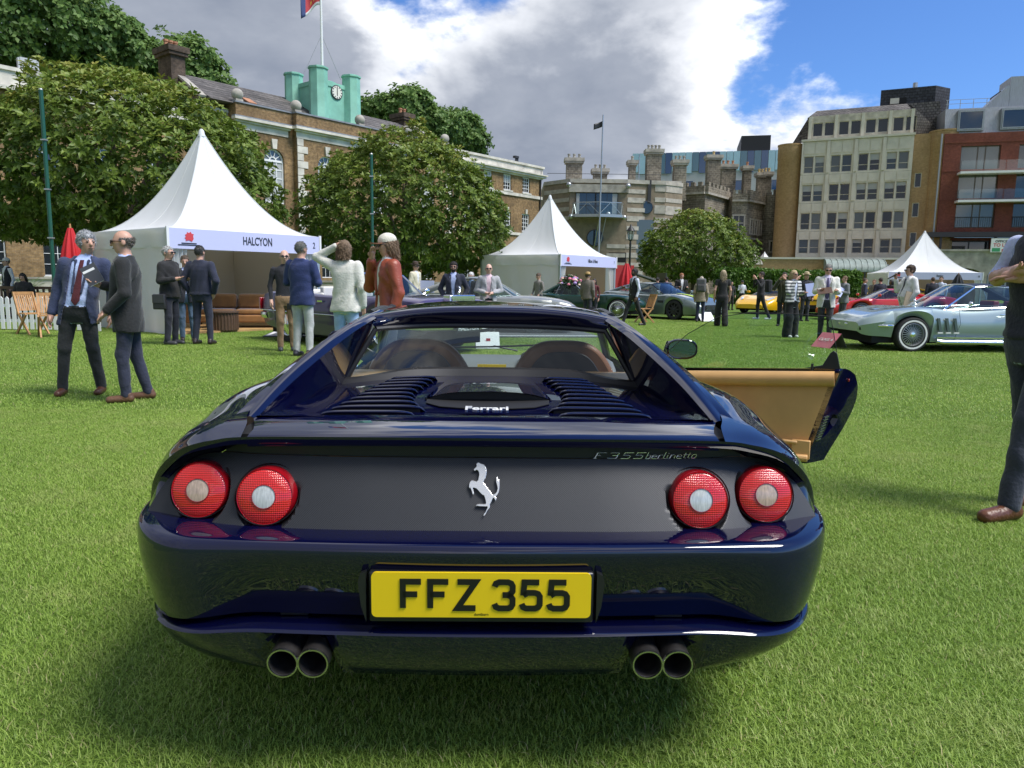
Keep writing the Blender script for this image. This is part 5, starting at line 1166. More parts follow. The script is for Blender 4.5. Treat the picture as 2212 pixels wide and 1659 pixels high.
# arcade wall in front of it, with the letting board
AW = Bld('arcade_wall', 'weathered grey concrete arcade wall with shallow arches at the far right', (46.8, 72), -16, 'wall')
ax0 = AW.w(2010, 560)[0]; az_ = AW.w(2150, 543)[1]
pl = [(ax0, az_), (ax0+14, az_), (ax0+14, 0)]
for k_ in (2, 1, 0):
    c_ = ax0+2.6+4.4*k_; pl += [(c_+2.0, 0), (c_+2.0, az_-2.3)] + [(c_+2.0*math.cos(a), az_-2.3+.75*math.sin(a)) for a in np.linspace(.3, math.pi-.3, 9)] + [(c_-2.0, az_-2.3), (c_-2.0, 0)]
pl += [(ax0, 0)]
AW.p('arcade', MB().prism(pl, 0, .7), 'grey stone', sharp=0)
AW.box('back_wall', 'dark void', ax0, ax0+14, 2.4, 2.5, 0, az_-.3)
AW.box('coping', 'grey stone', ax0, ax0+14, -.12, .82, az_+.003, az_+.2)
mk('sign white', (.78,.79,.78), .5); mk('sign red', (.55,.03,.03), .5); mk('sign green', (.05,.32,.14), .5); mk('sign black', (.02,.02,.02), .5)
sx0, sz1 = AW.w(2142, 515, -.3); sx1, sz0 = AW.w(2186, 545, -.3)
tb = thing('letting_board', 'white letting board reading offices to let on the arcade wall', 'sign', (AW.o.matrix_world @ Vector((0,0,0))) if 0 else (46.8, 72, 0), R(-16))
bd = MB().bx(sx0, sx1, -.30, -.25, sz0, sz1).build('board', 'sign white', tb, sharp=0)
wS = sx1 - sx0; cS = (sx0 + sx1) / 2
put_text('lettering', 'OFFICES', wS*.17, 'sign black', tb, (cS, -.305, sz1-.28), (1,0,0), (0,0,1), .003, .008)
put_text('lettering', 'TO LET', wS*.235, 'sign red', tb, (cS, -.305, sz1-.63), (1,0,0), (0,0,1), .003, .01)
MB().bx(sx0+.12, sx0+wS*.44, -.308, -.299, sz0+.06, sz0+.40).build('green_field', 'sign green', tb, sharp=0); MB().bx(sx0+wS*.52, sx1-.12, -.308, -.299, sz0+.06, sz0+.30).build('red_field', 'sign red', tb, sharp=0)
MB().bx(sx0+.2, sx0+.3, -.25, -.18, az_, sz1-.2).bx(sx1-.3, sx1-.2, -.25, -.18, az_, sz1-.2).build('board_post', 'dark frame', tb, sharp=0)
# ------------------------------------------------------------------ trees
def leaf_mat(name, stops, gloss=.35, transl=.25, spec=.5):
    m, t, b = newmat(name); a = N(t, 'ShaderNodeAttribute', attribute_name='tone'); rp = N(t, 'ShaderNodeValToRGB'); e = rp.color_ramp.elements
    e[0].position, e[0].color = stops[0][0], (*stops[0][1], 1); e[1].position, e[1].color = stops[-1][0], (*stops[-1][1], 1)
    for p, c in stops[1:-1]: q = e.new(p); q.color = (*c, 1)
    t.links.new(a.outputs['Fac'], rp.inputs[0]); t.links.new(rp.outputs[0], b.inputs['Base Color']); b.inputs['Roughness'].default_value = gloss; b.inputs['Specular IOR Level'].default_value = spec
    tl = N(t, 'ShaderNodeBsdfTranslucent'); t.links.new(rp.outputs[0], tl.inputs[0]); mx = N(t, 'ShaderNodeMixShader'); mx.inputs[0].default_value = transl
    t.links.new(b.outputs[0], mx.inputs[1]); t.links.new(tl.outputs[0], mx.inputs[2]); t.links.new(mx.outputs[0], t.nodes['Material Output'].inputs[0])
leaf_mat('magnolia leaf', [(0,(.050,.088,.015)),(.28,(.115,.175,.026)),(.55,(.195,.265,.042)),(.80,(.26,.255,.05)),(1,(.30,.215,.05))], .45, .22, .3)
leaf_mat('plane leaf', [(0,(.055,.105,.024)),(.5,(.11,.20,.044)),(1,(.20,.30,.08))], .55, .3, .3)
leaf_mat('hedge leaf', [(0,(.045,.10,.012)),(.5,(.075,.16,.018)),(1,(.12,.22,.03))], .5, .25, .3)
mk('bark', (.11,.085,.065), .9, var=.3, vscale=8, bump=.4, bscale=20)
mk('grey bark', (.16,.14,.11), .9, var=.3, vscale=4, bump=.4, bscale=12)
def leaves(C, Nn, n_leaf, L, W, tone, spread=1.0, seed=1, fold=.15, droop=.25):
    'rosettes of n_leaf leaves at points C with axis Nn'
    r = np.random.default_rng(seed); k = len(C)
    ax = Nn / np.linalg.norm(Nn, axis=1, keepdims=True)
    h = np.where(np.abs(ax[:, 2:3]) < .9, [[0,0,1.]], [[1.,0,0]]); x = np.cross(ax, h); x /= np.linalg.norm(x, axis=1, keepdims=True); y = np.cross(ax, x)
    VV, TT = [], []
    for j in range(n_leaf):
        a = 2*np.pi*(j + r.uniform(-.35, .35, k))/n_leaf; up = r.uniform(.15, 1.1, k) if spread < 2 else r.uniform(-1, 1, k)
        rad = x*np.cos(a)[:, None] + y*np.sin(a)[:, None]; d = rad*spread + ax*up[:, None]; d /= np.linalg.norm(d, axis=1, keepdims=True)
        s = np.cross(d, ax + r.normal(0, .25, (k, 3))); s /= np.linalg.norm(s, axis=1, keepdims=True) + 1e-9; n = np.cross(s, d)
        l = (L*r.uniform(.65, 1.2, k))[:, None]; w = (W*r.uniform(.75, 1.2, k))[:, None]; b = C + r.normal(0, L*.12, (k, 3))
        dn = np.array([[0, 0, -1.0]])
        V = np.stack([b, b + d*l*.5 + s*w*.5 + n*w*fold, b + d*l + dn*l*droop*r.uniform(0, 1, k)[:, None], b + d*l*.5 - s*w*.5 + n*w*fold], 1)
        VV.append(V.reshape(-1, 3)); TT.append(np.repeat(np.clip(tone + r.normal(0, .07, k), 0, 1), 4))
    V = np.concatenate(VV); q = np.arange(len(V)//4)[:, None]*4
    return V, np.concatenate([q + [[0,1,2]], q + [[0,2,3]]]), np.concatenate(TT)
def crown_pts(blobs, n, depth, seed, zmin=-9, rough=.12):
    r = np.random.default_rng(seed); B = np.array([b[0] for b in blobs], float); Rr = np.array([b[1] for b in blobs], float)
    wgt = (Rr[:, 0]*Rr[:, 1] + Rr[:, 0]*Rr[:, 2]); wgt /= wgt.sum(); out = []; no = []
    while sum(map(len, out)) < n:
        i = r.choice(len(B), n, p=wgt); d = r.normal(0, 1, (n, 3)); d /= np.linalg.norm(d, axis=1, keepdims=True)
        bump = 1 + rough*np.sin(d[:, 0]*7 + i)*np.sin(d[:, 1]*6 + 2*i)*1.2 + rough*.6*np.sin(d[:, 2]*13 + d[:, 0]*11)
        p = B[i] + d*Rr[i]*bump[:, None]*(1 - depth*r.random(n)**1.6)[:, None]
        q = ((p[:, None] - B[None])/Rr[None]); ins = (np.linalg.norm(q, axis=2) < .80); ins[np.arange(n), i] = False
        ok = ~ins.any(1) & (p[:, 2] > zmin)
        out.append(p[ok]); no.append((d/Rr[i])[ok])
    P = np.concatenate(out)[:n]; Q = np.concatenate(no)[:n]; return P, Q/np.linalg.norm(Q, axis=1, keepdims=True)
def tree(name, label, loc, blobs, n, leafmat, L, W, n_leaf, trunk_r, barkmat, depth=.35, up=.5, tone_fn=None, seed=1, limbs=True, group=None, zmin=-9, spread=1.0, rough=.12, fill=.0):
    o = thing(name, label, 'tree', (loc[0], loc[1], 0), 0, group); r = np.random.default_rng(seed)
    P, Nn = crown_pts(blobs, n, depth, seed, zmin, rough); zlo, zhi = P[:, 2].min(), P[:, 2].max()
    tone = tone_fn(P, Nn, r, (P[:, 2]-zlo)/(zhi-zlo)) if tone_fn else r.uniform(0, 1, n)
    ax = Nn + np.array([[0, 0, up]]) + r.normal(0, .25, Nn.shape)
    V, T, tn = leaves(P, ax, n_leaf, L, W, tone, spread, seed)
    me = np_mesh('crown', V, T, leafmat, smooth=False); a_ = me.attributes.new('tone', 'FLOAT', 'POINT'); a_.data.foreach_set('value', tn.astype(np.float32))
    c = link('crown', me, o); c['kind'] = 'stuff'
    cz = np.mean([b[0][2] for b in blobs]); mb = MB()
    mb.tube([(0,0,-.1),(.05*trunk_r*4,0,cz*.3),(0,.1,cz*.62),(.1,.1,cz)], [trunk_r*1.25, trunk_r, trunk_r*.8, trunk_r*.5], 10).build('trunk', barkmat, o)
    if limbs:
        for b in blobs:
            q = Vector(b[0]); s_ = Vector((0, 0, min(q.z*.75, cz*.55))); m_ = s_.lerp(q, .5) + Vector((0, 0, .25))
            MB().tube([s_, m_, q, q + (q - s_).normalized()*min(b[1])*.45], [trunk_r*.55, trunk_r*.4, trunk_r*.25, trunk_r*.1], 7).build('limb', barkmat, o)
    return o
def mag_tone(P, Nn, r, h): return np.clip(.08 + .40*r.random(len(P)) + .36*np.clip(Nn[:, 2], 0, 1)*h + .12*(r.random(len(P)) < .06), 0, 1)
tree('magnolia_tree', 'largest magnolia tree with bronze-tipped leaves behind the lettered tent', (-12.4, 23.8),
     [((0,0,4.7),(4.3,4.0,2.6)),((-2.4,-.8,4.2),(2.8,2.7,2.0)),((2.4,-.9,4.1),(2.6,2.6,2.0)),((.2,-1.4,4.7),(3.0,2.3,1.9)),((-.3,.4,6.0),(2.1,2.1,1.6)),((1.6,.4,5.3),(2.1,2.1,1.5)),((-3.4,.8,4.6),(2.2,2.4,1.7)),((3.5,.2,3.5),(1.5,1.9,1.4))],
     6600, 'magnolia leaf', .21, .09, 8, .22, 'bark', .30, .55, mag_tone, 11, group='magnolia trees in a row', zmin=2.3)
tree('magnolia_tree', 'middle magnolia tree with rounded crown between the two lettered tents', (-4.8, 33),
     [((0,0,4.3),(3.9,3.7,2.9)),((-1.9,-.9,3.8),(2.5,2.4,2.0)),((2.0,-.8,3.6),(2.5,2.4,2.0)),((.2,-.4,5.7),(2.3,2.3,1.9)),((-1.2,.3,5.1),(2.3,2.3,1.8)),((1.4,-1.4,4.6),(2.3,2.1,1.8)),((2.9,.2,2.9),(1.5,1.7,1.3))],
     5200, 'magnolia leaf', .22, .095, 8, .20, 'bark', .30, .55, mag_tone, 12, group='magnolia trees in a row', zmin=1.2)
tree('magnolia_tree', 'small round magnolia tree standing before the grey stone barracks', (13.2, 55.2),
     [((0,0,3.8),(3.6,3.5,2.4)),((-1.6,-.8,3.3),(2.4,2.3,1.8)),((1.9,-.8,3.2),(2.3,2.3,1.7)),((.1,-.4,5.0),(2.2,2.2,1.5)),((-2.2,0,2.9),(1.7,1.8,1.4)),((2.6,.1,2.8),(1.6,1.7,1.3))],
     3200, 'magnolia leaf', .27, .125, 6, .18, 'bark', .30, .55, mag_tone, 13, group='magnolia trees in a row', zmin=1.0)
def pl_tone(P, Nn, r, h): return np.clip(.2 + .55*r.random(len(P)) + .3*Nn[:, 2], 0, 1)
def plane(label, u, v, y, blobs, n, seed, L=.42):
    p = at(u, v, y)
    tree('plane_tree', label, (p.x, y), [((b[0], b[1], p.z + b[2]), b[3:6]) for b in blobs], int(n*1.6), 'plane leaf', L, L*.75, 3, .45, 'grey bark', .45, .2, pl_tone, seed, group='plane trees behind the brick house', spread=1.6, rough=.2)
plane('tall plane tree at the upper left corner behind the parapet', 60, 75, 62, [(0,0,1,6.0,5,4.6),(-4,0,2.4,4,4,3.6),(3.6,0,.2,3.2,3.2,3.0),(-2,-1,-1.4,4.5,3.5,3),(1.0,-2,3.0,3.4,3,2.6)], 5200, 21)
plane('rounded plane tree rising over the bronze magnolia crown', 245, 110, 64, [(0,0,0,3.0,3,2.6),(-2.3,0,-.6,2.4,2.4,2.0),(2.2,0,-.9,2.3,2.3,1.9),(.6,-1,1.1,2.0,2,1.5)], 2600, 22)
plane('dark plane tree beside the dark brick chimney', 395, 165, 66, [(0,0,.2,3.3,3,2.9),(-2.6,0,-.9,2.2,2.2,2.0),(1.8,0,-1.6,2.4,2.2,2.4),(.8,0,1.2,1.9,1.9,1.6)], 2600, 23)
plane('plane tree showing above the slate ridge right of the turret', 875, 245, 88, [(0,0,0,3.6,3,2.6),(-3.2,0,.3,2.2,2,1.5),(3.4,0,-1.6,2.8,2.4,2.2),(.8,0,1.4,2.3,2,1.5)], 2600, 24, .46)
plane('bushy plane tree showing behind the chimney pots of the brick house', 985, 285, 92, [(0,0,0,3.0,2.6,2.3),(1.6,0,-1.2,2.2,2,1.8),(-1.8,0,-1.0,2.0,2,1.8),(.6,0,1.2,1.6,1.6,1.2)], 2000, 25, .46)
def hedge(label, u0, u1, vtop, y, d=1.6, seed=1, n=2400):
    a = at(u0, vtop, y); b = at(u1, vtop, y); h = (a.z + b.z)/2; w = b.x - a.x; r = np.random.default_rng(seed)
    o = thing('hedge', label, 'hedge', (a.x, y, 0), 0)
    MB().bx(.15, w-.15, .15, d-.15, 0, h-.15).build('hedge_core', 'hedge leaf', o, sharp=0)
    f = r.choice(4, n, p=[.62, .26, .06, .06]); P = np.column_stack([r.uniform(0, w, n), r.uniform(0, d, n), r.uniform(.05, h, n)]); Nn = np.zeros((n, 3))
    P[f == 0, 1] = r.normal(.05, .06, (f == 0).sum()); Nn[f == 0] = (0,-1,.4); P[f == 1, 2] = h + r.normal(-.04, .06, (f == 1).sum()); Nn[f == 1] = (0,-.2,1)
    P[f == 2, 0] = 0; Nn[f == 2] = (-1,0,.3); P[f == 3, 0] = w; Nn[f == 3] = (1,0,.3)
    V, T, tn = leaves(P, Nn + r.normal(0, .3, Nn.shape), 5, .22, .13, r.uniform(0, 1, n), 1.2, seed)
    me = np_mesh('foliage', V, T, 'hedge leaf', smooth=False); a_ = me.attributes.new('tone', 'FLOAT', 'POINT'); a_.data.foreach_set('value', tn.astype(np.float32)); link('foliage', me, o)['kind'] = 'stuff'
hedge('clipped green hedge left of the small white tent', 1562, 1665, 585, 47, seed=31); hedge('long clipped green hedge behind the yellow cars', 1672, 1860, 590, 44, seed=32, n=3600)
# ------------------------------------------------------------------ tents and showground furniture
def cloth_mat(name, col, transl=.25, bump=.35, bscale=3.0, rough=.6):
    m = mk(name, col, rough, bump=bump, bscale=bscale); t = m.node_tree; b = t.nodes['Principled BSDF']
    tl = N(t, 'ShaderNodeBsdfTranslucent'); tl.inputs[0].default_value = (*col, 1); mx = N(t, 'ShaderNodeMixShader'); mx.inputs[0].default_value = transl
    t.links.new(b.outputs[0], mx.inputs[1]); t.links.new(tl.outputs[0], mx.inputs[2]); t.links.new(mx.outputs[0], t.nodes['Material Output'].inputs[0])
cloth_mat('tent canvas', (.80,.82,.84), .22, .12, 1.2); cloth_mat('tent wall', (.80,.815,.80), .42, .55, 3.5); cloth_mat('tent lining', (.50,.43,.31), .1, .2, 2.0)
mk('fascia', (.56,.58,.80), .5); mk('ink', (.03,.035,.05), .5); mk('tent floor', (.42,.26,.10), .7, var=.2, vscale=5); mk('board', (.66,.64,.58), .6)
mk('drawing ink', (.05,.045,.04), .7); mk('emblem red', (.62,.06,.07), .5)
mk('velvet', (.245,.105,.018), .75, var=.18, vscale=7, sheen=.6); mk('walnut', (.10,.058,.035), .5, var=.25, vscale=12, stretch=(8,8,.6))
mk('teak', (.46,.245,.095), .55, var=.22, vscale=10, stretch=(1,1,1)); mk('umbrella red', (.52,.012,.018), .65, bump=.2, bscale=9)
mk('green pole', (.012,.085,.055), .4); mk('aluminium', (.55,.56,.57), .35, metal=.8); mk('white timber', (.76,.77,.76), .55)
def tent(name, label, loc, ang, S=4.0, eave=2.29, peak=4.8, fas=.41, text=None, num=None, interior=True, lsize=.26, sides='l', walls=True):
    T = thing(name, label, 'tent', (*loc, 0), R(ang), 'white pagoda tents')
    P = []
    for q in np.concatenate([np.linspace(0, .7, 16), np.linspace(.73, .985, 10)]):
        m_ = 1 - q; h = (q**2.0*(1-.10*q) + .06*q)/.96; row = []
        for cA, cB in (((-1,-1),(1,-1)),((1,-1),(1,1)),((1,1),(-1,1)),((-1,1),(-1,-1))):
            for e_ in np.linspace(0, 1, 14, endpoint=False):
                a, b = cA[0]+(cB[0]-cA[0])*e_, cA[1]+(cB[1]-cA[1])*e_; mid = 4*e_*(1-e_)
                sag = -.055*math.sin(math.pi*min(1, q*1.3))*mid + .010*math.sin(e_*25+q*9)*q*(1-q)*4*mid; rr2 = 1 - .06*mid*math.sin(math.pi*q)
                row.append((S/2 + a*m_*S/2*rr2, S/2 + b*m_*S/2*rr2, eave + (peak-eave)*min(1, h) + sag))
        P.append(row)
    P = np.array(P)
    MB().grid(P, cv=True).build('canopy', 'tent canvas', T, sharp=24)
    for k_ in range(4): MB().tube([tuple(q_) for q_ in P[:, k_*14]], .014, 5).build('ridge_seam', 'tent wall', T); MB().tube([tuple(q_ + np.array((0,0,.002))) for q_ in P[:, k_*14+7]], .005, 4).build('panel_seam', 'tent wall', T)
    MB().lathe([(.09,-.16),(.06,-.02),(.03,.02),(0,.03)], 12, (S/2, S/2, peak)).build('peak_cap', 'tent canvas', T)
    def drape(p0, p1, z0, z1, name_, mat, amp=.02, nw=9, off=0):
        p0, p1 = Vector(p0), Vector(p1); d = p1-p0; nn = Vector((d.y, -d.x)).normalized(); rows = []
        for z in np.linspace(z0, z1, 12):
            rows.append([(*(p0 + d*u_ + nn*(amp*(math.sin(u_*nw*6.28+z*1.3)+.6*math.sin(u_*nw*2.7+z*3+off))*(.35+.65*(z1-z)/(z1-z0+1e-6)) + off*0)), z) for u_ in np.linspace(0, 1, 60)])
        return MB().grid(rows).build(name_, mat, T, sharp=80)
    v0 = eave-fas
    if walls:
        drape((0,S), (0,0), .01, v0+.05, 'side_wall', 'tent wall', .022, 5)
        drape((S,0), (S,S), .01, v0+.05, 'side_wall', 'tent wall', .02, 5); drape((S,S), (0,S), .01, v0+.05, 'back_wall', 'tent wall', .02, 5)
    drape((-.03,S), (-.03,0), v0, eave+.01, 'valance', 'tent wall', .022, 3); drape((S+.03,0), (S+.03,S), v0, eave+.01, 'valance', 'tent wall', .022, 3); drape((S,S+.03), (0,S+.03), v0, eave+.01, 'valance', 'tent wall', .02, 3)
    for x, y in ((0,0),(S,0),(0,S),(S,S)): MB().bx(x-.04, x+.04, y-.04, y+.04, 0, eave).build('post', 'aluminium', T, sharp=0)
    fa = MB().bx(-.06, S+.06, -.07, -.045, v0-.02, eave+.0).build('fascia_board', 'fascia', T, sharp=0)
    for x in (-.06, S+.03): MB().bx(x-.012, x+.042, -.085, -.04, v0-.04, eave+.03).build('fascia_edge', 'white paint', fa, sharp=0)
    if text: put_text('fascia_lettering', text, lsize, 'ink', fa, (S*.55, -.074, v0+fas*.50), (1,0,0), (0,0,1), .002, .004, sx=.62)
    if num: put_text('fascia_number', num, lsize*.8, 'ink', fa, (S*.963, -.074, v0+fas*.45), (1,0,0), (0,0,1), .002, .003, sx=.7)
    em = [(.02,.0),(.10,.02),(.16,-.01),(.20,.05),(.19,.11),(.21,.15),(.16,.16),(.14,.20),(.10,.17),(.06,.19),(.05,.15),(.01,.13),(.035,.09),(.0,.06),(.03,.04)]
    MB().prism([(S*.085+a, v0+fas*.36+b) for a, b in em], -.080, -.072).build('fascia_emblem', 'emblem red', fa, sharp=0)
    for k_, (w_, z_) in enumerate(((.34,.24),(.50,.15))): MB().bx(S*.105-w_/2+.02, S*.105+w_/2+.02, -.076, -.073, v0+fas*z_-.012, v0+fas*z_+.012).build('emblem_line', 'ink', fa, sharp=0)
    if interior:
        MB().bx(.05, S-.05, .05, S-.05, .004, .05).build('floor', 'tent floor', T, sharp=0)
        MB().bx(.1, S-.1, S-.16, S-.13, .06, v0+.1).build('back_lining', 'tent lining', T, sharp=0); MB().bx(S-.16, S-.13, .35, S-.18, .06, v0+.1).build('side_lining', 'tent lining', T, sharp=0)
    for x0_, x1_, sx in ((.04, .50, 1), (S-.50, S-.04, -1)):
        rows = []
        for z in np.linspace(.02, v0, 14):
            w_ = .20 + .30*abs((z/v0)-.38)**1.2 if z/v0 > .38 else .20 + .10*(.38 - z/v0)
            xe = x0_ if sx > 0 else x1_
            rows.append([(xe + sx*w_*u_, .03 + .045*math.sin(u_*24), z) for u_ in np.linspace(0, 1, 28)])
        MB().grid(rows).build('curtain', 'tent wall', T, sharp=80)
    return T
TA = 51
t1 = (-7.35, 16.1)
tent('pagoda_tent', 'large white pagoda tent lettered HALCYON with a brown sofa inside', t1, TA, S=3.8, text='HALCYON', num='2')
tent('pagoda_tent', 'white pagoda tent behind the green classic car with a lavender fascia board', (1.78, 29), TA, text='Hilton & Moss', num='7', lsize=.20)
tr = at(1930, 600, 46)
tent('pagoda_tent', 'white pagoda tent beyond the silver-blue coupe below the letting board', (tr.x, 46.6), -12, S=5.2, eave=2.1, peak=4.75, text='Bentley', num='18', lsize=.2)
ts_ = at(1682, 585, 80)
tent('pagoda_tent', 'small distant white tent peaking above the hedge', (ts_.x-2, 80), 20, S=4.6, eave=2.3, peak=4.75, interior=False)
# drawing on the tent's inner wall
def loc2(o, ang, x, y, z=0): a = R(ang); return (o[0] + x*math.cos(a) - y*math.sin(a), o[1] + x*math.sin(a) + y*math.cos(a), z)
db = thing('mural_board', 'pale board with an ink drawing of trees and a classic car inside the tent', 'board', (*t1, 0), R(TA))
MB().bx(.95, 2.75, 3.55, 3.60, .10, 1.95).build('panel', 'board', db, sharp=0)
def ink(lines, w_=.022):
    for ln in lines:
        mb = MB(); mb.tube([(a, 3.545, b) for a, b in cr(ln, max(6, 5*len(ln)))] if len(ln) > 2 else [(a, 3.545, b) for a, b in ln], w_/2, 5, flat=.5); mb.build('drawn_line', 'drawing ink', db)
ink([[(1.9,.95),(1.72,1.05),(1.75,1.2),(1.68,1.3),(1.85,1.42),(1.95,1.62),(2.15,1.72),(2.35,1.6),(2.45,1.4),(2.5,1.15),(2.4,.98),(2.1,.93),(1.9,.95)],[(2.05,.93),(2.05,.7)],[(2.2,.93),(2.2,.68)],[(2.32,.95),(2.32,.68)],[(1.6,.68),(2.6,.68)],[(1.75,.78),(2.55,.8)],[(1.75,.88),(2.5,.9)],
     [(1.25,1.0),(1.4,1.3),(1.5,1.35),(1.55,1.15),(1.68,1.02)],[(1.2,.66),(1.4,.64),(1.6,.66)],[(1.0,.50),(1.3,.56),(1.7,.58),(2.0,.55),(2.15,.48),(2.2,.36),(2.05,.30)],[(2.0,.30),(2.15,.27),(2.2,.33)]] + [[(1.55+r_*math.cos(a), .27+r_*math.sin(a)) for a in np.linspace(0, 6.28, 14)] for r_ in (.24,.17,.10,.05)] + [[(1.25,.27),(1.27,.45),(1.5,.56)]], .03)
# sofa, table, stool
def at_t1(x, y): return loc2(t1, TA, x, y)
so = thing('sofa', 'mustard brown velvet sofa with bolster cushions inside the tent', 'sofa', at_t1(2.15, 1.05), R(12))
MB().bx(-.95, .95, -.42, .42, .18, .36).build('seat_base', 'velvet', so, bevel=.03)
for x in (-.48, .48): MB().bx(x-.46, x+.46, -.40, .22, .362, .50).build('seat_cushion', 'velvet', so, bevel=.05); MB().bx(x-.46, x+.46, .16, .40, .50, .86).build('back_cushion', 'velvet', so, bevel=.06)
MB().bx(-.95, .95, .30, .46, .18, .74).build('backrest', 'velvet', so, bevel=.03)
for x in (-1.02, 1.02): MB().bx(x-.08, x+.08, -.44, .46, .16, .66).build('armrest', 'velvet', so, bevel=.03); MB().tube([(x*.82-.0,-.34,.58), (x*.82,.12,.58)], .085, 12).build('bolster', 'velvet', so, sharp=40)
for x in (-.9, .9):
    for y in (-.36, .36): MB().tube([(x,y,.17),(x,y,.05)], [.03,.02], 8).build('leg', 'teak', so)
tb_ = thing('side_table', 'dark ribbed drum side table beside the brown sofa', 'table', at_t1(1.35, .25), 0)
MB().lathe([(.30,.0),(.30,.40),(.34,.405),(.34,.44),(0,.441)], 40, (0,0,.05)).build('drum', 'walnut', tb_)
for k_ in range(28): a = 2*math.pi*k_/28; MB().tube([(.302*math.cos(a),.302*math.sin(a),.06),(.302*math.cos(a),.302*math.sin(a),.45)], .018, 5).build('rib', 'walnut', tb_)
st2 = thing('wooden_stool', 'tall pale wooden stool behind the standing men by the tent', 'stool', (*gp(434, 722), 0), R(20))
for sx in (-1, 1):
    for sy in (-1, 1): MB().bar((sx*.17, sy*.17, 0), (sx*.10, sy*.10, .66), .035, .035).build('leg', 'teak', st2, sharp=0)
for z_ in (.2, .42): MB().bar((-.14,-.14,z_), (.14,-.14,z_), .025, .025).bar((-.14,.14,z_), (.14,.14,z_), .025, .025).bar((-.14,-.14,z_), (-.14,.14,z_), .025, .025).bar((.14,-.14,z_), (.14,.14,z_), .025, .025).build('stretcher', 'teak', st2, sharp=0)
MB().lathe([(.16,0),(.17,.02),(.16,.04),(0,.042)], 20, (0,0,.655)).build('seat', 'teak', st2)
# picket fence
f0, f1 = Vector((*gp(-60, 712), 0)), Vector((*gp(212, 716), 0)); fd = (f1-f0); fa_ = math.atan2(fd.y, fd.x)
fe = thing('picket_fence', 'low white picket fence at the left edge of the lawn', 'fence', f0, fa_); n_ = int(fd.length/.135)
pk = MB().prism([(-.04,.03),(.04,.03),(.04,.72),(0,.765),(-.04,.72)], -.035, -.012).mesh('picket', 'white timber', 0)
for k_ in range(n_): link('picket', pk, fe, (.07+.135*k_, 0, 0))
for z_ in (.22, .56): MB().bx(0, fd.length, -.010, .022, z_-.035, z_+.035).build('rail', 'white timber', fe, sharp=0)
for k_ in range(4): MB().bx(k_*fd.length/3-.03, k_*fd.length/3+.03, .024, .08, 0, .70).build('post', 'white timber', fe, sharp=0)
# folding chairs
def chair(label, u, v, face):
    c_ = thing('folding_chair', label, 'chair', (*gp(u, v), 0), R(face), 'teak folding chairs')
    for sx in (-1, 1):
        MB().bar((sx*.22,.22,0), (sx*.22,-.20,.44), .03, .045).build('leg', 'teak', c_, sharp=0)
        MB().bar((sx*.195,-.25,0), (sx*.195,.14,.44), .03, .045).bar((sx*.195,.14,.43), (sx*.195,.30,.88), .03, .045).build('leg', 'teak', c_, sharp=0)
    for k_ in range(7): y = -.22+.062*k_; MB().bx(-.20, .20, y, y+.05, .435, .455).build('seat_slat', 'teak', c_, sharp=0)
    for k_ in range(9):
        x = -.165+.041*k_; MB().bar((x,.175,.50), (x,.295,.84), .027, .012, (0,1,0)).build('back_slat', 'teak', c_, sharp=0)
    MB().bar((-.21,.30,.87), (.21,.30,.87), .03, .06).build('back_rail', 'teak', c_, sharp=0)
chair('teak folding chair nearest the picket fence at the left', 72, 722, 60); chair('teak folding chair just left of the man in the navy blazer', 112, 728, 35)
chair('teak folding chair beside the grey-green coupe', 1392, 697, -70); chair('teak folding chair partly hidden behind the walking waiter', 1345, 680, 30)
# closed parasols
def parasol(label, u, vtop, d, mat='umbrella red', h0=.55, rmax=.17):
    p = at(u, vtop, d); o = thing('parasol', label, 'parasol', (p.x, d, 0), 0); zt = p.z
    MB().tube([(0,0,0),(0,0,zt)], .022, 8).build('pole', 'teak', o); rows = []
    for t_ in np.linspace(0, 1, 14):
        z = zt*.97 - (zt*.97-h0)*t_; r_ = rmax*(.22 + .78*math.sin(min(1, t_*1.15)*math.pi*.62))
        rows.append([(r_*(1+.18*math.cos(8*a))*math.cos(a), r_*(1+.18*math.cos(8*a))*math.sin(a), z) for a in np.linspace(0, 2*math.pi, 48, endpoint=False)])
    MB().grid(rows, cv=True).build('canopy', mat, o, sharp=80); MB().tube([(0,0,zt*.97-.0),(0,0,zt+.03)], [.03,.02], 8).build('finial', 'teak', o)
    MB().lathe([(.25,0),(.25,.05),(.06,.08),(.05,.25),(0,.26)], 16).build('foot', 'black iron', o)
parasol('closed red parasol behind the grey-haired man at the left', 151, 486, 18.5, h0=.9, rmax=.24); parasol('closed red parasol beside the white tent and lamp post', 1354, 566, 31, h0=.5, rmax=.30)
parasol('closed black parasol before the right-hand white tent', 2071, 590, 44, 'black iron', .9, .30)
# poles and lamp post
for label, u, v, d in (('tall dark green net pole in front of the largest magnolia', 88, 195, 17.6), ('tall dark green net pole in front of the middle magnolia', 802, 334, 23)):
    p = at(u, v, d); o = thing('net_pole', label, 'pole', (p.x, d, 0), 0, 'dark green net poles'); MB().tube([(0,0,0),(0,0,p.z)], .045, 10).build('shaft', 'green pole', o)
    MB().lathe([(.045,0),(.05,.01),(.03,.04),(0,.05)], 10, (0,0,p.z)).build('pole_cap', 'aluminium', o)
    for k_ in range(4): MB().bx(-.055, .055, -.06, .05, 1.0+k_*1.1, 1.03+k_*1.1).build('net_hook', 'aluminium', o, sharp=0)
p = at(1363, 484, 45); lp = thing('lamp_post', 'black street lamp post with glass lantern by the striped building', 'lamp post', (p.x, 45, 0), 0); zt = p.z
MB().lathe([(.16,0),(.16,.5),(.10,.6),(.08,1.2),(.055,zt-1.3),(.07,zt-1.25),(.05,zt-1.0),(.12,zt-.92),(0,zt-.91)], 12).build('shaft', 'black iron', lp)
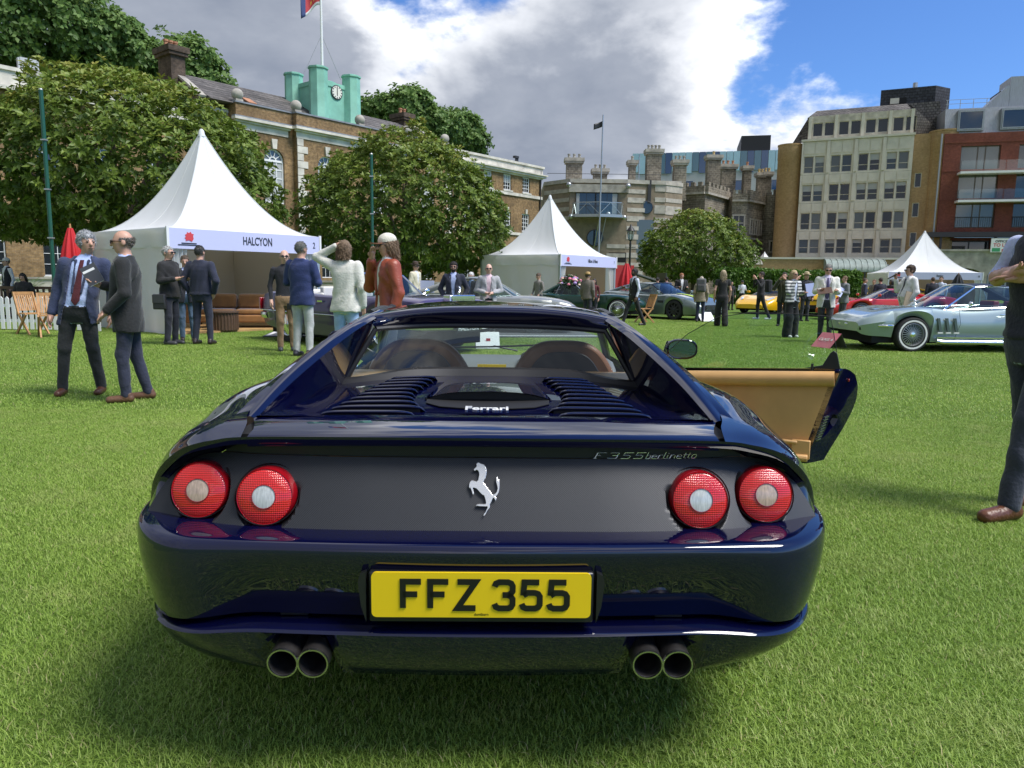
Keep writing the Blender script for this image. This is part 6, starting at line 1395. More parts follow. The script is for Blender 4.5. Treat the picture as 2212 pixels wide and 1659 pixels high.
MB().lathe([(.13,0),(.22,.5)], 6, (0,0,zt-.9), caps=False).build('lantern_glass', 'balcony glass', lp, sharp=10)
for k_ in range(6): a = 2*math.pi*k_/6; MB().bar((.13*math.cos(a),.13*math.sin(a),zt-.9), (.22*math.cos(a),.22*math.sin(a),zt-.4), .025, .025).build('lantern_bar', 'black iron', lp, sharp=0)
MB().lathe([(.26,0),(.14,.18),(.10,.22),(.05,.32),(0,.42)], 12, (0,0,zt-.4)).build('lantern_roof', 'black iron', lp)
MB().bar((-.32,0,zt-1.35), (.32,0,zt-1.35), .04, .04).build('ladder_bar', 'black iron', lp)
# info placards
def placard(label, u, v, d_ang, mat, w_=.62, h_=.42, thick=.006):
    o = thing('placard', label, 'placard', (*gp(u, v), 0), R(d_ang))
    MB().bar((-w_/2+.0,0,0), (-w_/2+.0,.0,.0001), .01, .01) if 0 else None
    MB().add([(-w_/2,-.17,.01),(w_/2,-.17,.01),(w_/2,.12,.30),(-w_/2,.12,.30),(-w_/2,-.165,.004),(w_/2,-.165,.004),(w_/2,.126,.294),(-w_/2,.126,.294)], [(0,1,2,3),(7,6,5,4),(0,4,5,1),(1,5,6,2),(2,6,7,3),(3,7,4,0)]).build('sign_face', mat, o, sharp=0)
    MB().add([(-w_/2,.127,.294),(w_/2,.127,.294),(w_/2,.30,.01),(-w_/2,.30,.01),(-w_/2,.121,.294),(w_/2,.121,.294),(w_/2,.294,.005),(-w_/2,.294,.005)], [(0,1,2,3),(7,6,5,4),(0,4,5,1),(1,5,6,2),(2,6,7,3),(3,7,4,0)]).build('stand_back', 'aluminium', o, sharp=0)
    return o
mk('placard pink', (.62,.16,.20), .5); mk('placard white', (.78,.79,.80), .45)
o = placard('pink information placard on the lawn before the silver-blue coupe', 1785, 751, -68, 'placard pink', .50)
put_text('lettering', 'CLASS 4', .10, 'sign white', o, (0, -.03, .166), (1,0,0), (0,.707,.707), .002)
o = placard('white information placard on the lawn before the grey-green coupe', 1524, 694, 20, 'placard white', .55)
o = placard('white information placard seen through the blue car window', 1053, 752, 5, 'placard white', .45); MB().bx(-.03, .05, -.05, -.045, .14, .19).build('red_mark', 'emblem red', o, sharp=0)
p = at(922, 606, 24); o = thing('notice_board', 'tall lavender notice board behind the man in the brown hat', 'sign', (p.x, 24, 0), R(-8))
MB().bx(-.23, .23, 0, .03, .5, p.z).bx(-.2, .2, -.15, .2, 0, .04).bx(-.03, .03, .0, .04, .03, .52).build('board', 'fascia', o, sharp=0)
for k_ in range(4): MB().bx(-.16, -.16+.12+.04*(k_ % 2), -.006, .001, p.z-.35-k_*.18, p.z-.32-k_*.18).build('printed_line', 'ink', o, sharp=0)
# flower arrangement on a plinth
mk('petal pink', (.70,.22,.30), .6); mk('petal lilac', (.38,.26,.55), .6); mk('petal cream', (.75,.58,.45), .6); mk('flower leaf', (.05,.10,.03), .6)
p = at(1232, 622, 27); fl_ = thing('flower_arrangement', 'tall arrangement of pink and lilac flowers by the white tent', 'flowers', (p.x, 27, 0), 0)
MB().lathe([(.16,0),(.12,.1),(.06,.3),(.05,.55),(.14,.75),(.16,.85)], 14).build('urn', 'white stone', fl_)
r_ = np.random.default_rng(4); Q = r_.normal(0, 1, (260, 3)); Q /= np.linalg.norm(Q, axis=1, keepdims=True); C_ = np.array([0,0,1.12]) + Q*np.array([.38,.34,.36])*r_.uniform(.5, 1, (260, 1))
V, T_, tn = leaves(C_, Q, 4, .16, .06, r_.uniform(0, 1, 260), 1.1, 6); me = np_mesh('leaves', V, T_, 'flower leaf', smooth=False); link('leaves', me, fl_)['kind'] = 'stuff'
for k_ in range(34):
    d = r_.normal(0, 1, 3); d /= np.linalg.norm(d); d[2] = abs(d[2])*.8; c_ = np.array([0,0,1.14]) + d*np.array([.40,.38,.42]); s_ = .05+.035*r_.random()
    MB().ball(c_, (s_, s_, s_*.8), 5).build('blossom', ('petal pink','petal lilac','petal cream','petal pink')[k_ % 4], fl_)
# field gun under the far magnolia
gd = at(1425, 612, 38); gu = thing('field_gun', 'old dark green field gun with raised barrel behind the parked coupe', 'gun', (gd.x, 38, 0), R(8)); mk('gun green', (.03,.04,.03), .5)
MB().tube([(.6,0,1.1),(-1.5,0,1.75)], [.11,.06], 10).build('barrel', 'gun green', gu); MB().tube([(.5,0,.95),(-.5,0,1.22)], .07, 8).build('recoil_cylinder', 'gun green', gu)
MB().bx(.05, .12, -.7, .7, .5, 1.75).build('shield', 'gun green', gu); MB().bar((.3,0,.75), (2.6,0,.15), .16, .16).build('trail', 'gun green', gu)
for sy in (-1, 1): MB().lathe([(.50,-.06),(.55,-.05),(.55,.05),(.50,.06)], 24, (.1, sy*.85, .55), (0,1,0)).build('wheel', 'gun green', gu)
# bench and palms behind the fence
be = thing('garden_bench', 'dark slatted garden bench behind the picket fence', 'bench', (*gp(42, 690), 0), R(4)); bw_ = 1.15
for k_ in range(4): MB().bx(-bw_, bw_, -.22+.11*k_, -.13+.11*k_, .42, .45).build('seat_slat', 'walnut', be, sharp=0)
for k_ in range(14): x = -bw_+.08+.165*k_; MB().bx(x-.03, x+.03, .24, .265, .46, .85).build('back_slat', 'walnut', be, sharp=0)
MB().bx(-bw_, bw_, .23, .28, .85, .93).build('back_rail', 'walnut', be, sharp=0)
for x in (-bw_, 0, bw_): MB().bx(x-.03, x+.03, -.22, -.16, 0, .42).bx(x-.03, x+.03, .22, .29, 0, .93).bx(x-.03, x+.03, -.2, .24, .36, .42).build('leg', 'walnut', be, sharp=0)
leaf_mat('palm leaf', [(0,(.05,.09,.03)),(1,(.14,.20,.07))], .5, .25)
def palm(label, u, v, d, h, seed):
    p = at(u, v, d); o = thing('potted_palm', label, 'plant', (p.x, d, 0), 0, 'palms by the brick house'); r = np.random.default_rng(seed); MB().lathe([(.22,0),(.30,.45),(.26,.45),(.24,.40),(0,.40)], 16).build('pot', 'terracotta', o)
    VV, TT = [], []
    for k_ in range(22):
        a = r.uniform(0, 6.28); el = r.uniform(.2, 1.3); L_ = h*r.uniform(.7, 1.1); pts_ = []
        for t in np.linspace(0, 1, 7): pts_.append(np.array([math.cos(a)*math.cos(el)*L_*t, math.sin(a)*math.cos(el)*L_*t, .45 + math.sin(el)*L_*t - .55*L_*t*t*(1.2-el*.6)]))
        sd = np.array([-math.sin(a), math.cos(a), 0])
        for i in range(1, 7):
            for j in range(3):
                c_ = pts_[i-1] + (pts_[i]-pts_[i-1])*j/3
                for s_ in (-1, 1):
                    tip = c_ + sd*s_*.22*h*.6*(1-(i/7)**2*.6) + (pts_[i]-pts_[i-1])*.8 + np.array([0,0,-.06]); b0 = len(VV)*1
                    VV += [c_, c_ + (pts_[i]-pts_[i-1])*.22, tip]; TT.append((len(VV)-3, len(VV)-2, len(VV)-1))
    me = np_mesh('fronds', np.array(VV), np.array(TT), 'palm leaf', smooth=False); a_ = me.attributes.new('tone', 'FLOAT', 'POINT'); a_.data.foreach_set('value', r.random(len(VV)).astype(np.float32)); link('fronds', me, o)
palm('spiky palm in front of the left house window', 60, 595, 30, 1.25, 3); palm('spiky palm left of the dark green pole', 22, 590, 33, 1.2, 4)
lw = thing('low_wall', 'low pale stone terrace wall along the brick house', 'wall', (-24, 34.5, 0), R(18)); MB().bx(-12, 22, 0, .4, 0, 1.05).build('wall_body', 'white stone', lw, sharp=0); MB().bx(-12, 22, -.06, .46, 1.053, 1.15).build('coping', 'grey stone', lw, sharp=0)
# red shop board by the striped building
rb = thing('red_board', 'red hoarding panel behind the parasol by the striped building', 'sign', (at(1345, 590, 60).x, 60, 0), 0); MB().bx(-.9, .9, 0, .1, .8, 2.6).bx(-.85, -.75, 0, .1, 0, .8).bx(.75, .85, 0, .1, 0, .8).build('panel', 'emblem red', rb, sharp=0)
# display mat under the purple convertible
mk('mat grey', (.11,.115,.125), .7); mat0 = gp(560, 728); dmx = thing('display_mat', 'dark grey display mat with pale edging under the purple convertible', 'mat', (mat0[0]+.1, mat0[1], 0), R(9))
MB().bx(0, 7.4, -.15, 3.4, .012, .035).build('mat', 'mat grey', dmx, sharp=0)
MB().bx(.05, 7.35, -.13, -.03, .037, .045).build('edge_strip', 'placard white', dmx, sharp=0); MB().bx(.05, .13, -.03, 3.38, .037, .045).build('edge_strip', 'placard white', dmx, sharp=0)
# ------------------------------------------------------------------ people
def rc(P, a, b, ra, rb):
    a = np.asarray(a, float); b = np.asarray(b, float); ba = b - a; pa = P - a
    h = np.clip((pa @ ba) / max(ba @ ba, 1e-9), 0, 1); return np.linalg.norm(pa - h[..., None]*ba, axis=-1) - (ra + (rb - ra)*h)
def ell(P, c, r, rot=None):
    q = P - np.asarray(c, float)
    if rot is not None: q = q @ rot
    r = np.asarray(r, float); k0 = np.linalg.norm(q/r, axis=-1); k1 = np.linalg.norm(q/(r*r), axis=-1) + 1e-9
    return k0*(k0 - 1)/k1
def loft(P, Z, A, B, CY, CX=None, e=2.4):
    z = P[..., 2]; a = np.interp(z, Z, A); b = np.interp(z, Z, B); cy = np.interp(z, Z, CY); cx = np.interp(z, Z, CX) if CX is not None else 0
    q = (np.abs((P[..., 0]-cx)/a)**e + np.abs((P[..., 1]-cy)/b)**e)**(1/e)
    d = (q - 1)*np.minimum(a, b); return np.maximum(d, np.maximum(Z[0]-z, z-Z[-1]))
def surface_nets(F, org, h):
    'smooth closed surface of a sampled distance field'
    S = F < 0; nx, ny, nz = F.shape
    C = np.zeros((nx-1, ny-1, nz-1, 3), np.float32); cnt = np.zeros((nx-1, ny-1, nz-1), np.float32); cn = [(i,j,k) for i in (0,1) for j in (0,1) for k in (0,1)]
    for ax in range(3):
        for o in cn:
            if o[ax]: continue
            q = list(o); q[ax] = 1
            a = F[o[0]:nx-1+o[0], o[1]:ny-1+o[1], o[2]:nz-1+o[2]]; b = F[q[0]:nx-1+q[0], q[1]:ny-1+q[1], q[2]:nz-1+q[2]]
            m = (a < 0) != (b < 0)
            if not m.any(): continue
            t = a[m]/(a[m]-b[m]); p = np.tile(np.array(o, np.float32), (len(t), 1)); p[:, ax] += t; C[m] += p; cnt[m] += 1
    act = cnt > 0; idx = -np.ones(act.shape, np.int64); idx[act] = np.arange(act.sum())
    ii = np.argwhere(act); V = (ii + C[act]/cnt[act][:, None])*h + org; Q = []
    for ax in range(3):
        sl = [slice(1, -1)]*3; sl[ax] = slice(0, -1); s2 = [slice(1, -1)]*3; s2[ax] = slice(1, None)
        a, b = S[tuple(sl)], S[tuple(s2)]; u, v = (ax+1) % 3, (ax+2) % 3
        for m, flip in ((a & ~b, False), (~a & b, True)):
            p = np.argwhere(m)
            if not len(p): continue
            p[:, u] += 1; p[:, v] += 1
            def g(du, dv): q = p.copy(); q[:, u] -= du; q[:, v] -= dv; return idx[q[:, 0], q[:, 1], q[:, 2]]
            f = np.stack([g(0,0), g(1,0), g(1,1), g(0,1)], 1); Q.append(f[:, ::-1] if flip else f)
    Q = np.concatenate(Q); return V, Q[(Q >= 0).all(1)]
CLOTH = {}
def cm(kind, col):
    'cloth, skin or hair material for a colour'
    key = f'{kind} {col[0]:.3f} {col[1]:.3f} {col[2]:.3f}'
    if key not in MATS:
        if kind == 'skin': mk(key, col, .5, var=.10, vscale=25)
        elif kind == 'hair': mk(key, col, .55, var=.35, vscale=60, bump=.6, bscale=90, stretch=(1,1,.25))
        elif kind == 'leather': mk(key, col, .38, var=.12, vscale=12, bump=.25, bscale=60)
        else: mk(key, col, .85, var=.12, vscale=14, bump=.35, bscale=45, sheen=.15)
    return key
def stripe_mat(name, c1, c2, per, axis=2):
    m, t, b = newmat(name); tcn = N(t, 'ShaderNodeTexCoord'); sp = N(t, 'ShaderNodeSeparateXYZ'); t.links.new(tcn.outputs['Object'], sp.inputs[0])
    s = MATH(t, 'SINE', MATH(t, 'MULTIPLY', sp.outputs[axis], 6.283/per)); f = MATH(t, 'GREATER_THAN', s, .0); t.links.new(MIXC(t, f, c1, c2), b.inputs['Base Color']); b.inputs['Roughness'].default_value = .85
stripe_mat('stripe jacket', (.62,.63,.62), (.10,.11,.12), .075); stripe_mat('stripe shirt', (.62,.68,.86), (.16,.22,.55), .008, 0)
SK = {'a': (.56,.32,.23), 'b': (.46,.25,.17), 'c': (.62,.38,.29), 'd': (.16,.085,.055)}
ARM = {  # elbow and wrist from the shoulder, right arm (x < 0), body facing -y
 'hang': ((-.065,.03,-.29), (-.055,-.05,-.545)), 'pocket': ((-.13,.07,-.28), (-.03,-.03,-.50)), 'clasp': ((-.10,.02,-.28), (.10,-.20,-.33)), 'fold': ((-.07,-.02,-.28), (.20,-.20,-.22)),
 'hold': ((-.06,.0,-.28), (.02,-.25,-.24)), 'face': ((-.09,-.13,-.24), (.125,-.165,.075)), 'head': ((-.24,-.06,.12), (.06,-.02,.27)), 'cam': ((-.09,-.14,-.20), (.10,-.26,.10)), 'back': ((-.10,.06,-.28), (.06,.15,-.46)), 'low': ((-.07,.0,-.28), (.0,-.17,-.47))}
def person(label, loc, face, H, top=(.03,.03,.04), legs=(.03,.03,.04), shirt=None, tie=None, jacket=True, hem=.80, openv=True, hair=(.10,.07,.05), style='short', skin='a', arms=('hang','hang'), turn=0, nod=0, feet=((-.11,0),(.11,0)), shoes=(.03,.02,.02), res=.014,
           glasses=None, roll=False, hat=None, belly=0.0, wide=0.0, beard=None, bare=False, mat_top=None, vest=None, lean=(0,0), group=None, sit=False, leather=False, female=False):
    k = H/1.78; root = thing('person', label, 'person', (loc[0], loc[1], 0), R(face), group); seed = abs(hash(label)) % 1000 if 0 else sum(map(ord, label)) % 997
    rg = np.random.default_rng(seed)
    lx, ly = lean
    def sh(p): f = max(0, (p[2]-.9)/.55); return (p[0]+lx*f, p[1]+ly*f, p[2])
    skin_m = cm('skin', SK[skin]); top_m = mat_top or cm('leather' if leather else 'cloth', top); leg_m = cm('cloth', legs); shirt_m = cm('cloth', shirt) if shirt else top_m
    # ---- joints
    sw = .178 if female else .190; S_ = [np.array(sh((-sw,.0,1.435))), np.array(sh((sw,.0,1.435)))]
    El, Wr = [], []
    for i, s_ in ((0, 1), (1, -1)):
        e_, w_ = ARM[arms[i]] if isinstance(arms[i], str) else arms[i]; El.append(S_[i] + np.array(e_)*(s_,1,1)); Wr.append(S_[i] + np.array(w_)*(s_,1,1))
    hip = [np.array((-.088,.0,.90)), np.array((.088,.0,.90))]; fo = [np.array((f[0],f[1],.085)) for f in feet]
    kn = [(hip[i]+fo[i])/2 + np.array((0,-.03,.02)) for i in (0,1)]
    if sit:
        hip = [np.array((-.1,.05,.52)), np.array((.1,.05,.52))]; kn = [np.array((-.1,-.36,.50)), np.array((.1,-.36,.50))]; fo = [np.array((-.1,-.36,.085)), np.array((.1,-.36,.085))]
    dz = -.38 if sit else 0
    hc = np.array(sh((0,-.015,1.655))); ct, stn = math.cos(R(turn)), math.sin(R(turn)); cn_, sn_ = math.cos(R(nod)), math.sin(R(nod))
    Rh = np.array([[ct,-stn,0],[stn,ct,0],[0,0,1]]) @ np.array([[1,0,0],[0,cn_,-sn_],[0,sn_,cn_]])     # head frame, columns are its axes
    def hp(x, y, z): return hc + Rh @ np.array((x, y, z))
    Z = np.array([.80,.88,.95,1.05,1.15,1.25,1.35,1.42,1.47,1.50,1.53]); A = np.array([.12,.160,.166,.158,.152,.162,.176,.178,.145,.09,.056]); B = np.array([.095,.112,.118,.112,.110,.116,.118,.106,.088,.07,.058])
    if female: A = A*np.array([1.0,1.04,1.04,.92,.86,.88,.90,.92,.95,1,1]); B = B*.95
    seam_ = 0; gl_ = np.exp(-((Z-1.06)/.12)**2); B = B + belly*.5*gl_; CY = -belly*.5*gl_ + ly*np.clip((Z-.9)/.55, 0, None); CX = lx*np.clip((Z-.9)/.55, 0, None)
    body, jk, hr, sh_parts = [], [], [], [[], []]
    ph = rg.uniform(0, 6.28, 8)
    def fz(P):
        x, y, z = P[..., 0], P[..., 1], P[..., 2]; w_ = np.sin(x*11+ph[0])*1.6 + np.sin(y*13+z*5+ph[1])*1.3
        return .0045*np.sin(z*15+w_+x*14+ph[2])*np.sin(x*19-y*15+z*8+ph[3]) + .0026*np.sin(z*29+x*33+2*w_+ph[4])*np.sin(y*31-z*11+ph[5])
    offz = np.array((0,0,dz))
    # ---- body: (function, bounds lo, hi, material, blend)
    def cap(lst, a, b, ra, rb, m, kk=.02, fold=True):
        a = np.asarray(a, float); b = np.asarray(b, float); r_ = max(ra, rb) + .03
        lst.append((lambda P, a=a, b=b: rc(P, a, b, ra, rb) + (fz(P) if fold else 0), np.minimum(a, b)-r_, np.maximum(a, b)+r_, m, kk))
    ub = (.27, .25)
    body.append((lambda P: loft(P - offz, Z, A, B, CY, CX) + fz(P)*.6, np.array((-ub[0]-abs(lx),-ub[1]-abs(ly),.78+dz)), np.array((ub[0]+abs(lx),ub[1]+abs(ly),1.56+dz)), shirt_m if jacket else top_m, .03))
    body.append((lambda P: loft(P - offz, Z[:4]-np.array((0,0,0,.075)), A[:4]+.006, B[:4]+.006, CY[:4], CX[:4]) + fz(P)*.6, np.array((-ub[0],-ub[1],.78+dz)), np.array((ub[0],ub[1],1.02+dz)), leg_m, .015))
    for i in (0, 1):
        r_an = .052 + wide; cap(body, hip[i], kn[i], .092, .066 + wide*.6, leg_m, .03); cap(body, kn[i], fo[i] + np.array((0,.01,0)), .066 + wide*.6, r_an, leg_m, .02)
    if not sit: cap(body, (-.05,0,.92), (.05,0,.92), .115, .115, leg_m, .03)
    a_m = (skin_m if bare else shirt_m) if jacket or vest else (skin_m if bare else top_m)
    for i in (0, 1):
        a_, e_, w_ = S_[i]+offz, El[i]+offz, Wr[i]+offz
        cap(body, a_, e_, .052, .042, (shirt_m if vest else top_m) if bare is not True else top_m, .03) if not bare else (cap(body, a_, a_*.6+e_*.4, .056, .052, top_m, .03), cap(body, a_*.62+e_*.38, e_, .042, .038, skin_m, .02, False))
        cap(body, e_, w_*.85+e_*.15, .042, .034, skin_m if roll else a_m, .02); d_ = (w_-e_)/np.linalg.norm(w_-e_)
        cap(body, w_*.9+e_*.1, w_ + d_*.03, .028, .030, skin_m, .015, False); cap(body, w_ + d_*.02, w_ + d_*.085, .031, .030, skin_m, .015, False)
    oh = offz
    cap(body, np.array(sh((0,.012,1.47)))+oh, hc + oh + np.array((0,.015,-.06)), .060, .054, skin_m, .02, False)
    def el_(lst, c, r, m, kk, rot=Rh): c = np.asarray(c, float) + oh; lst.append((lambda P, c=c: ell(P, c, r, rot), c - max(r)-.03, c + max(r)+.03, m, kk))
    el_(body, hp(0,.01,.025), (.075,.093,.098), skin_m, .02); el_(body, hp(0,-.028,-.045), (.054,.062,.070), skin_m if not beard else cm('hair', beard), .03); el_(body, hp(0,-.04,.0), (.058,.055,.06), skin_m, .02)
    cap(body, hp(0,-.088,.018)+oh, hp(0,-.112,-.018)+oh, .009, .015, skin_m, .012, False)
    for s_ in (-1, 1): el_(body, hp(s_*.078,.015,-.005), (.012,.024,.034), skin_m, .008)
    # ---- jacket
    if jacket or vest:
        zt_ = 1.515; Zj = np.array([hem, hem+.06, .95, 1.05, 1.15, 1.25, 1.35, 1.42, 1.47, zt_]) if hem < .9 else np.array([hem, hem+.03, hem+.05, 1.05, 1.15, 1.25, 1.35, 1.42, 1.47, zt_])
        Zj = np.maximum.accumulate(Zj); g_ = np.exp(-((Zj-1.06)/.14)**2)
        Aj = np.array([.205,.203,.192,.182,.182,.190,.200,.196,.158,.105]); Bj = np.array([.150,.148,.140,.134,.134,.138,.138,.122,.100,.082]) + belly*.5*g_
        if female: Aj = Aj*np.array([1,1,.98,.93,.90,.92,.93,.95,.97,1])
        if vest: Aj = Aj - .012; Bj = Bj - .008
        CYj = -belly*.5*g_ + ly*np.clip((Zj-.9)/.55, 0, None); CXj = lx*np.clip((Zj-.9)/.55, 0, None)
        def jf(P):
            q = P - offz; d = loft(q, Zj, Aj, Bj, CYj, CXj) + fz(P)*1.4
            if openv:
                z = q[..., 2]; x = q[..., 0] - np.interp(z, Zj, CXj)
                wv = np.interp(z, [hem, 1.02, 1.06, 1.45, 1.53], openv if isinstance(openv, tuple) else [.05, .012, .010, .075, .06]); d = np.maximum(d, -np.maximum(np.abs(x) - wv, q[..., 1] - .0))
            return d
        jm = cm('cloth', vest) if vest else top_m
        jk.append((jf, np.array((-.29-abs(lx),-.30-abs(ly),hem-.02+dz)), np.array((.29+abs(lx),.27+abs(ly),1.54+dz)), jm, .03))
        if not vest:
            for i in (0, 1):
                a_, e_, w_ = S_[i]+oh, El[i]+oh, Wr[i]+oh; cap(jk, a_, e_, .074, .062, jm, .035); cap(jk, e_, w_*.93+e_*.07, .062, .050, jm, .02)
            if openv:
                for s_ in (-1, 1): cap(jk, np.array(sh((s_*.062,-.085,1.47)))+oh, np.array(sh((s_*.045,-.135-belly*.3,1.12)))+oh, .016, .012, jm, .006, False)
            cap(jk, np.array(sh((-.06,.055,1.50)))+oh, np.array(sh((.06,.055,1.50)))+oh, .028, .028, jm, .02, False)
    # ---- hair
    hm = cm('hair', hair)
    if style != 'bald':
        fr = {'short': .060, 'side': .2, 'bob': .05, 'long': .05, 'curly': .056}[style]
        def hf(P):
            q = (P - hc - oh) @ Rh; big = .0 if style != 'curly' else .009
            d = ell(q, (0,.016,.034), (.080+big,.098+big,.095+big)); 
            if style in ('bob','long'): d = np.minimum(d, loft(q, np.array((-.13 if style == 'bob' else -.26, -.05, .05, .10)), np.array((.085,.10,.09,.05)), np.array((.05,.075,.095,.06)), np.array((.055,.035,.015,.01))))
            d = d + .004*np.sin(q[..., 0]*150+seed)*np.sin(q[..., 1]*90+q[..., 2]*60) + (.006*np.sin(q[..., 0]*85+2)*np.sin(q[..., 1]*70+1)*np.sin(q[..., 2]*80) if style == 'curly' else 0)
            cut = np.maximum(q[..., 1] + .035 - .25*np.abs(q[..., 0]), q[..., 2] - fr) if style != 'side' else np.maximum(-q[..., 1]*1 - .1, q[..., 2]*-1+.045)
            if style == 'side': return np.maximum(np.maximum(d, q[..., 2]-.045), np.maximum(-(q[..., 2]+.06), -(q[..., 1]+.015)))
            d = np.maximum(d, -np.maximum(q[..., 1] + .036 + .010*np.sin(q[..., 2]*110+seed), q[..., 2] - fr - .007*np.sin(q[..., 0]*95+seed)))
            if style in ('short','curly'): d = np.maximum(d, -(q[..., 2] + .075 + .0*q[..., 1])); d = np.maximum(d, -(np.maximum(q[..., 1]+.0, q[..., 2]+.0) + .0) if 0 else d)
            return d
        c_ = hc + oh; hr.append((hf, c_ - .30, c_ + .17, hm, .0))
    for i in (0, 1):
        f = fo[i] - np.array((0,0,.085))
        def sf(P, f=f): return np.maximum(np.minimum(rc(P, f+(0,.045,.045), f+(0,-.145,.032), .045, .040), rc(P, f+(0,.03,.08), f+(0,.0,.06), .045, .045)), .004 - P[..., 2])
        sh_parts[i].append((sf, f+np.array((-.08,-.24,-.02)), f+np.array((.08,.12,.15)), cm('leather', shoes), .01))
    def mesh_of(prims, name, parent, extra=None, h=res):
        lo = np.min([p[1] for p in prims], 0) - 2*h; hi = np.max([p[2] for p in prims], 0) + 2*h; n = np.ceil((hi-lo)/h).astype(int)+1; F = np.full(n, 9.0, np.float32); Mx = np.zeros(n, np.int8); Dm = np.full(n, 9.0, np.float32)
        mats = []; ax = [lo[j] + h*np.arange(n[j]) for j in range(3)]
        for fn, a, b, m, kk in prims:
            if m not in mats: mats.append(m)
            i0 = np.clip(((a-lo)/h).astype(int), 0, n-1); i1 = np.clip(np.ceil((b-lo)/h).astype(int)+1, 1, n); sl = tuple(slice(i0[j], i1[j]) for j in range(3))
            P = np.stack(np.meshgrid(*[ax[j][sl[j]] for j in range(3)], indexing='ij'), -1); d = fn(P).astype(np.float32); f0 = F[sl]
            if kk > 0: t = np.clip(.5+.5*(f0-d)/kk, 0, 1); F[sl] = np.where(f0 > 5, d, f0*(1-t)+d*t - kk*t*(1-t))
            else: F[sl] = np.minimum(f0, d)
            w_ = d < Dm[sl]; Mx[sl] = np.where(w_, mats.index(m), Mx[sl]); Dm[sl] = np.minimum(Dm[sl], d)
        V, Q = surface_nets(F, lo, h)
        if not len(V): return None
        if name == 'hair':          # loose strands over the hair mass
            ns = 3 if res < .016 else 1; ii = np.tile(np.arange(len(V)), ns); nn = V[ii] - (hc + oh); nn /= np.linalg.norm(nn, axis=1, keepdims=True); m_ = len(ii)
            ln = (.045 if style in ('bob','long') else .016)*rg.uniform(.5, 1.3, m_)[:, None]; dr = nn*(.12 if style in ('bob','long') else .5) + np.array([0,.35,-.75 if style in ('bob','long') else -.25]) @ Rh.T + rg.normal(0, .14 if style in ('bob','long') else .3, (m_, 3)); dr /= np.linalg.norm(dr, axis=1, keepdims=True)
            sd = np.cross(dr, nn + rg.normal(0, .3, (m_, 3))); sd /= np.linalg.norm(sd, axis=1, keepdims=True)+1e-9; b0 = V[ii] - nn*.004 + rg.normal(0, .004, (m_, 3)); wd_ = .0028*rg.uniform(.6, 1.4, m_)[:, None]
            S4 = np.stack([b0 - sd*wd_, b0 + sd*wd_, b0 + dr*ln + sd*wd_*.4, b0 + dr*ln - sd*wd_*.4], 1).reshape(-1, 3); Q = np.concatenate([Q, np.arange(m_*4).reshape(-1, 4) + len(V)]); V = np.concatenate([V, S4])
        c = V[Q].mean(1); ci = np.clip(np.round((c-lo)/h).astype(int), 0, n-1); mi = Mx[ci[:, 0], ci[:, 1], ci[:, 2]]
        if extra and extra.v:
            T = []; Tm = []
            for f, m in zip(extra.f, extra.m):
                mm = extra.mats[m]
                if mm not in mats: mats.append(mm)
                T.append(tuple(f) if len(f) == 4 else (*f, f[2]) if len(f) == 3 else tuple(f[:4])); Tm.append(mats.index(mm))
            Q = np.concatenate([Q, np.array(T) + len(V)]); V = np.concatenate([V, np.array(extra.v)]); mi = np.concatenate([mi, Tm])
        return link(name, np_mesh(name, V*k, Q, [M(x) for x in mats], mi), parent)
    # small features added to the body mesh: fingers, eyes, brows, mouth
    ex = MB(); ex.mats = [skin_m, cm('skin', (.02,.015,.012)), cm('skin', tuple(c*.55 for c in SK[skin])), hm]
    for i, s_ in ((0, 1), (1, -1)):
        e_, w_ = El[i]+oh, Wr[i]+oh; d_ = (w_-e_)/np.linalg.norm(w_-e_); side_ = np.cross(d_, (0,0,1.0)) if abs(d_[2]) < .8 else np.array((0,1.0,0)); side_ = side_/np.linalg.norm(side_); nrm = np.cross(side_, d_)*s_
        if abs(d_[2]) >= .8: nrm = np.array((s_*1.0,0,0))
        b0 = w_ + d_*.088; curl = .022
        for q_, ln in ((-.026,.066),(-.009,.076),(.009,.072),(.025,.056)):
            p0 = b0 + side_*q_; p1 = p0 + d_*ln*.5 + nrm*curl*.35; p2 = p0 + d_*ln*.95 + nrm*curl*1.3
            ex.tube([p0 - d_*.02, p1, p2], [.0095,.0088,.0072], 6, m=0)
        tb0 = w_ + d_*.03 - side_*.024; ex.tube([tb0, tb0 - side_*.022 + d_*.022 + nrm*.012, tb0 - side_*.026 + d_*.052 + nrm*.02], [.012,.0105,.008], 6, m=0)
    for s_ in (-1, 1):
        ex.ball(hp(s_*.031,-.0905,.012)+oh, (.013,.008,.007), 5, m=1); ex.tube([hp(s_*.016,-.097,.030)+oh, hp(s_*.033,-.097,.034)+oh, hp(s_*.048,-.088,.028)+oh], .005, 5, m=3 if style != 'bald' else 2)
    ex.tube([hp(-.024,-.093,-.052)+oh, hp(0,-.100,-.052)+oh, hp(.024,-.093,-.052)+oh], .0055, 5, m=2)
    mesh_of(body, 'body', root, ex)
    if jk: mesh_of(jk, 'waistcoat' if vest else 'jacket', root)
    if hr: mesh_of(hr, 'hair', root, h=min(res, .012))
    for i in (0, 1): mesh_of(sh_parts[i], 'shoe', root, h=min(res, .014))
    def K(mb): mb.v = [tuple(np.array(v)*k) for v in mb.v]; return mb
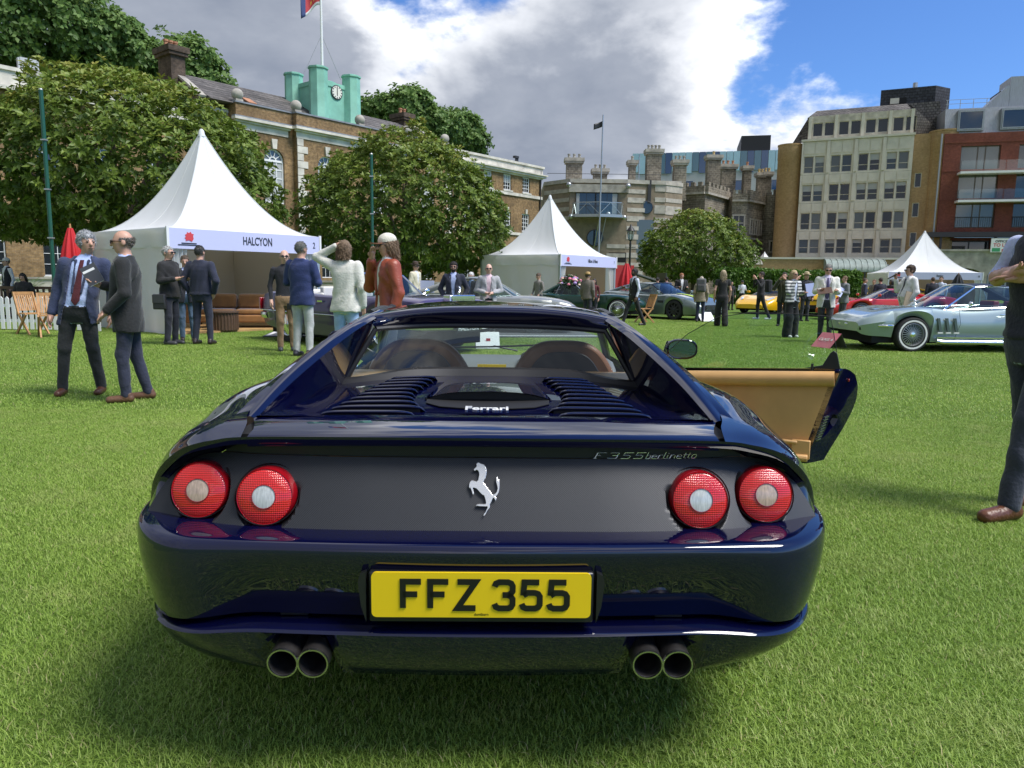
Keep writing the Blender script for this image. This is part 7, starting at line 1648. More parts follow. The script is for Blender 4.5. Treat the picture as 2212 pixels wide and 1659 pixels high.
    if tie:
        tz = [1.475, 1.40, 1.30, 1.20, 1.12, 1.04, .99]; pts_ = []
        for z in tz: bb = np.interp(z, Z, B); cy = np.interp(z, Z, CY); pts_.append((np.interp(z, Z, CX), cy - bb - .014, z+dz))
        mb = MB(); w_ = [.020,.022,.028,.034,.040,.042,.006]
        mb.grid([[(p[0]-w_[i], p[1]+.004, p[2]), (p[0], p[1]-.006, p[2]), (p[0]+w_[i], p[1]+.004, p[2])] for i, p in enumerate(pts_)]); K(mb).build('tie', cm('cloth', tie), root, sharp=60)
    if glasses:
        mb = MB()
        for s_ in (-1, 1):
            mb.prism([(s_*.033+.026*math.cos(a), .012+.019*math.sin(a)) for a in np.linspace(0, 6.283, 12, endpoint=False)], -.108, -.102, lambda a, b, d: tuple(hp(a, d, b)+oh)); mb.tube([hp(s_*.058,-.10,.018)+oh, hp(s_*.082,-.02,.014)+oh, hp(s_*.082,.03,.005)+oh], .004, 5)
        mb.tube([hp(-.01,-.108,.016)+oh, hp(.01,-.108,.016)+oh], .004, 5); K(mb).build('glasses', glasses, root)
    if hat:
        kind, hc1, hc2 = hat; mb = MB(); top_ = MB()
        ax_ = Rh @ np.array((0,-.12,1.0)); cc = hp(0,.012,.070)+oh
        if kind == 'cap':
            mb.grid([[tuple(hp((.092)*math.cos(b)*math.cos(a), .015+.106*math.sin(b)*math.cos(a), .055+.085*math.sin(a))+oh) for b in np.linspace(0, 6.283, 24, endpoint=False)] for a in np.linspace(-.15, 1.5, 8)], cv=True)
            K(mb).build('cap', cm('cloth', hc1), root, sharp=60)
            K(MB().prism([(.078*math.sin(b), -.070-.115*max(0, math.cos(b))**.7) for b in np.linspace(-1.57, 1.57, 13)], .044, .056, lambda a, b, d: tuple(hp(a, b, d - 2.5*a*a)+oh))).build('cap_peak', cm('cloth', hc2), root)
        else:
            R_ = .15 if kind == 'fedora' else .155
            mb.lathe([(.092,.0),(R_*.8,-.004),(R_,.012),(R_,.016),(R_*.8,.003),(.092,.010)], 26, cc, ax_, caps=False); K(mb).build('hat_brim', cm('cloth', hc1), root, sharp=50)
            K(MB().lathe([(.094,.0),(.090,.06),(.078,.105),(.04,.112),(0,.108)], 22, cc, ax_)).build('hat_crown', cm('cloth', hc1), root, sharp=50); K(MB().lathe([(.0955,.004),(.0945,.032)], 22, cc, ax_, caps=False)).build('hat_band', cm('cloth', hc2), root, sharp=50)
    root['_w'] = 0; del root['_w']
    def pt(i, fwd=.07): e_, w_ = El[i]+oh, Wr[i]+oh; d_ = (w_-e_)/np.linalg.norm(w_-e_); q = (w_ + d_*fwd)*k; c, s = math.cos(R(face)), math.sin(R(face)); return Vector((loc[0]+q[0]*c-q[1]*s, loc[1]+q[0]*s+q[1]*c, q[2]))
    root_hands = (pt(0), pt(1)); return root, root_hands, k
def foot(u, vf, vh):
    x, y = gp(u, vf); return (x, y), at(u, vh, y).z
def dist(u, vh, d): p = at(u, vh, d); return (p.x, d), p.z
NAVY, BLACK, GREY = (.016,.022,.055), (.012,.012,.014), (.30,.31,.33)
G1 = 'visitors standing on the lawn'
def pp(label, place, face, **kw): return person(label, place[0], face, place[1], group=G1, **kw)
# the two men at the left
a_, ha, ka = pp('grey-haired man in navy blazer and dark red tie, facing the camera', foot(180, 852, 500), 14, top=(.030,.042,.095), shirt=(.42,.52,.80), tie=(.085,.012,.02), legs=(.017,.019,.021), shoes=(.095,.035,.018), hair=(.34,.35,.36), style='curly', turn=38, arms=(((-.10,.04,-.29),(-.16,-.02,-.54)),'hang'), feet=((-.20,-.02),(.17,.05)), res=.011, belly=.03, openv=(.15,.10,.10,.10,.06), hem=.78, lean=(.10,0))
b_, hb_, kb = pp('balding man in long black coat and sunglasses, seen in profile', foot(288, 866, 498), -72, top=(.014,.015,.016), shirt=(.42,.52,.80), legs=(.022,.026,.050), shoes=(.13,.065,.035), hair=(.22,.19,.17), style='side', arms=(((-.10,-.08,-.27),(-.02,-.27,-.22)),((-.07,.02,-.29),(-.02,-.16,-.47))), glasses=cm('leather', (.02,.012,.01)), feet=((-.12,.12),(.10,-.06)), res=.011, belly=.05, hem=.74, openv=(.03,.03,.03,.05,.055), nod=4)
# three by the tent
pp('white-haired man in black fleece with a shoulder bag by the tent', foot(372, 744, 532), 78, top=(.012,.012,.013), legs=(.016,.018,.030), hair=(.48,.48,.46), arms=('hold','hold'), shoes=(.05,.05,.055), jacket=True, openv=False, hem=.86, glasses=cm('leather', (.02,.015,.015)), belly=.04)
pp('brown-haired man in blue jeans half hidden between two men', foot(407, 736, 552), 25, top=(.018,.020,.030), shirt=(.45,.52,.75), legs=(.075,.125,.20), hair=(.10,.07,.045), arms=('hold','hold'), nod=12)
pp('man in short navy jacket standing with his back to the camera by the tent', foot(440, 744, 531), 176, top=(.016,.020,.042), legs=(.018,.022,.042), hair=(.09,.085,.08), arms=('pocket','pocket'), hem=.90, openv=False, feet=((-.14,0),(.14,0)))
# pair before the purple car
pp('bald man in black sweater and khaki trousers beside the navy blazer', foot(620, 758, 540), 20, top=(.013,.014,.020), legs=(.27,.175,.095), jacket=False, style='bald', arms=('hang','low'), shoes=(.05,.055,.06), glasses=cm('leather', (.02,.02,.02)), skin='c')
pp('grey-haired man in bright navy blazer and pale grey trousers, back to camera', foot(656, 770, 522), 168, top=(.018,.032,.115), shirt=(.6,.6,.6), legs=(.46,.47,.46), hair=(.20,.195,.18), arms=('fold','fold'), shoes=(.03,.028,.04), hem=.80, openv=False, turn=-12)
pp('person in cream linen blazer with one arm raised to brown hair', dist(744, 519, 10.2), 172, top=(.66,.645,.58), legs=(.36,.50,.74), hair=(.175,.115,.065), style='bob', arms=('hang','head'), hem=.82, openv=False, female=True, nod=10)
i_, hi_, ki = pp('person in rust leather jacket and cream cap with hand at the mouth', dist(838, 506, 8.2), -62, top=(.31,.068,.035), shirt=(.70,.70,.69), legs=(.03,.03,.04), hair=(.20,.125,.07), style='bob', arms=('face','hang'), leather=True, hat=('cap',(.68,.64,.54),(.30,.13,.07)), glasses=cm('leather', (.02,.015,.012)), hem=.84, openv=(.08,.06,.05,.06,.055), res=.012, nod=8)
# behind the blue car
pp('man in cream jacket and brown hat behind the rust leather jacket', dist(897, 568, 24), 62, top=(.62,.57,.42), shirt=(.65,.66,.68), hat=('fedora',(.075,.045,.03),(.03,.02,.015)), glasses=cm('leather', (.03,.03,.03)), res=.02)
pp('bearded man in navy suit and open blue shirt facing the camera', dist(980, 566, 16.6), 0, top=(.020,.024,.045), shirt=(.40,.47,.72), legs=(.018,.021,.04), hair=(.025,.02,.018), style='curly', beard=(.03,.022,.018), arms=('pocket','pocket'), res=.015, openv=(.05,.02,.03,.085,.06), glasses=cm('leather', (.02,.02,.02)))
pp('white-haired man in dark suit bending forward behind the grey blazer', dist(1022, 588, 20), -40, top=(.014,.015,.02), shirt=(.38,.48,.75), tie=(.10,.18,.45), hair=(.62,.61,.58), nod=18, lean=(0,-.06), res=.018)
pp('bald man in pale grey blazer with hands clasped, facing the camera', dist(1056, 570, 16.2), 4, top=(.36,.36,.375), shirt=(.70,.52,.58), legs=(.013,.013,.015), style='bald', arms=('clasp','clasp'), glasses=cm('leather', (.03,.03,.03)), res=.015, skin='c', openv=(.14,.06,.03,.08,.06))
pp('young man in grey sweater looking down by the white tent', dist(1164, 590, 24), -48, top=(.20,.185,.165), jacket=False, hair=(.11,.075,.05), nod=28, arms=('low','low'), res=.02)
pp('man in brown tweed jacket and straw hat by the white tent', dist(1270, 590, 25), 150, top=(.165,.14,.115), hat=('boater',(.56,.38,.16),(.06,.04,.03)), res=.02, openv=False, turn=-40)
pp('person in maroon clothes beyond the straw hat', dist(1284, 602, 26), -20, top=(.11,.02,.025), jacket=False, hair=(.03,.02,.02), style='long', female=True, res=.02)
pp('bearded waiter in black waistcoat striding left past the red parasol', ((gp(1367, 703)[0], gp(1367, 703)[1]), 1.66), -68, top=(.62,.66,.78), shirt=(.62,.66,.78), vest=(.012,.012,.014), legs=(.011,.011,.012), hair=(.015,.012,.01), style='curly', beard=(.015,.012,.01), skin='d', arms=('hold','hang'), feet=((-.06,-.34),(.08,.34)), jacket=False, res=.016, tie=(.012,.012,.014), hem=.93)
pp('woman in black with long fair hair walking away on the lawn', foot(1557, 705, 583), 176, top=(.011,.011,.012), legs=(.012,.012,.013), hair=(.42,.33,.21), style='long', jacket=False, bare=True, wide=.05, feet=((-.09,.14),(.09,-.16)), shoes=(.45,.36,.24), female=True, res=.016)
pp('woman with beige hooded top and backpack beside the grey-green coupe', dist(1516, 597, 24.5), 165, top=(.30,.245,.175), legs=(.02,.025,.06), hair=(.42,.36,.29), style='bob', openv=False, female=True, res=.018)
pp('red-haired man in black suit reading beside the magnolia', dist(1473, 590, 29), 5, top=(.012,.012,.014), shirt=(.66,.66,.66), hair=(.36,.15,.06), arms=('hold','hold'), nod=14, res=.02)
pp('man in bright blue suit seen from behind by the field gun', dist(1440, 598, 30), 178, top=(.020,.040,.125), hair=(.03,.025,.02), res=.02, openv=False)
pp('man in light grey jacket beside the bright blue suit', dist(1421, 599, 31), 160, top=(.30,.31,.32), hair=(.03,.025,.02), res=.02, openv=False)
pp('man in white shirt and dark cap standing before the hedge', dist(1604, 606, 39), 0, top=(.62,.63,.68), legs=(.012,.012,.014), jacket=False, hat=('cap',(.02,.02,.025),(.02,.02,.025)), arms=('hold','hold'), res=.022)
pp('person in black standing close behind the walking fair-haired woman', dist(1581, 608, 36), 10, top=(.012,.012,.013), legs=(.012,.012,.013), hair=(.02,.015,.012), jacket=False, res=.022)
pp('photographer in black with backpack raising a camera, in white shoes', foot(1640, 690, 587), -84, top=(.012,.012,.014), legs=(.012,.012,.014), hair=(.03,.02,.015), style='curly', arms=('cam','cam'), jacket=False, feet=((-.09,-.05),(.12,.32)), shoes=(.62,.63,.66), res=.017)
pp('photographer in olive jacket standing by the yellow cars', foot(1688, 705, 588), -30, top=(.045,.045,.022), legs=(.012,.012,.013), hair=(.03,.02,.015), arms=('cam','cam'), res=.017)
u_, hu_, ku = pp('fair-haired woman in striped jacket and wide black trousers', foot(1706, 729, 583), 22, mat_top='stripe jacket', shirt=(.62,.68,.84), legs=(.011,.011,.012), hair=(.50,.38,.21), style='bob', arms=('face','hold'), glasses=cm('leather', (.012,.012,.012)), wide=.075, shoes=(.72,.72,.72), female=True, hem=.92, res=.015, openv=(.05,.05,.05,.06,.055))
pp('man in straw hat half hidden behind the striped jacket', dist(1743, 590, 26), 0, top=(.02,.022,.03), hat=('boater',(.62,.50,.30),(.04,.03,.03)), res=.02)
w_, hw_, kw_ = pp('man in white jacket and sunglasses writing on a clipboard', foot(1778, 739, 571), -14, top=(.72,.705,.63), shirt=(.62,.56,.74), tie=(.09,.075,.17), legs=(.040,.040,.044), hair=(.24,.23,.21), arms=('hold','hold'), glasses=cm('leather', (.012,.010,.010)), shoes=(.10,.065,.045), nod=14, feet=((-.07,.10),(.10,-.10)), hem=.80, res=.014, openv=(.09,.05,.05,.085,.06))
v_, hv_, kv = pp('man in grey suit holding blue papers beside the yellow cars', dist(1826, 596, 24), -82, top=(.17,.18,.185), legs=(.07,.07,.08), hair=(.17,.10,.05), arms=('hold','hold'), res=.017)
for lb, u, vh, d, fc, kw in (('man in navy suit facing right before the right-hand hedge end', 1869, 601, 31, 75, dict(top=(.018,.025,.06), shirt=(.6,.62,.68))), ('man in grey-brown jacket among the group by the red car', 1889, 604, 33, -60, dict(top=(.16,.15,.13), hair=(.16,.08,.04))),
    ('broad man in dark navy suit with his back to the red car', 1903, 600, 29, 178, dict(top=(.013,.016,.032), openv=False, hair=(.05,.035,.025))), ('dark-skinned person in black beside the navy suits', 1926, 604, 31, -75, dict(top=(.012,.012,.013), skin='d', style='long', hair=(.012,.01,.01))),
    ('person in white shirt talking in the far group', 1938, 606, 33, 20, dict(top=(.66,.66,.64), jacket=False)), ('person in beige waistcoat in the far group near the tent', 1950, 604, 34, -40, dict(top=(.34,.32,.24), shirt=(.62,.62,.6))),
    ('man in navy suit seen from behind under the right-hand tent', 2016, 599, 30, 172, dict(top=(.014,.016,.03), openv=False, hair=(.10,.06,.04))), ('smiling man in pale blue shirt under the right-hand tent', 2034, 597, 31, -50, dict(top=(.50,.56,.70), jacket=False, hair=(.05,.03,.02)))):
    pp(lb, dist(u, vh, d), fc, res=.021, **kw)
x_, hx_, kx = pp('announcer in white jacket with curly hair speaking into a microphone', dist(1968, 573, 17.2), -88, top=(.74,.735,.71), shirt=(.55,.58,.66), tie=(.06,.05,.06), legs=(.30,.28,.24), hair=(.085,.05,.03), style='curly', arms=(((-.08,-.14,-.24),(.03,-.24,.02)),((-.10,.02,-.28),(-.04,-.10,-.46))), glasses=cm('leather', (.02,.02,.02)), res=.014, belly=.10, hem=.76)
# man at the right edge
n_, hn_, kn_ = pp('man in striped blue shirt and navy waistcoat with folded arms at the right edge', ((2.96, 4.17), 1.88), -72, top=(.55,.62,.85), mat_top='stripe shirt', shirt=(.5,.55,.8), vest=(.014,.017,.028), legs=(.030,.036,.058), shoes=(.115,.042,.020), arms=(((-.07,-.03,-.18),(.17,-.20,-.15)),((-.07,-.05,-.19),(.17,-.18,-.18))), jacket=False, res=.0105, hair=(.08,.05,.03), feet=((-.05,.16),(.12,-.27)), hem=.93, openv=False, roll=True)
# behind the fence
pp('dark-haired woman in black sitting on the garden bench with a phone', ((gp(57, 690)[0], gp(57, 690)[1]-.02), 1.66), 8, top=(.012,.012,.013), legs=(.012,.012,.013), hair=(.015,.012,.010), style='long', arms=('clasp','clasp'), sit=True, female=True, nod=22, res=.016, openv=False, hem=.92)
pp('man in cream cap and black gilet at the far left edge', dist(13, 557, 22), -30, top=(.66,.66,.65), shirt=(.66,.66,.65), vest=(.014,.014,.016), jacket=False, hat=('cap',(.68,.65,.56),(.68,.65,.56)), res=.018)
# ---- things held or carried
mk('paper', (.72,.73,.74), .6); mk('card', (.50,.40,.28), .7); mk('blue paper', (.40,.46,.72), .6); mk('booklet cover', (.05,.055,.065), .4)
def held(name, label, cat, c, size, mat, rot):
    o = MB().bx(-size[0]/2, size[0]/2, -size[1]/2, size[1]/2, -size[2]/2, size[2]/2).build(name, mat, None, c, sharp=0); o.rotation_euler = rot; return tag(o, label, cat)
o = held('booklet', 'dark programme booklet held by the man in the black coat', 'booklet', hb_[0] + Vector((-.01,-.02,.09)), (.15,.010,.21), 'booklet cover', (R(-18), R(-28), R(20))); MB().bx(-.066, .05, -.0065, -.0052, .035, .06).build('title_print', 'paper', o, sharp=0); MB().bx(-.072, .072, -.004, .004, -.107, -.1052).build('pages', 'paper', o, sharp=0)
held('clipboard', 'dark clipboard held by the man in the white jacket', 'clipboard', (hw_[0]+hw_[1])/2 + Vector((-.10,-.02,-.02)), (.30,.40,.008), 'walnut', (R(18), R(-8), R(-20)))
held('papers', 'sheets of blue paper held by the man in the grey suit', 'papers', hv_[1] + Vector((.0,-.04,.02)), (.26,.006,.36), 'blue paper', (R(-35), R(30), R(-15)))
held('papers', 'blue sheet held by the woman in the striped jacket', 'papers', hu_[1] + Vector((.10,-.03,.06)), (.21,.006,.30), 'blue paper', (R(-10), R(-8), R(5)))
held('folder', 'buff card folder under the arm of the announcer', 'folder', hx_[1] + Vector((.02,-.05,.06)), (.26,.02,.36), 'card', (R(4), R(8), R(12)))
mc = thing('microphone', 'black microphone held to the mouth of the announcer', 'microphone', hx_[0] + Vector((-.03,-.02,.03)), 0); MB().tube([(-.16,0,-.08),(0,0,0),(.05,0,.03)], [.014,.018,.02], 8).build('handle', 'black plastic', mc); MB().ball((.085,0,.05), .033, 7).build('foam_head', 'black rubber', mc)
bg_ = thing('shoulder_bag', 'small black leather bag on the hip of the man in black fleece', 'bag', (*[gp(372, 744)[0]-.10, gp(372, 744)[1]-.20], .80), R(-6)); MB().bx(-.12, .12, -.04, .04, -.14, .14).build('bag_body', cm('leather', (.03,.03,.033)), bg_, bevel=.02); MB().bx(-.115, .115, -.052, -.041, -.02, .13).build('bag_flap', cm('leather', (.05,.05,.055)), bg_, bevel=.004)
cs = thing('camera', 'black compact camera in the hand of the bald man', 'camera', (gp(620,758)[0]+.14, gp(620,758)[1]-.26, .78), 0); MB().bx(-.035, .035, -.03, .03, -.05, .06).build('camera_body', 'black plastic', cs, bevel=.008); MB().tube([(.03,0,-.03),(.06,0,-.18),(.10,0,-.30)], .012, 6).build('strap', 'black rubber', cs)
for lb, u, v, d, fc in (('black backpack on the photographer in white shoes', 1640, 622, None, -84), ('grey backpack on the woman in the beige top', 1516, 632, None, 165)):
    base = gp(1640, 690) if u == 1640 else (at(1516, 597, 24.5).x, 24.5); a = R(fc); ox, oy = (.0, .20)
    o = thing('backpack', lb, 'backpack', (base[0] - oy*math.sin(a), base[1] + oy*math.cos(a), 1.20), a); MB().bx(-.15, .15, -.02, .16, -.22, .22).build('pack', cm('cloth', (.018,.019,.022) if u == 1640 else (.10,.10,.10)), o, bevel=.05); MB().bx(-.11, .11, .14, .20, -.18, .02).build('front_pocket', cm('cloth', (.02,.02,.024) if u == 1640 else (.08,.08,.08)), o, bevel=.02)
# ------------------------------------------------------------------ the other cars
def paint(name, col, metal=.0, rough=.35): 
    m = mk(name, col, rough, metal=metal, coat=1.0, spec=.3); m.node_tree.nodes['Principled BSDF'].inputs['Coat Roughness'].default_value = .02
paint('paint silver blue', (.34,.42,.42), .4, .3); paint('paint vent shade', (.10,.13,.135), .3); paint('paint purple', (.075,.055,.14), .3); paint('paint silver', (.36,.37,.34), .5); paint('paint racing green', (.006,.035,.020)); paint('paint grey green', (.20,.245,.23), .5, .3); paint('paint yellow', (.80,.46,.010)); paint('paint red', (.55,.015,.012))  # vents are body-coloured; their darker paint stands in for the shading
mk('lime stripe', (.45,.62,.02), .4); mk('seat white', (.70,.69,.65), .5); mk('seat red', (.32,.03,.03), .5); mk('vinyl black', (.02,.02,.022), .5); mk('cabin dark', (.03,.03,.032), .7)
glass('side glass', (.62,.72,.72))
def car(name, label, center, fwd, L, W, prof, gh, paintm, wheels, lower=None, rim='satin metal', wire=False, wall=None, top=None, conv=False, seat='cabin dark', rr_=.66, spokes=10, hubm='chrome', trim='chrome', crease=False):
    '''prof rows: (y from the rear bumper, shoulder z, centre z, half width factor, sill z); gh: windscreen base y, roof front y, roof rear y, rear glass base y, roof z, roof half width'''
    C = thing(name, label, 'car', (center[0], center[1], 0), math.atan2(fwd[1], fwd[0]) - math.pi/2)
    Y = np.array([p[0] for p in prof]); ZS = np.array([p[1] for p in prof]); ZC = np.array([p[2] for p in prof]); WF = np.array([p[3] for p in prof]); ZL = np.array([p[4] for p in prof])
    ys = np.unique(np.concatenate([np.linspace(Y[0], Y[-1], 70)] + [np.linspace(w[0]-w[1]*1.14, w[0]+w[1]*1.14, 23) for w in wheels])); ys = ys[(ys >= Y[0]) & (ys <= Y[-1])]
    def itp(V): 
        t = np.interp(ys, Y, np.arange(len(Y))); P = cr(np.column_stack([Y, V]), 400); return np.interp(ys, P[:, 0], P[:, 1])
    zs, zc, wf, zl = itp(ZS), itp(ZC), itp(WF), itp(ZL); rows = []
    for i, y in enumerate(ys):
        lo = zl[i]
        for wy, wr in wheels:
            q = wr*1.13
            if abs(y-wy) < q: lo = max(lo, wr + math.sqrt(max(0, q*q-(y-wy)**2)) - .02)
        lo = min(lo, zs[i]-.03); w = W*wf[i]; h = zs[i]-lo
        half = [(w*.955, lo), (w*.985, lo+h*.25), (w, lo+h*.5), (w*.99, lo+h*.75), (w*.955, zs[i]-.03), (w*.90, zs[i]), (w*.72, zs[i]*.45+zc[i]*.55), (w*.4, zc[i]-.008), (0, zc[i])]
        if crease: half = [(w*.90, lo), (w*.955, lo+h*.30), (w, lo+h*.62), (w*.99, lo+h*.655), (w*.955, lo+h*.84), (w*.90, zs[i]-.015), (w*.82, zs[i]*.9+zc[i]*.1), (w*.6, zs[i]*.4+zc[i]*.6), (w*.4, zc[i]-.008), (0, zc[i])]
        rows.append([(x, y-L/2, z) for x, z in half] + [(-x, y-L/2, z) for x, z in half[-2::-1]])
    mb = MB().grid(rows)
    for r_, fl in ((rows[0], 1), (rows[-1], 0)): o_ = len(mb.v); mb.v += r_; mb.f.append(tuple(range(o_, o_+len(r_)))); mb.m.append(0)
    body = mb.build('body', [paintm], C, sharp=40)
    MB().bx(-W*.8, W*.8, -L/2+.25, L/2-.25, .16, .45).build('underbody', 'dark void', C, sharp=0)
    for wy, wr in wheels:
        for s_ in (-1, 1): wheel('wheel', (s_*(W-.115), wy-L/2, wr), wr, .20, C, rim, rr_, spokes, 28, wall=wall, hub=hubm, wire=wire)
    def zb(y): return float(np.interp(y, ys, zs)), float(np.interp(y, ys, zc)), W*float(np.interp(y, ys, wf))
    y1, y2, y3, y4, zr, wr_ = gh; b1, c1, w1 = zb(y1); b4, c4, w4 = zb(y4); w1 *= .80; w4 *= .78
    o = -L/2
    A = [(x*wr_/1.0, y2+o, zr - .05*abs(x)**2.5) for x in np.linspace(-1, 1, 9)]; Bw = [(x*w1, y1+o+.16*(1-x*x), c1-.02-(c1-b1)*abs(x)**3) for x in np.linspace(-1, 1, 9)]
    D = [(x*wr_*.96, y3+o, zr-.012 - .05*abs(x)**2.5) for x in np.linspace(-1, 1, 9)]; E = [(x*w4, y4+o-.06*(1-x*x), c4-.01-(c4-b4)*abs(x)**3) for x in np.linspace(-1, 1, 9)]
    MB().grid(patch([A, Bw], 8, 17)).build('windscreen', 'side glass', C)
    MB().tube(A, .016, 6).tube([A[0], Bw[0]], .018, 6).tube([A[-1], Bw[-1]], .018, 6).build('windscreen_frame', trim, C)
    if not conv:
        Mr = [(x*wr_*1.01, (y2+y3)/2+o, zr+.028-.05*abs(x)**2.5) for x in np.linspace(-1, 1, 9)]
        MB().grid(patch([A, Mr, D], 12, 17)).build('roof', top or paintm, C); MB().grid(patch([D, E], 8, 17)).build('rear_window', 'side glass', C)
        for s_ in (0, -1):
            sx = -1 if s_ == 0 else 1; ym = y3 + (y4-y3)*.25
            MB().tube([D[s_], E[s_]], .05, 8).build('rear_pillar', top or paintm, C)
            t0, t1 = A[s_], D[s_]; b0 = Bw[s_]; b1_ = (sx*w4*1.02, ym+o, float(np.interp(ym, ys, zs))-.01)
            g_ = MB().grid(patch([[t0, ((t0[0]+t1[0])/2, (t0[1]+t1[1])/2, zr-.03), t1], [b0, ((b0[0]+b1_[0])/2+sx*.03, (b0[1]+b1_[1])/2, (b0[2]+b1_[2])/2), b1_]], 6, 12)).build('side_window', 'side glass', C)
            MB().tube([b0, ((b0[0]+b1_[0])/2+sx*.03, (b0[1]+b1_[1])/2, (b0[2]+b1_[2])/2), b1_, t1, ((t0[0]+t1[0])/2, (t0[1]+t1[1])/2, zr-.03), t0], .012, 5).build('window_trim', trim, g_)
    zc_ = min(b1, b4)
    for sx in (-1, 1):
        st = bpy.data.objects.new('seat', None); COL.objects.link(st); st.parent = C; ymid = (y1*.45+y4*.55) if not conv else y1-1.25
        MB().bx(sx*.36-.22, sx*.36+.22, ymid+o-.2, ymid+o+.3, .32, .50).build('cushion', seat, st, bevel=.03); MB().bx(sx*.36-.22, sx*.36+.22, ymid+o-.34, ymid+o-.2, .40, min(zr-.15, zc_+.16)).build('backrest', seat, st, bevel=.03)
    if conv:
        MB().bx(-.62, .62, y4+o-.1, y4+o+.45, .5, zc_+.05).build('rear_seat', seat, C, bevel=.05); MB().bx(-.66, .66, y4+o-.35, y4+o-.12, zc_-.05, zc_+.10).build('folded_hood', 'seat white', C, bevel=.04)
    MB().bx(-w1*.95, w1*.95, y1+o-.35, y1+o-.05, .5, b1-.01).build('dashboard', 'cabin dark', C, bevel=.02)
    return C, (lambda y: y+o), zb
def lamp(C, name, c, r, ax, mat, n=20): return MB().lathe([(r*1.12,0),(r*1.12,.02),(r,.03),(r*.7,.045),(0,.05)], n, c, ax).build(name, mat, C)
# silver-blue coupe with its nose to the left
f = (-1.0, -.035); CV, q, zb = car('classic_coupe', 'silver-blue classic coupe with whitewall tyres and side exhaust at the right', (8.95, 15.30), f, 4.45, .88,
   [(0,.62,.66,.70,.42),(.12,.80,.86,.86,.30),(.5,.90,.93,.96,.24),(1.0,.915,.93,1.0,.20),(1.7,.835,.86,.97,.19),(2.4,.80,.85,.96,.19),(3.0,.84,.86,.98,.19),(3.4,.86,.85,1.0,.20),(3.9,.79,.79,.97,.28),(4.25,.69,.70,.90,.30),(4.42,.60,.62,.80,.34),(4.45,.55,.56,.74,.38)],
   (2.82,2.12,1.25,.35,1.31,.53), 'paint silver blue', ((.98,.335),(3.47,.335)), rim='mill steel', wire=True, wall='white paint', top='vinyl black', seat='seat red', spokes=24, rr_=.66, crease=True)
for s_ in (-1, 1):
    for k_ in range(3): MB().prism([(q(2.98-.16*k_),.66),(q(3.03-.16*k_),.66),(q(2.97-.16*k_),.40),(q(2.92-.16*k_),.40)], s_*.855, s_*.885, lambda a, b, d: (d, a, b)).build('side_vent', 'paint vent shade', CV, sharp=0); MB().bx(s_*.875-.01, s_*.875+.01, q(2.90-.16*k_), q(3.0-.16*k_), .365, .39).build('vent_badge', 'white paint', CV, sharp=0)
    MB().tube([(s_*.86, q(3.0), .215), (s_*.88, q(2.9), .20), (s_*.88, q(1.5), .20), (s_*.87, q(1.38), .19)], [.05,.062,.062,.05], 12, flat=.8).build('side_exhaust', 'chrome', CV)
    MB().bx(s_*.86-.012, s_*.86+.012, q(1.4), q(3.0), .27, .295).build('sill_trim', 'chrome', CV, sharp=0)
    MB().tube([(s_*.885, q(2.45), .86), (s_*.93, q(2.45), .92)], .012, 6).ball((s_*.95, q(2.45), .945), (.05,.03,.045), 7).build('door_mirror', 'chrome', CV)
    MB().tube([(s_*.875, q(1.62), .735), (s_*.89, q(1.72), .735), (s_*.875, q(1.80), .735)], .012, 6).build('door_handle', 'chrome', CV)
    MB().tube([(s_*.87, q(2.62), .84), (s_*.872, q(2.56), .55), (s_*.86, q(2.66), .24)], .004, 4).tube([(s_*.87, q(1.55), .83), (s_*.872, q(1.50), .6), (s_*.86, q(1.62), .24)], .004, 4).build('door_gap', 'dark void', CV)
    MB().tube(cr([(s_*.10, q(4.44), .50), (s_*.5, q(4.36), .50), (s_*.80, q(4.10), .50), (s_*.87, q(3.88), .50)], 14), .028, 8).build('front_bumper', 'chrome', CV)
    MB().bx(s_*.45-.22, s_*.45+.22, q(4.28), q(4.43), .41, .46).build('grille', 'dark void', CV, sharp=0)
MB().bx(-.42, .42, q(4.26), q(4.40), .38, .48).build('grille_mouth', 'dark void', CV, sharp=0)
MB().tube([(0, q(4.44), .42), (-.18, q(4.40), .30), (-.34, q(4.36), .22)], .05, 6).build('tow_cover', 'black plastic', CV) if 0 else None
MB().grid([[(x, q(y), float(zb(y)[1]) + .012 - .01*abs(x)/.2) for x in np.linspace(-.20, .20, 7)] for y in np.linspace(2.95, 3.9, 10)]).build('bonnet_bulge', 'paint silver blue', CV)
# purple convertible
f = Vector((.74,-.67)).normalized(); PC, q, zb = car('convertible', 'dark purple open-top classic convertible parked before the lettered tent', (-2.78, 14.45), f, 5.1, .91,
   [(0,.80,.84,.86,.42),(.10,.95,.98,.93,.34),(.6,1.0,1.02,.98,.26),(1.3,.99,1.0,1.0,.22),(2.2,.955,.96,1.0,.21),(3.2,.95,.975,1.0,.21),(4.0,.955,1.0,.985,.24),(4.7,.93,.985,.95,.32),(5.0,.88,.93,.90,.36),(5.1,.70,.75,.84,.42)],
   (3.35,2.85,2.6,1.45,1.38,.60), 'paint purple', ((1.05,.36),(4.05,.36)), conv=True, seat='seat white', rim='chrome', spokes=16)
mk('radiator shell', (.75,.74,.76), .12, metal=1.0)
gr = MB().bx(-.30, .30, q(4.98), q(5.16), .48, 1.02).build('radiator_grille', 'radiator shell', PC, bevel=.02)
for k_ in range(15): MB().bx(-.26+.036*k_, -.245+.036*k_, q(5.16), q(5.185), .52, .96).build('grille_bar', 'chrome', gr, sharp=0)
MB().tube([(0,q(5.05),1.02),(0,q(5.05),1.06)], .02, 6).tube([(0,q(5.05),1.06),(0,q(5.08),1.12),(0,q(5.06),1.16)], [.012,.022,.012], 7).build('mascot', 'chrome', PC)
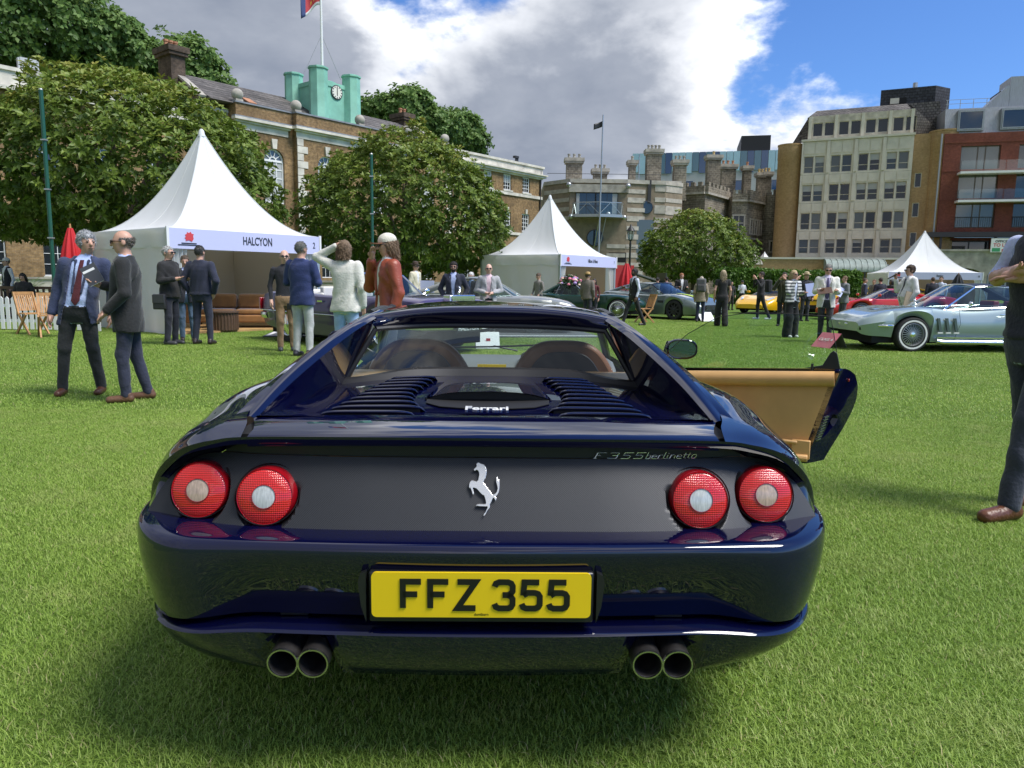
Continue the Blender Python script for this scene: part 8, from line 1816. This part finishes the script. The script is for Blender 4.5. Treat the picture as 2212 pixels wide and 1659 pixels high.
for s_ in (-1, 1):
    for xx in (.44, .64): lamp(PC, 'headlamp', (s_*xx, q(5.07), .74), .085, (0,1,0), 'chrome')
    MB().tube([(s_*.92, q(.1), .62), (s_*.935, q(2.5), .60), (s_*.92, q(5.0), .60)], .008, 5).build('side_trim', 'chrome', PC); MB().bx(s_*.915-.015, s_*.915+.015, q(2.2), q(2.36), .83, .86).build('door_handle', 'chrome', PC, sharp=0)
    MB().bx(s_*.80-.07, s_*.80+.07, q(-.03), q(.03), .62, .86).build('tail_lamp', 'red housing', PC, bevel=.01); MB().tube([(s_*.90,q(3.1),.98),(s_*.98,q(3.1),1.03)], .012, 5).ball((s_*1.0,q(3.1),1.05), (.07,.03,.05), 7).build('door_mirror', 'chrome', PC)
MB().tube(cr([(-.90,q(4.75),.50),(-.75,q(5.08),.50),(0,q(5.22),.50),(.75,q(5.08),.50),(.90,q(4.75),.50)], 24), .055, 8, flat=1.3).build('front_bumper', 'chrome', PC)
MB().tube(cr([(-.90,q(.4),.52),(-.78,q(.02),.52),(0,q(-.10),.52),(.78,q(.02),.52),(.90,q(.4),.52)], 24), .055, 8, flat=1.3).build('rear_bumper', 'chrome', PC)
pl_ = MB().bx(-.27, .27, q(5.275), q(5.29), .40, .52).build('number_plate', 'plate black', PC, sharp=0); put_text('plate_lettering', 'HALCYON', .10, 'sign white', pl_, (0, q(5.295), .46), (-1,0,0), (0,0,1), .002, .002)
a = math.atan2(f[1], f[0]) - math.pi/2
put_text('door_lettering', 'ELECTRIC', .14, 'fascia', PC, (.925, q(3.0), .50), (0,1,0), (0,0,1), .001, .0, sx=.9)
# silver classic coupe behind the grey blazer
car('classic_coupe', 'pale silver classic coupe half hidden behind the man in the grey blazer', (-.62, 18.6), (1.0,-.06), 4.5, .84,
   [(0,.66,.70,.74,.40),(.15,.84,.88,.88,.30),(.9,.90,.95,1.0,.22),(1.8,.88,.90,1.0,.2),(2.7,.88,.92,1.0,.2),(3.5,.87,.91,.99,.22),(4.2,.76,.80,.93,.3),(4.5,.58,.62,.80,.4)], (2.95,2.35,1.5,.35,1.34,.50), 'paint silver', ((.95,.33),(3.45,.33)), rim='chrome', wire=True, spokes=20)
# dark green classic
GC, q, zb = car('classic_roadster', 'dark green classic sports car with hardtop before the white tent', (2.62, 27.0), (.97,-.24), 4.4, .82,
   [(0,.50,.54,.60,.38),(.2,.70,.74,.80,.3),(.8,.84,.86,.97,.2),(1.5,.80,.82,.98,.2),(2.3,.80,.83,.98,.2),(3.2,.82,.86,.98,.22),(3.9,.74,.80,.90,.28),(4.3,.58,.64,.70,.36),(4.4,.48,.52,.5,.40)], (2.35,1.85,1.35,.75,1.24,.42), 'paint racing green', ((1.0,.33),(3.42,.33)), rim='chrome', wire=True, spokes=22, wall='white paint')
for s_ in (-1, 1): lamp(GC, 'headlamp', (s_*.55, q(4.12), .66), .085, (0,1,.2), 'chrome')
MB().lathe([(.20,0),(.18,.05),(.0,.06)], 24, (0, q(4.34), .50), (0,1,0)).build('grille', 'dark void', GC)
# grey-green modern coupe, nose to the right
f = Vector((.66,-.75)).normalized(); VC, q, zb = car('sports_coupe', 'grey-green modern sports coupe with a lime bonnet stripe and lettering', (5.35, 27.2), f, 4.4, .93,
   [(0,.72,.76,.80,.34),(.15,.90,.94,.90,.28),(.8,.93,.98,1.0,.2),(1.7,.86,.92,.98,.18),(2.6,.84,.90,.98,.18),(3.3,.86,.88,1.0,.18),(3.9,.74,.77,.97,.2),(4.25,.60,.64,.88,.22),(4.4,.50,.52,.72,.26)], (2.95,2.2,1.3,.35,1.26,.54), 'paint grey green', ((.85,.34),(3.45,.34)), rim='cabin dark', trim='black plastic', hubm='cabin dark', spokes=10, rr_=.76)
MB().grid([[(x, q(y), float(zb(y)[1])+.012) for x in (.10, .20, .30)] for y in np.linspace(3.05, 4.2, 12)]).build('bonnet_stripe', 'lime stripe', VC)
MB().prism([(-.50,.42),(-.40,.53),(.40,.53),(.50,.42),(.36,.34),(-.36,.34)], q(4.34), q(4.425)).build('grille', 'dark void', VC, sharp=0); MB().bx(-.75, .75, q(4.22), q(4.36), .19, .26).build('splitter', 'black plastic', VC, sharp=0)
for k_ in range(5): MB().bx(-.40, .40, q(4.425), q(4.435), .365+.03*k_, .372+.03*k_).build('grille_bar', 'satin metal', VC, sharp=0)
MB().bx(-.26, .26, q(4.43), q(4.445), .25, .33).build('number_plate', 'plate black', VC, sharp=0)
for s_ in (-1, 1):
    MB().add([(s_*.86, q(3.78), .76), (s_*.66, q(4.20), .60), (s_*.58, q(4.17), .655), (s_*.74, q(3.85), .765)], [(0,1,2,3)]).build('headlamp', 'clear lens', VC, sharp=0)
    MB().bx(s_*.98-.10, s_*.98+.06, q(2.80), q(2.86), .90, 1.0).build('door_mirror', 'paint grey green', VC, bevel=.02); MB().bx(s_*.925-.012, s_*.925+.012, q(2.78), q(3.02), .58, .66).build('side_vent', 'cabin dark', VC, sharp=0)
put_text('door_lettering', 'AMR', .34, 'pale cladding', VC, (.935, q(2.2), .52), (0,1,0), (0,0,1), .001, .004)
# yellow sports cars and the red one
SP = [(0,.70,.72,.84,.36),(.10,.86,.88,.94,.28),(.7,.90,.94,1.0,.2),(1.5,.82,.90,.97,.17),(2.5,.78,.80,.96,.16),(3.3,.80,.76,.99,.17),(3.9,.64,.64,.94,.18),(4.3,.48,.50,.80,.2),(4.45,.40,.42,.60,.24)]
def supercar(label, u, vb, fwd, paintm, d=None, wing=False, big=1.0):
    p = gp(u, vb) if d is None else (at(u, vb, d).x, d); fw = Vector(fwd).normalized()
    C, q, zb = car('sports_car', label, p, fw, 4.45, .95, SP, (2.9,2.25,1.75,.95,1.14,.46), paintm, ((.85,.34),(3.35,.33)), trim='black plastic', spokes=5, rr_=.74)
    C['group'] = 'yellow sports cars' if 'yellow' in paintm else 'red sports car'
    for s_ in (-1, 1):
        for xx in (.50, .68): lamp(C, 'tail_lamp', (s_*xx, q(.02), .74), .065, (0,-1,0), 'red housing')
        MB().bx(s_*.955-.015, s_*.955+.006, q(1.25), q(1.60), .48, .74).build('side_intake', 'dark void', C, sharp=0); MB().bx(s_*.98-.08, s_*.98+.08, q(2.75), q(2.82), .88, .97).build('door_mirror', paintm, C, bevel=.02)
        MB().add([(s_*.80, q(3.75), .70), (s_*.62, q(4.10), .575), (s_*.50, q(4.05), .63), (s_*.66, q(3.72), .715)], [(0,1,2,3)]).build('headlamp', 'clear lens', C, sharp=0)
    MB().bx(-.78, .78, q(-.03), q(.06), .30, .46).build('diffuser', 'dark void', C, sharp=0); MB().bx(-.72, .72, q(-.012), q(.05), .62, .66).build('tail_slot', 'dark void', C, sharp=0)
    MB().grid([[(x, q(y), float(zb(y)[1])+.012) for x in (-.36, 0, .36)] for y in np.linspace(.3, .85, 4)]).build('engine_grille', 'cabin dark', C)
    MB().bx(-.6, .6, q(4.30), q(4.44), .24, .33).build('front_intake', 'dark void', C, sharp=0)
    if wing: MB().bx(-.80, .80, q(-.05), q(.25), 1.08, 1.12).bx(-.78, -.74, q(0), q(.2), .85, 1.09).bx(.74, .78, q(0), q(.2), .85, 1.09).build('rear_wing', paintm, C)
supercar('yellow sports car left of the olive photographer, nose towards the camera', 1672, 676, (-.72,-.70), 'paint yellow'); supercar('yellow sports car showing round tail lamps behind the white jacket', 1768, 680, (.30,.95), 'paint yellow')
supercar('yellow sports car with a rear wing behind the grey suit', 1856, 662, (-.80,.60), 'paint yellow', wing=True); supercar('yellow sports car behind the announcer near the far group', 1962, 660, (-.95,.25), 'paint yellow')
supercar('red sports car with low nose behind the silver-blue coupe', 1905, 692, (-1.0,.06), 'paint red')
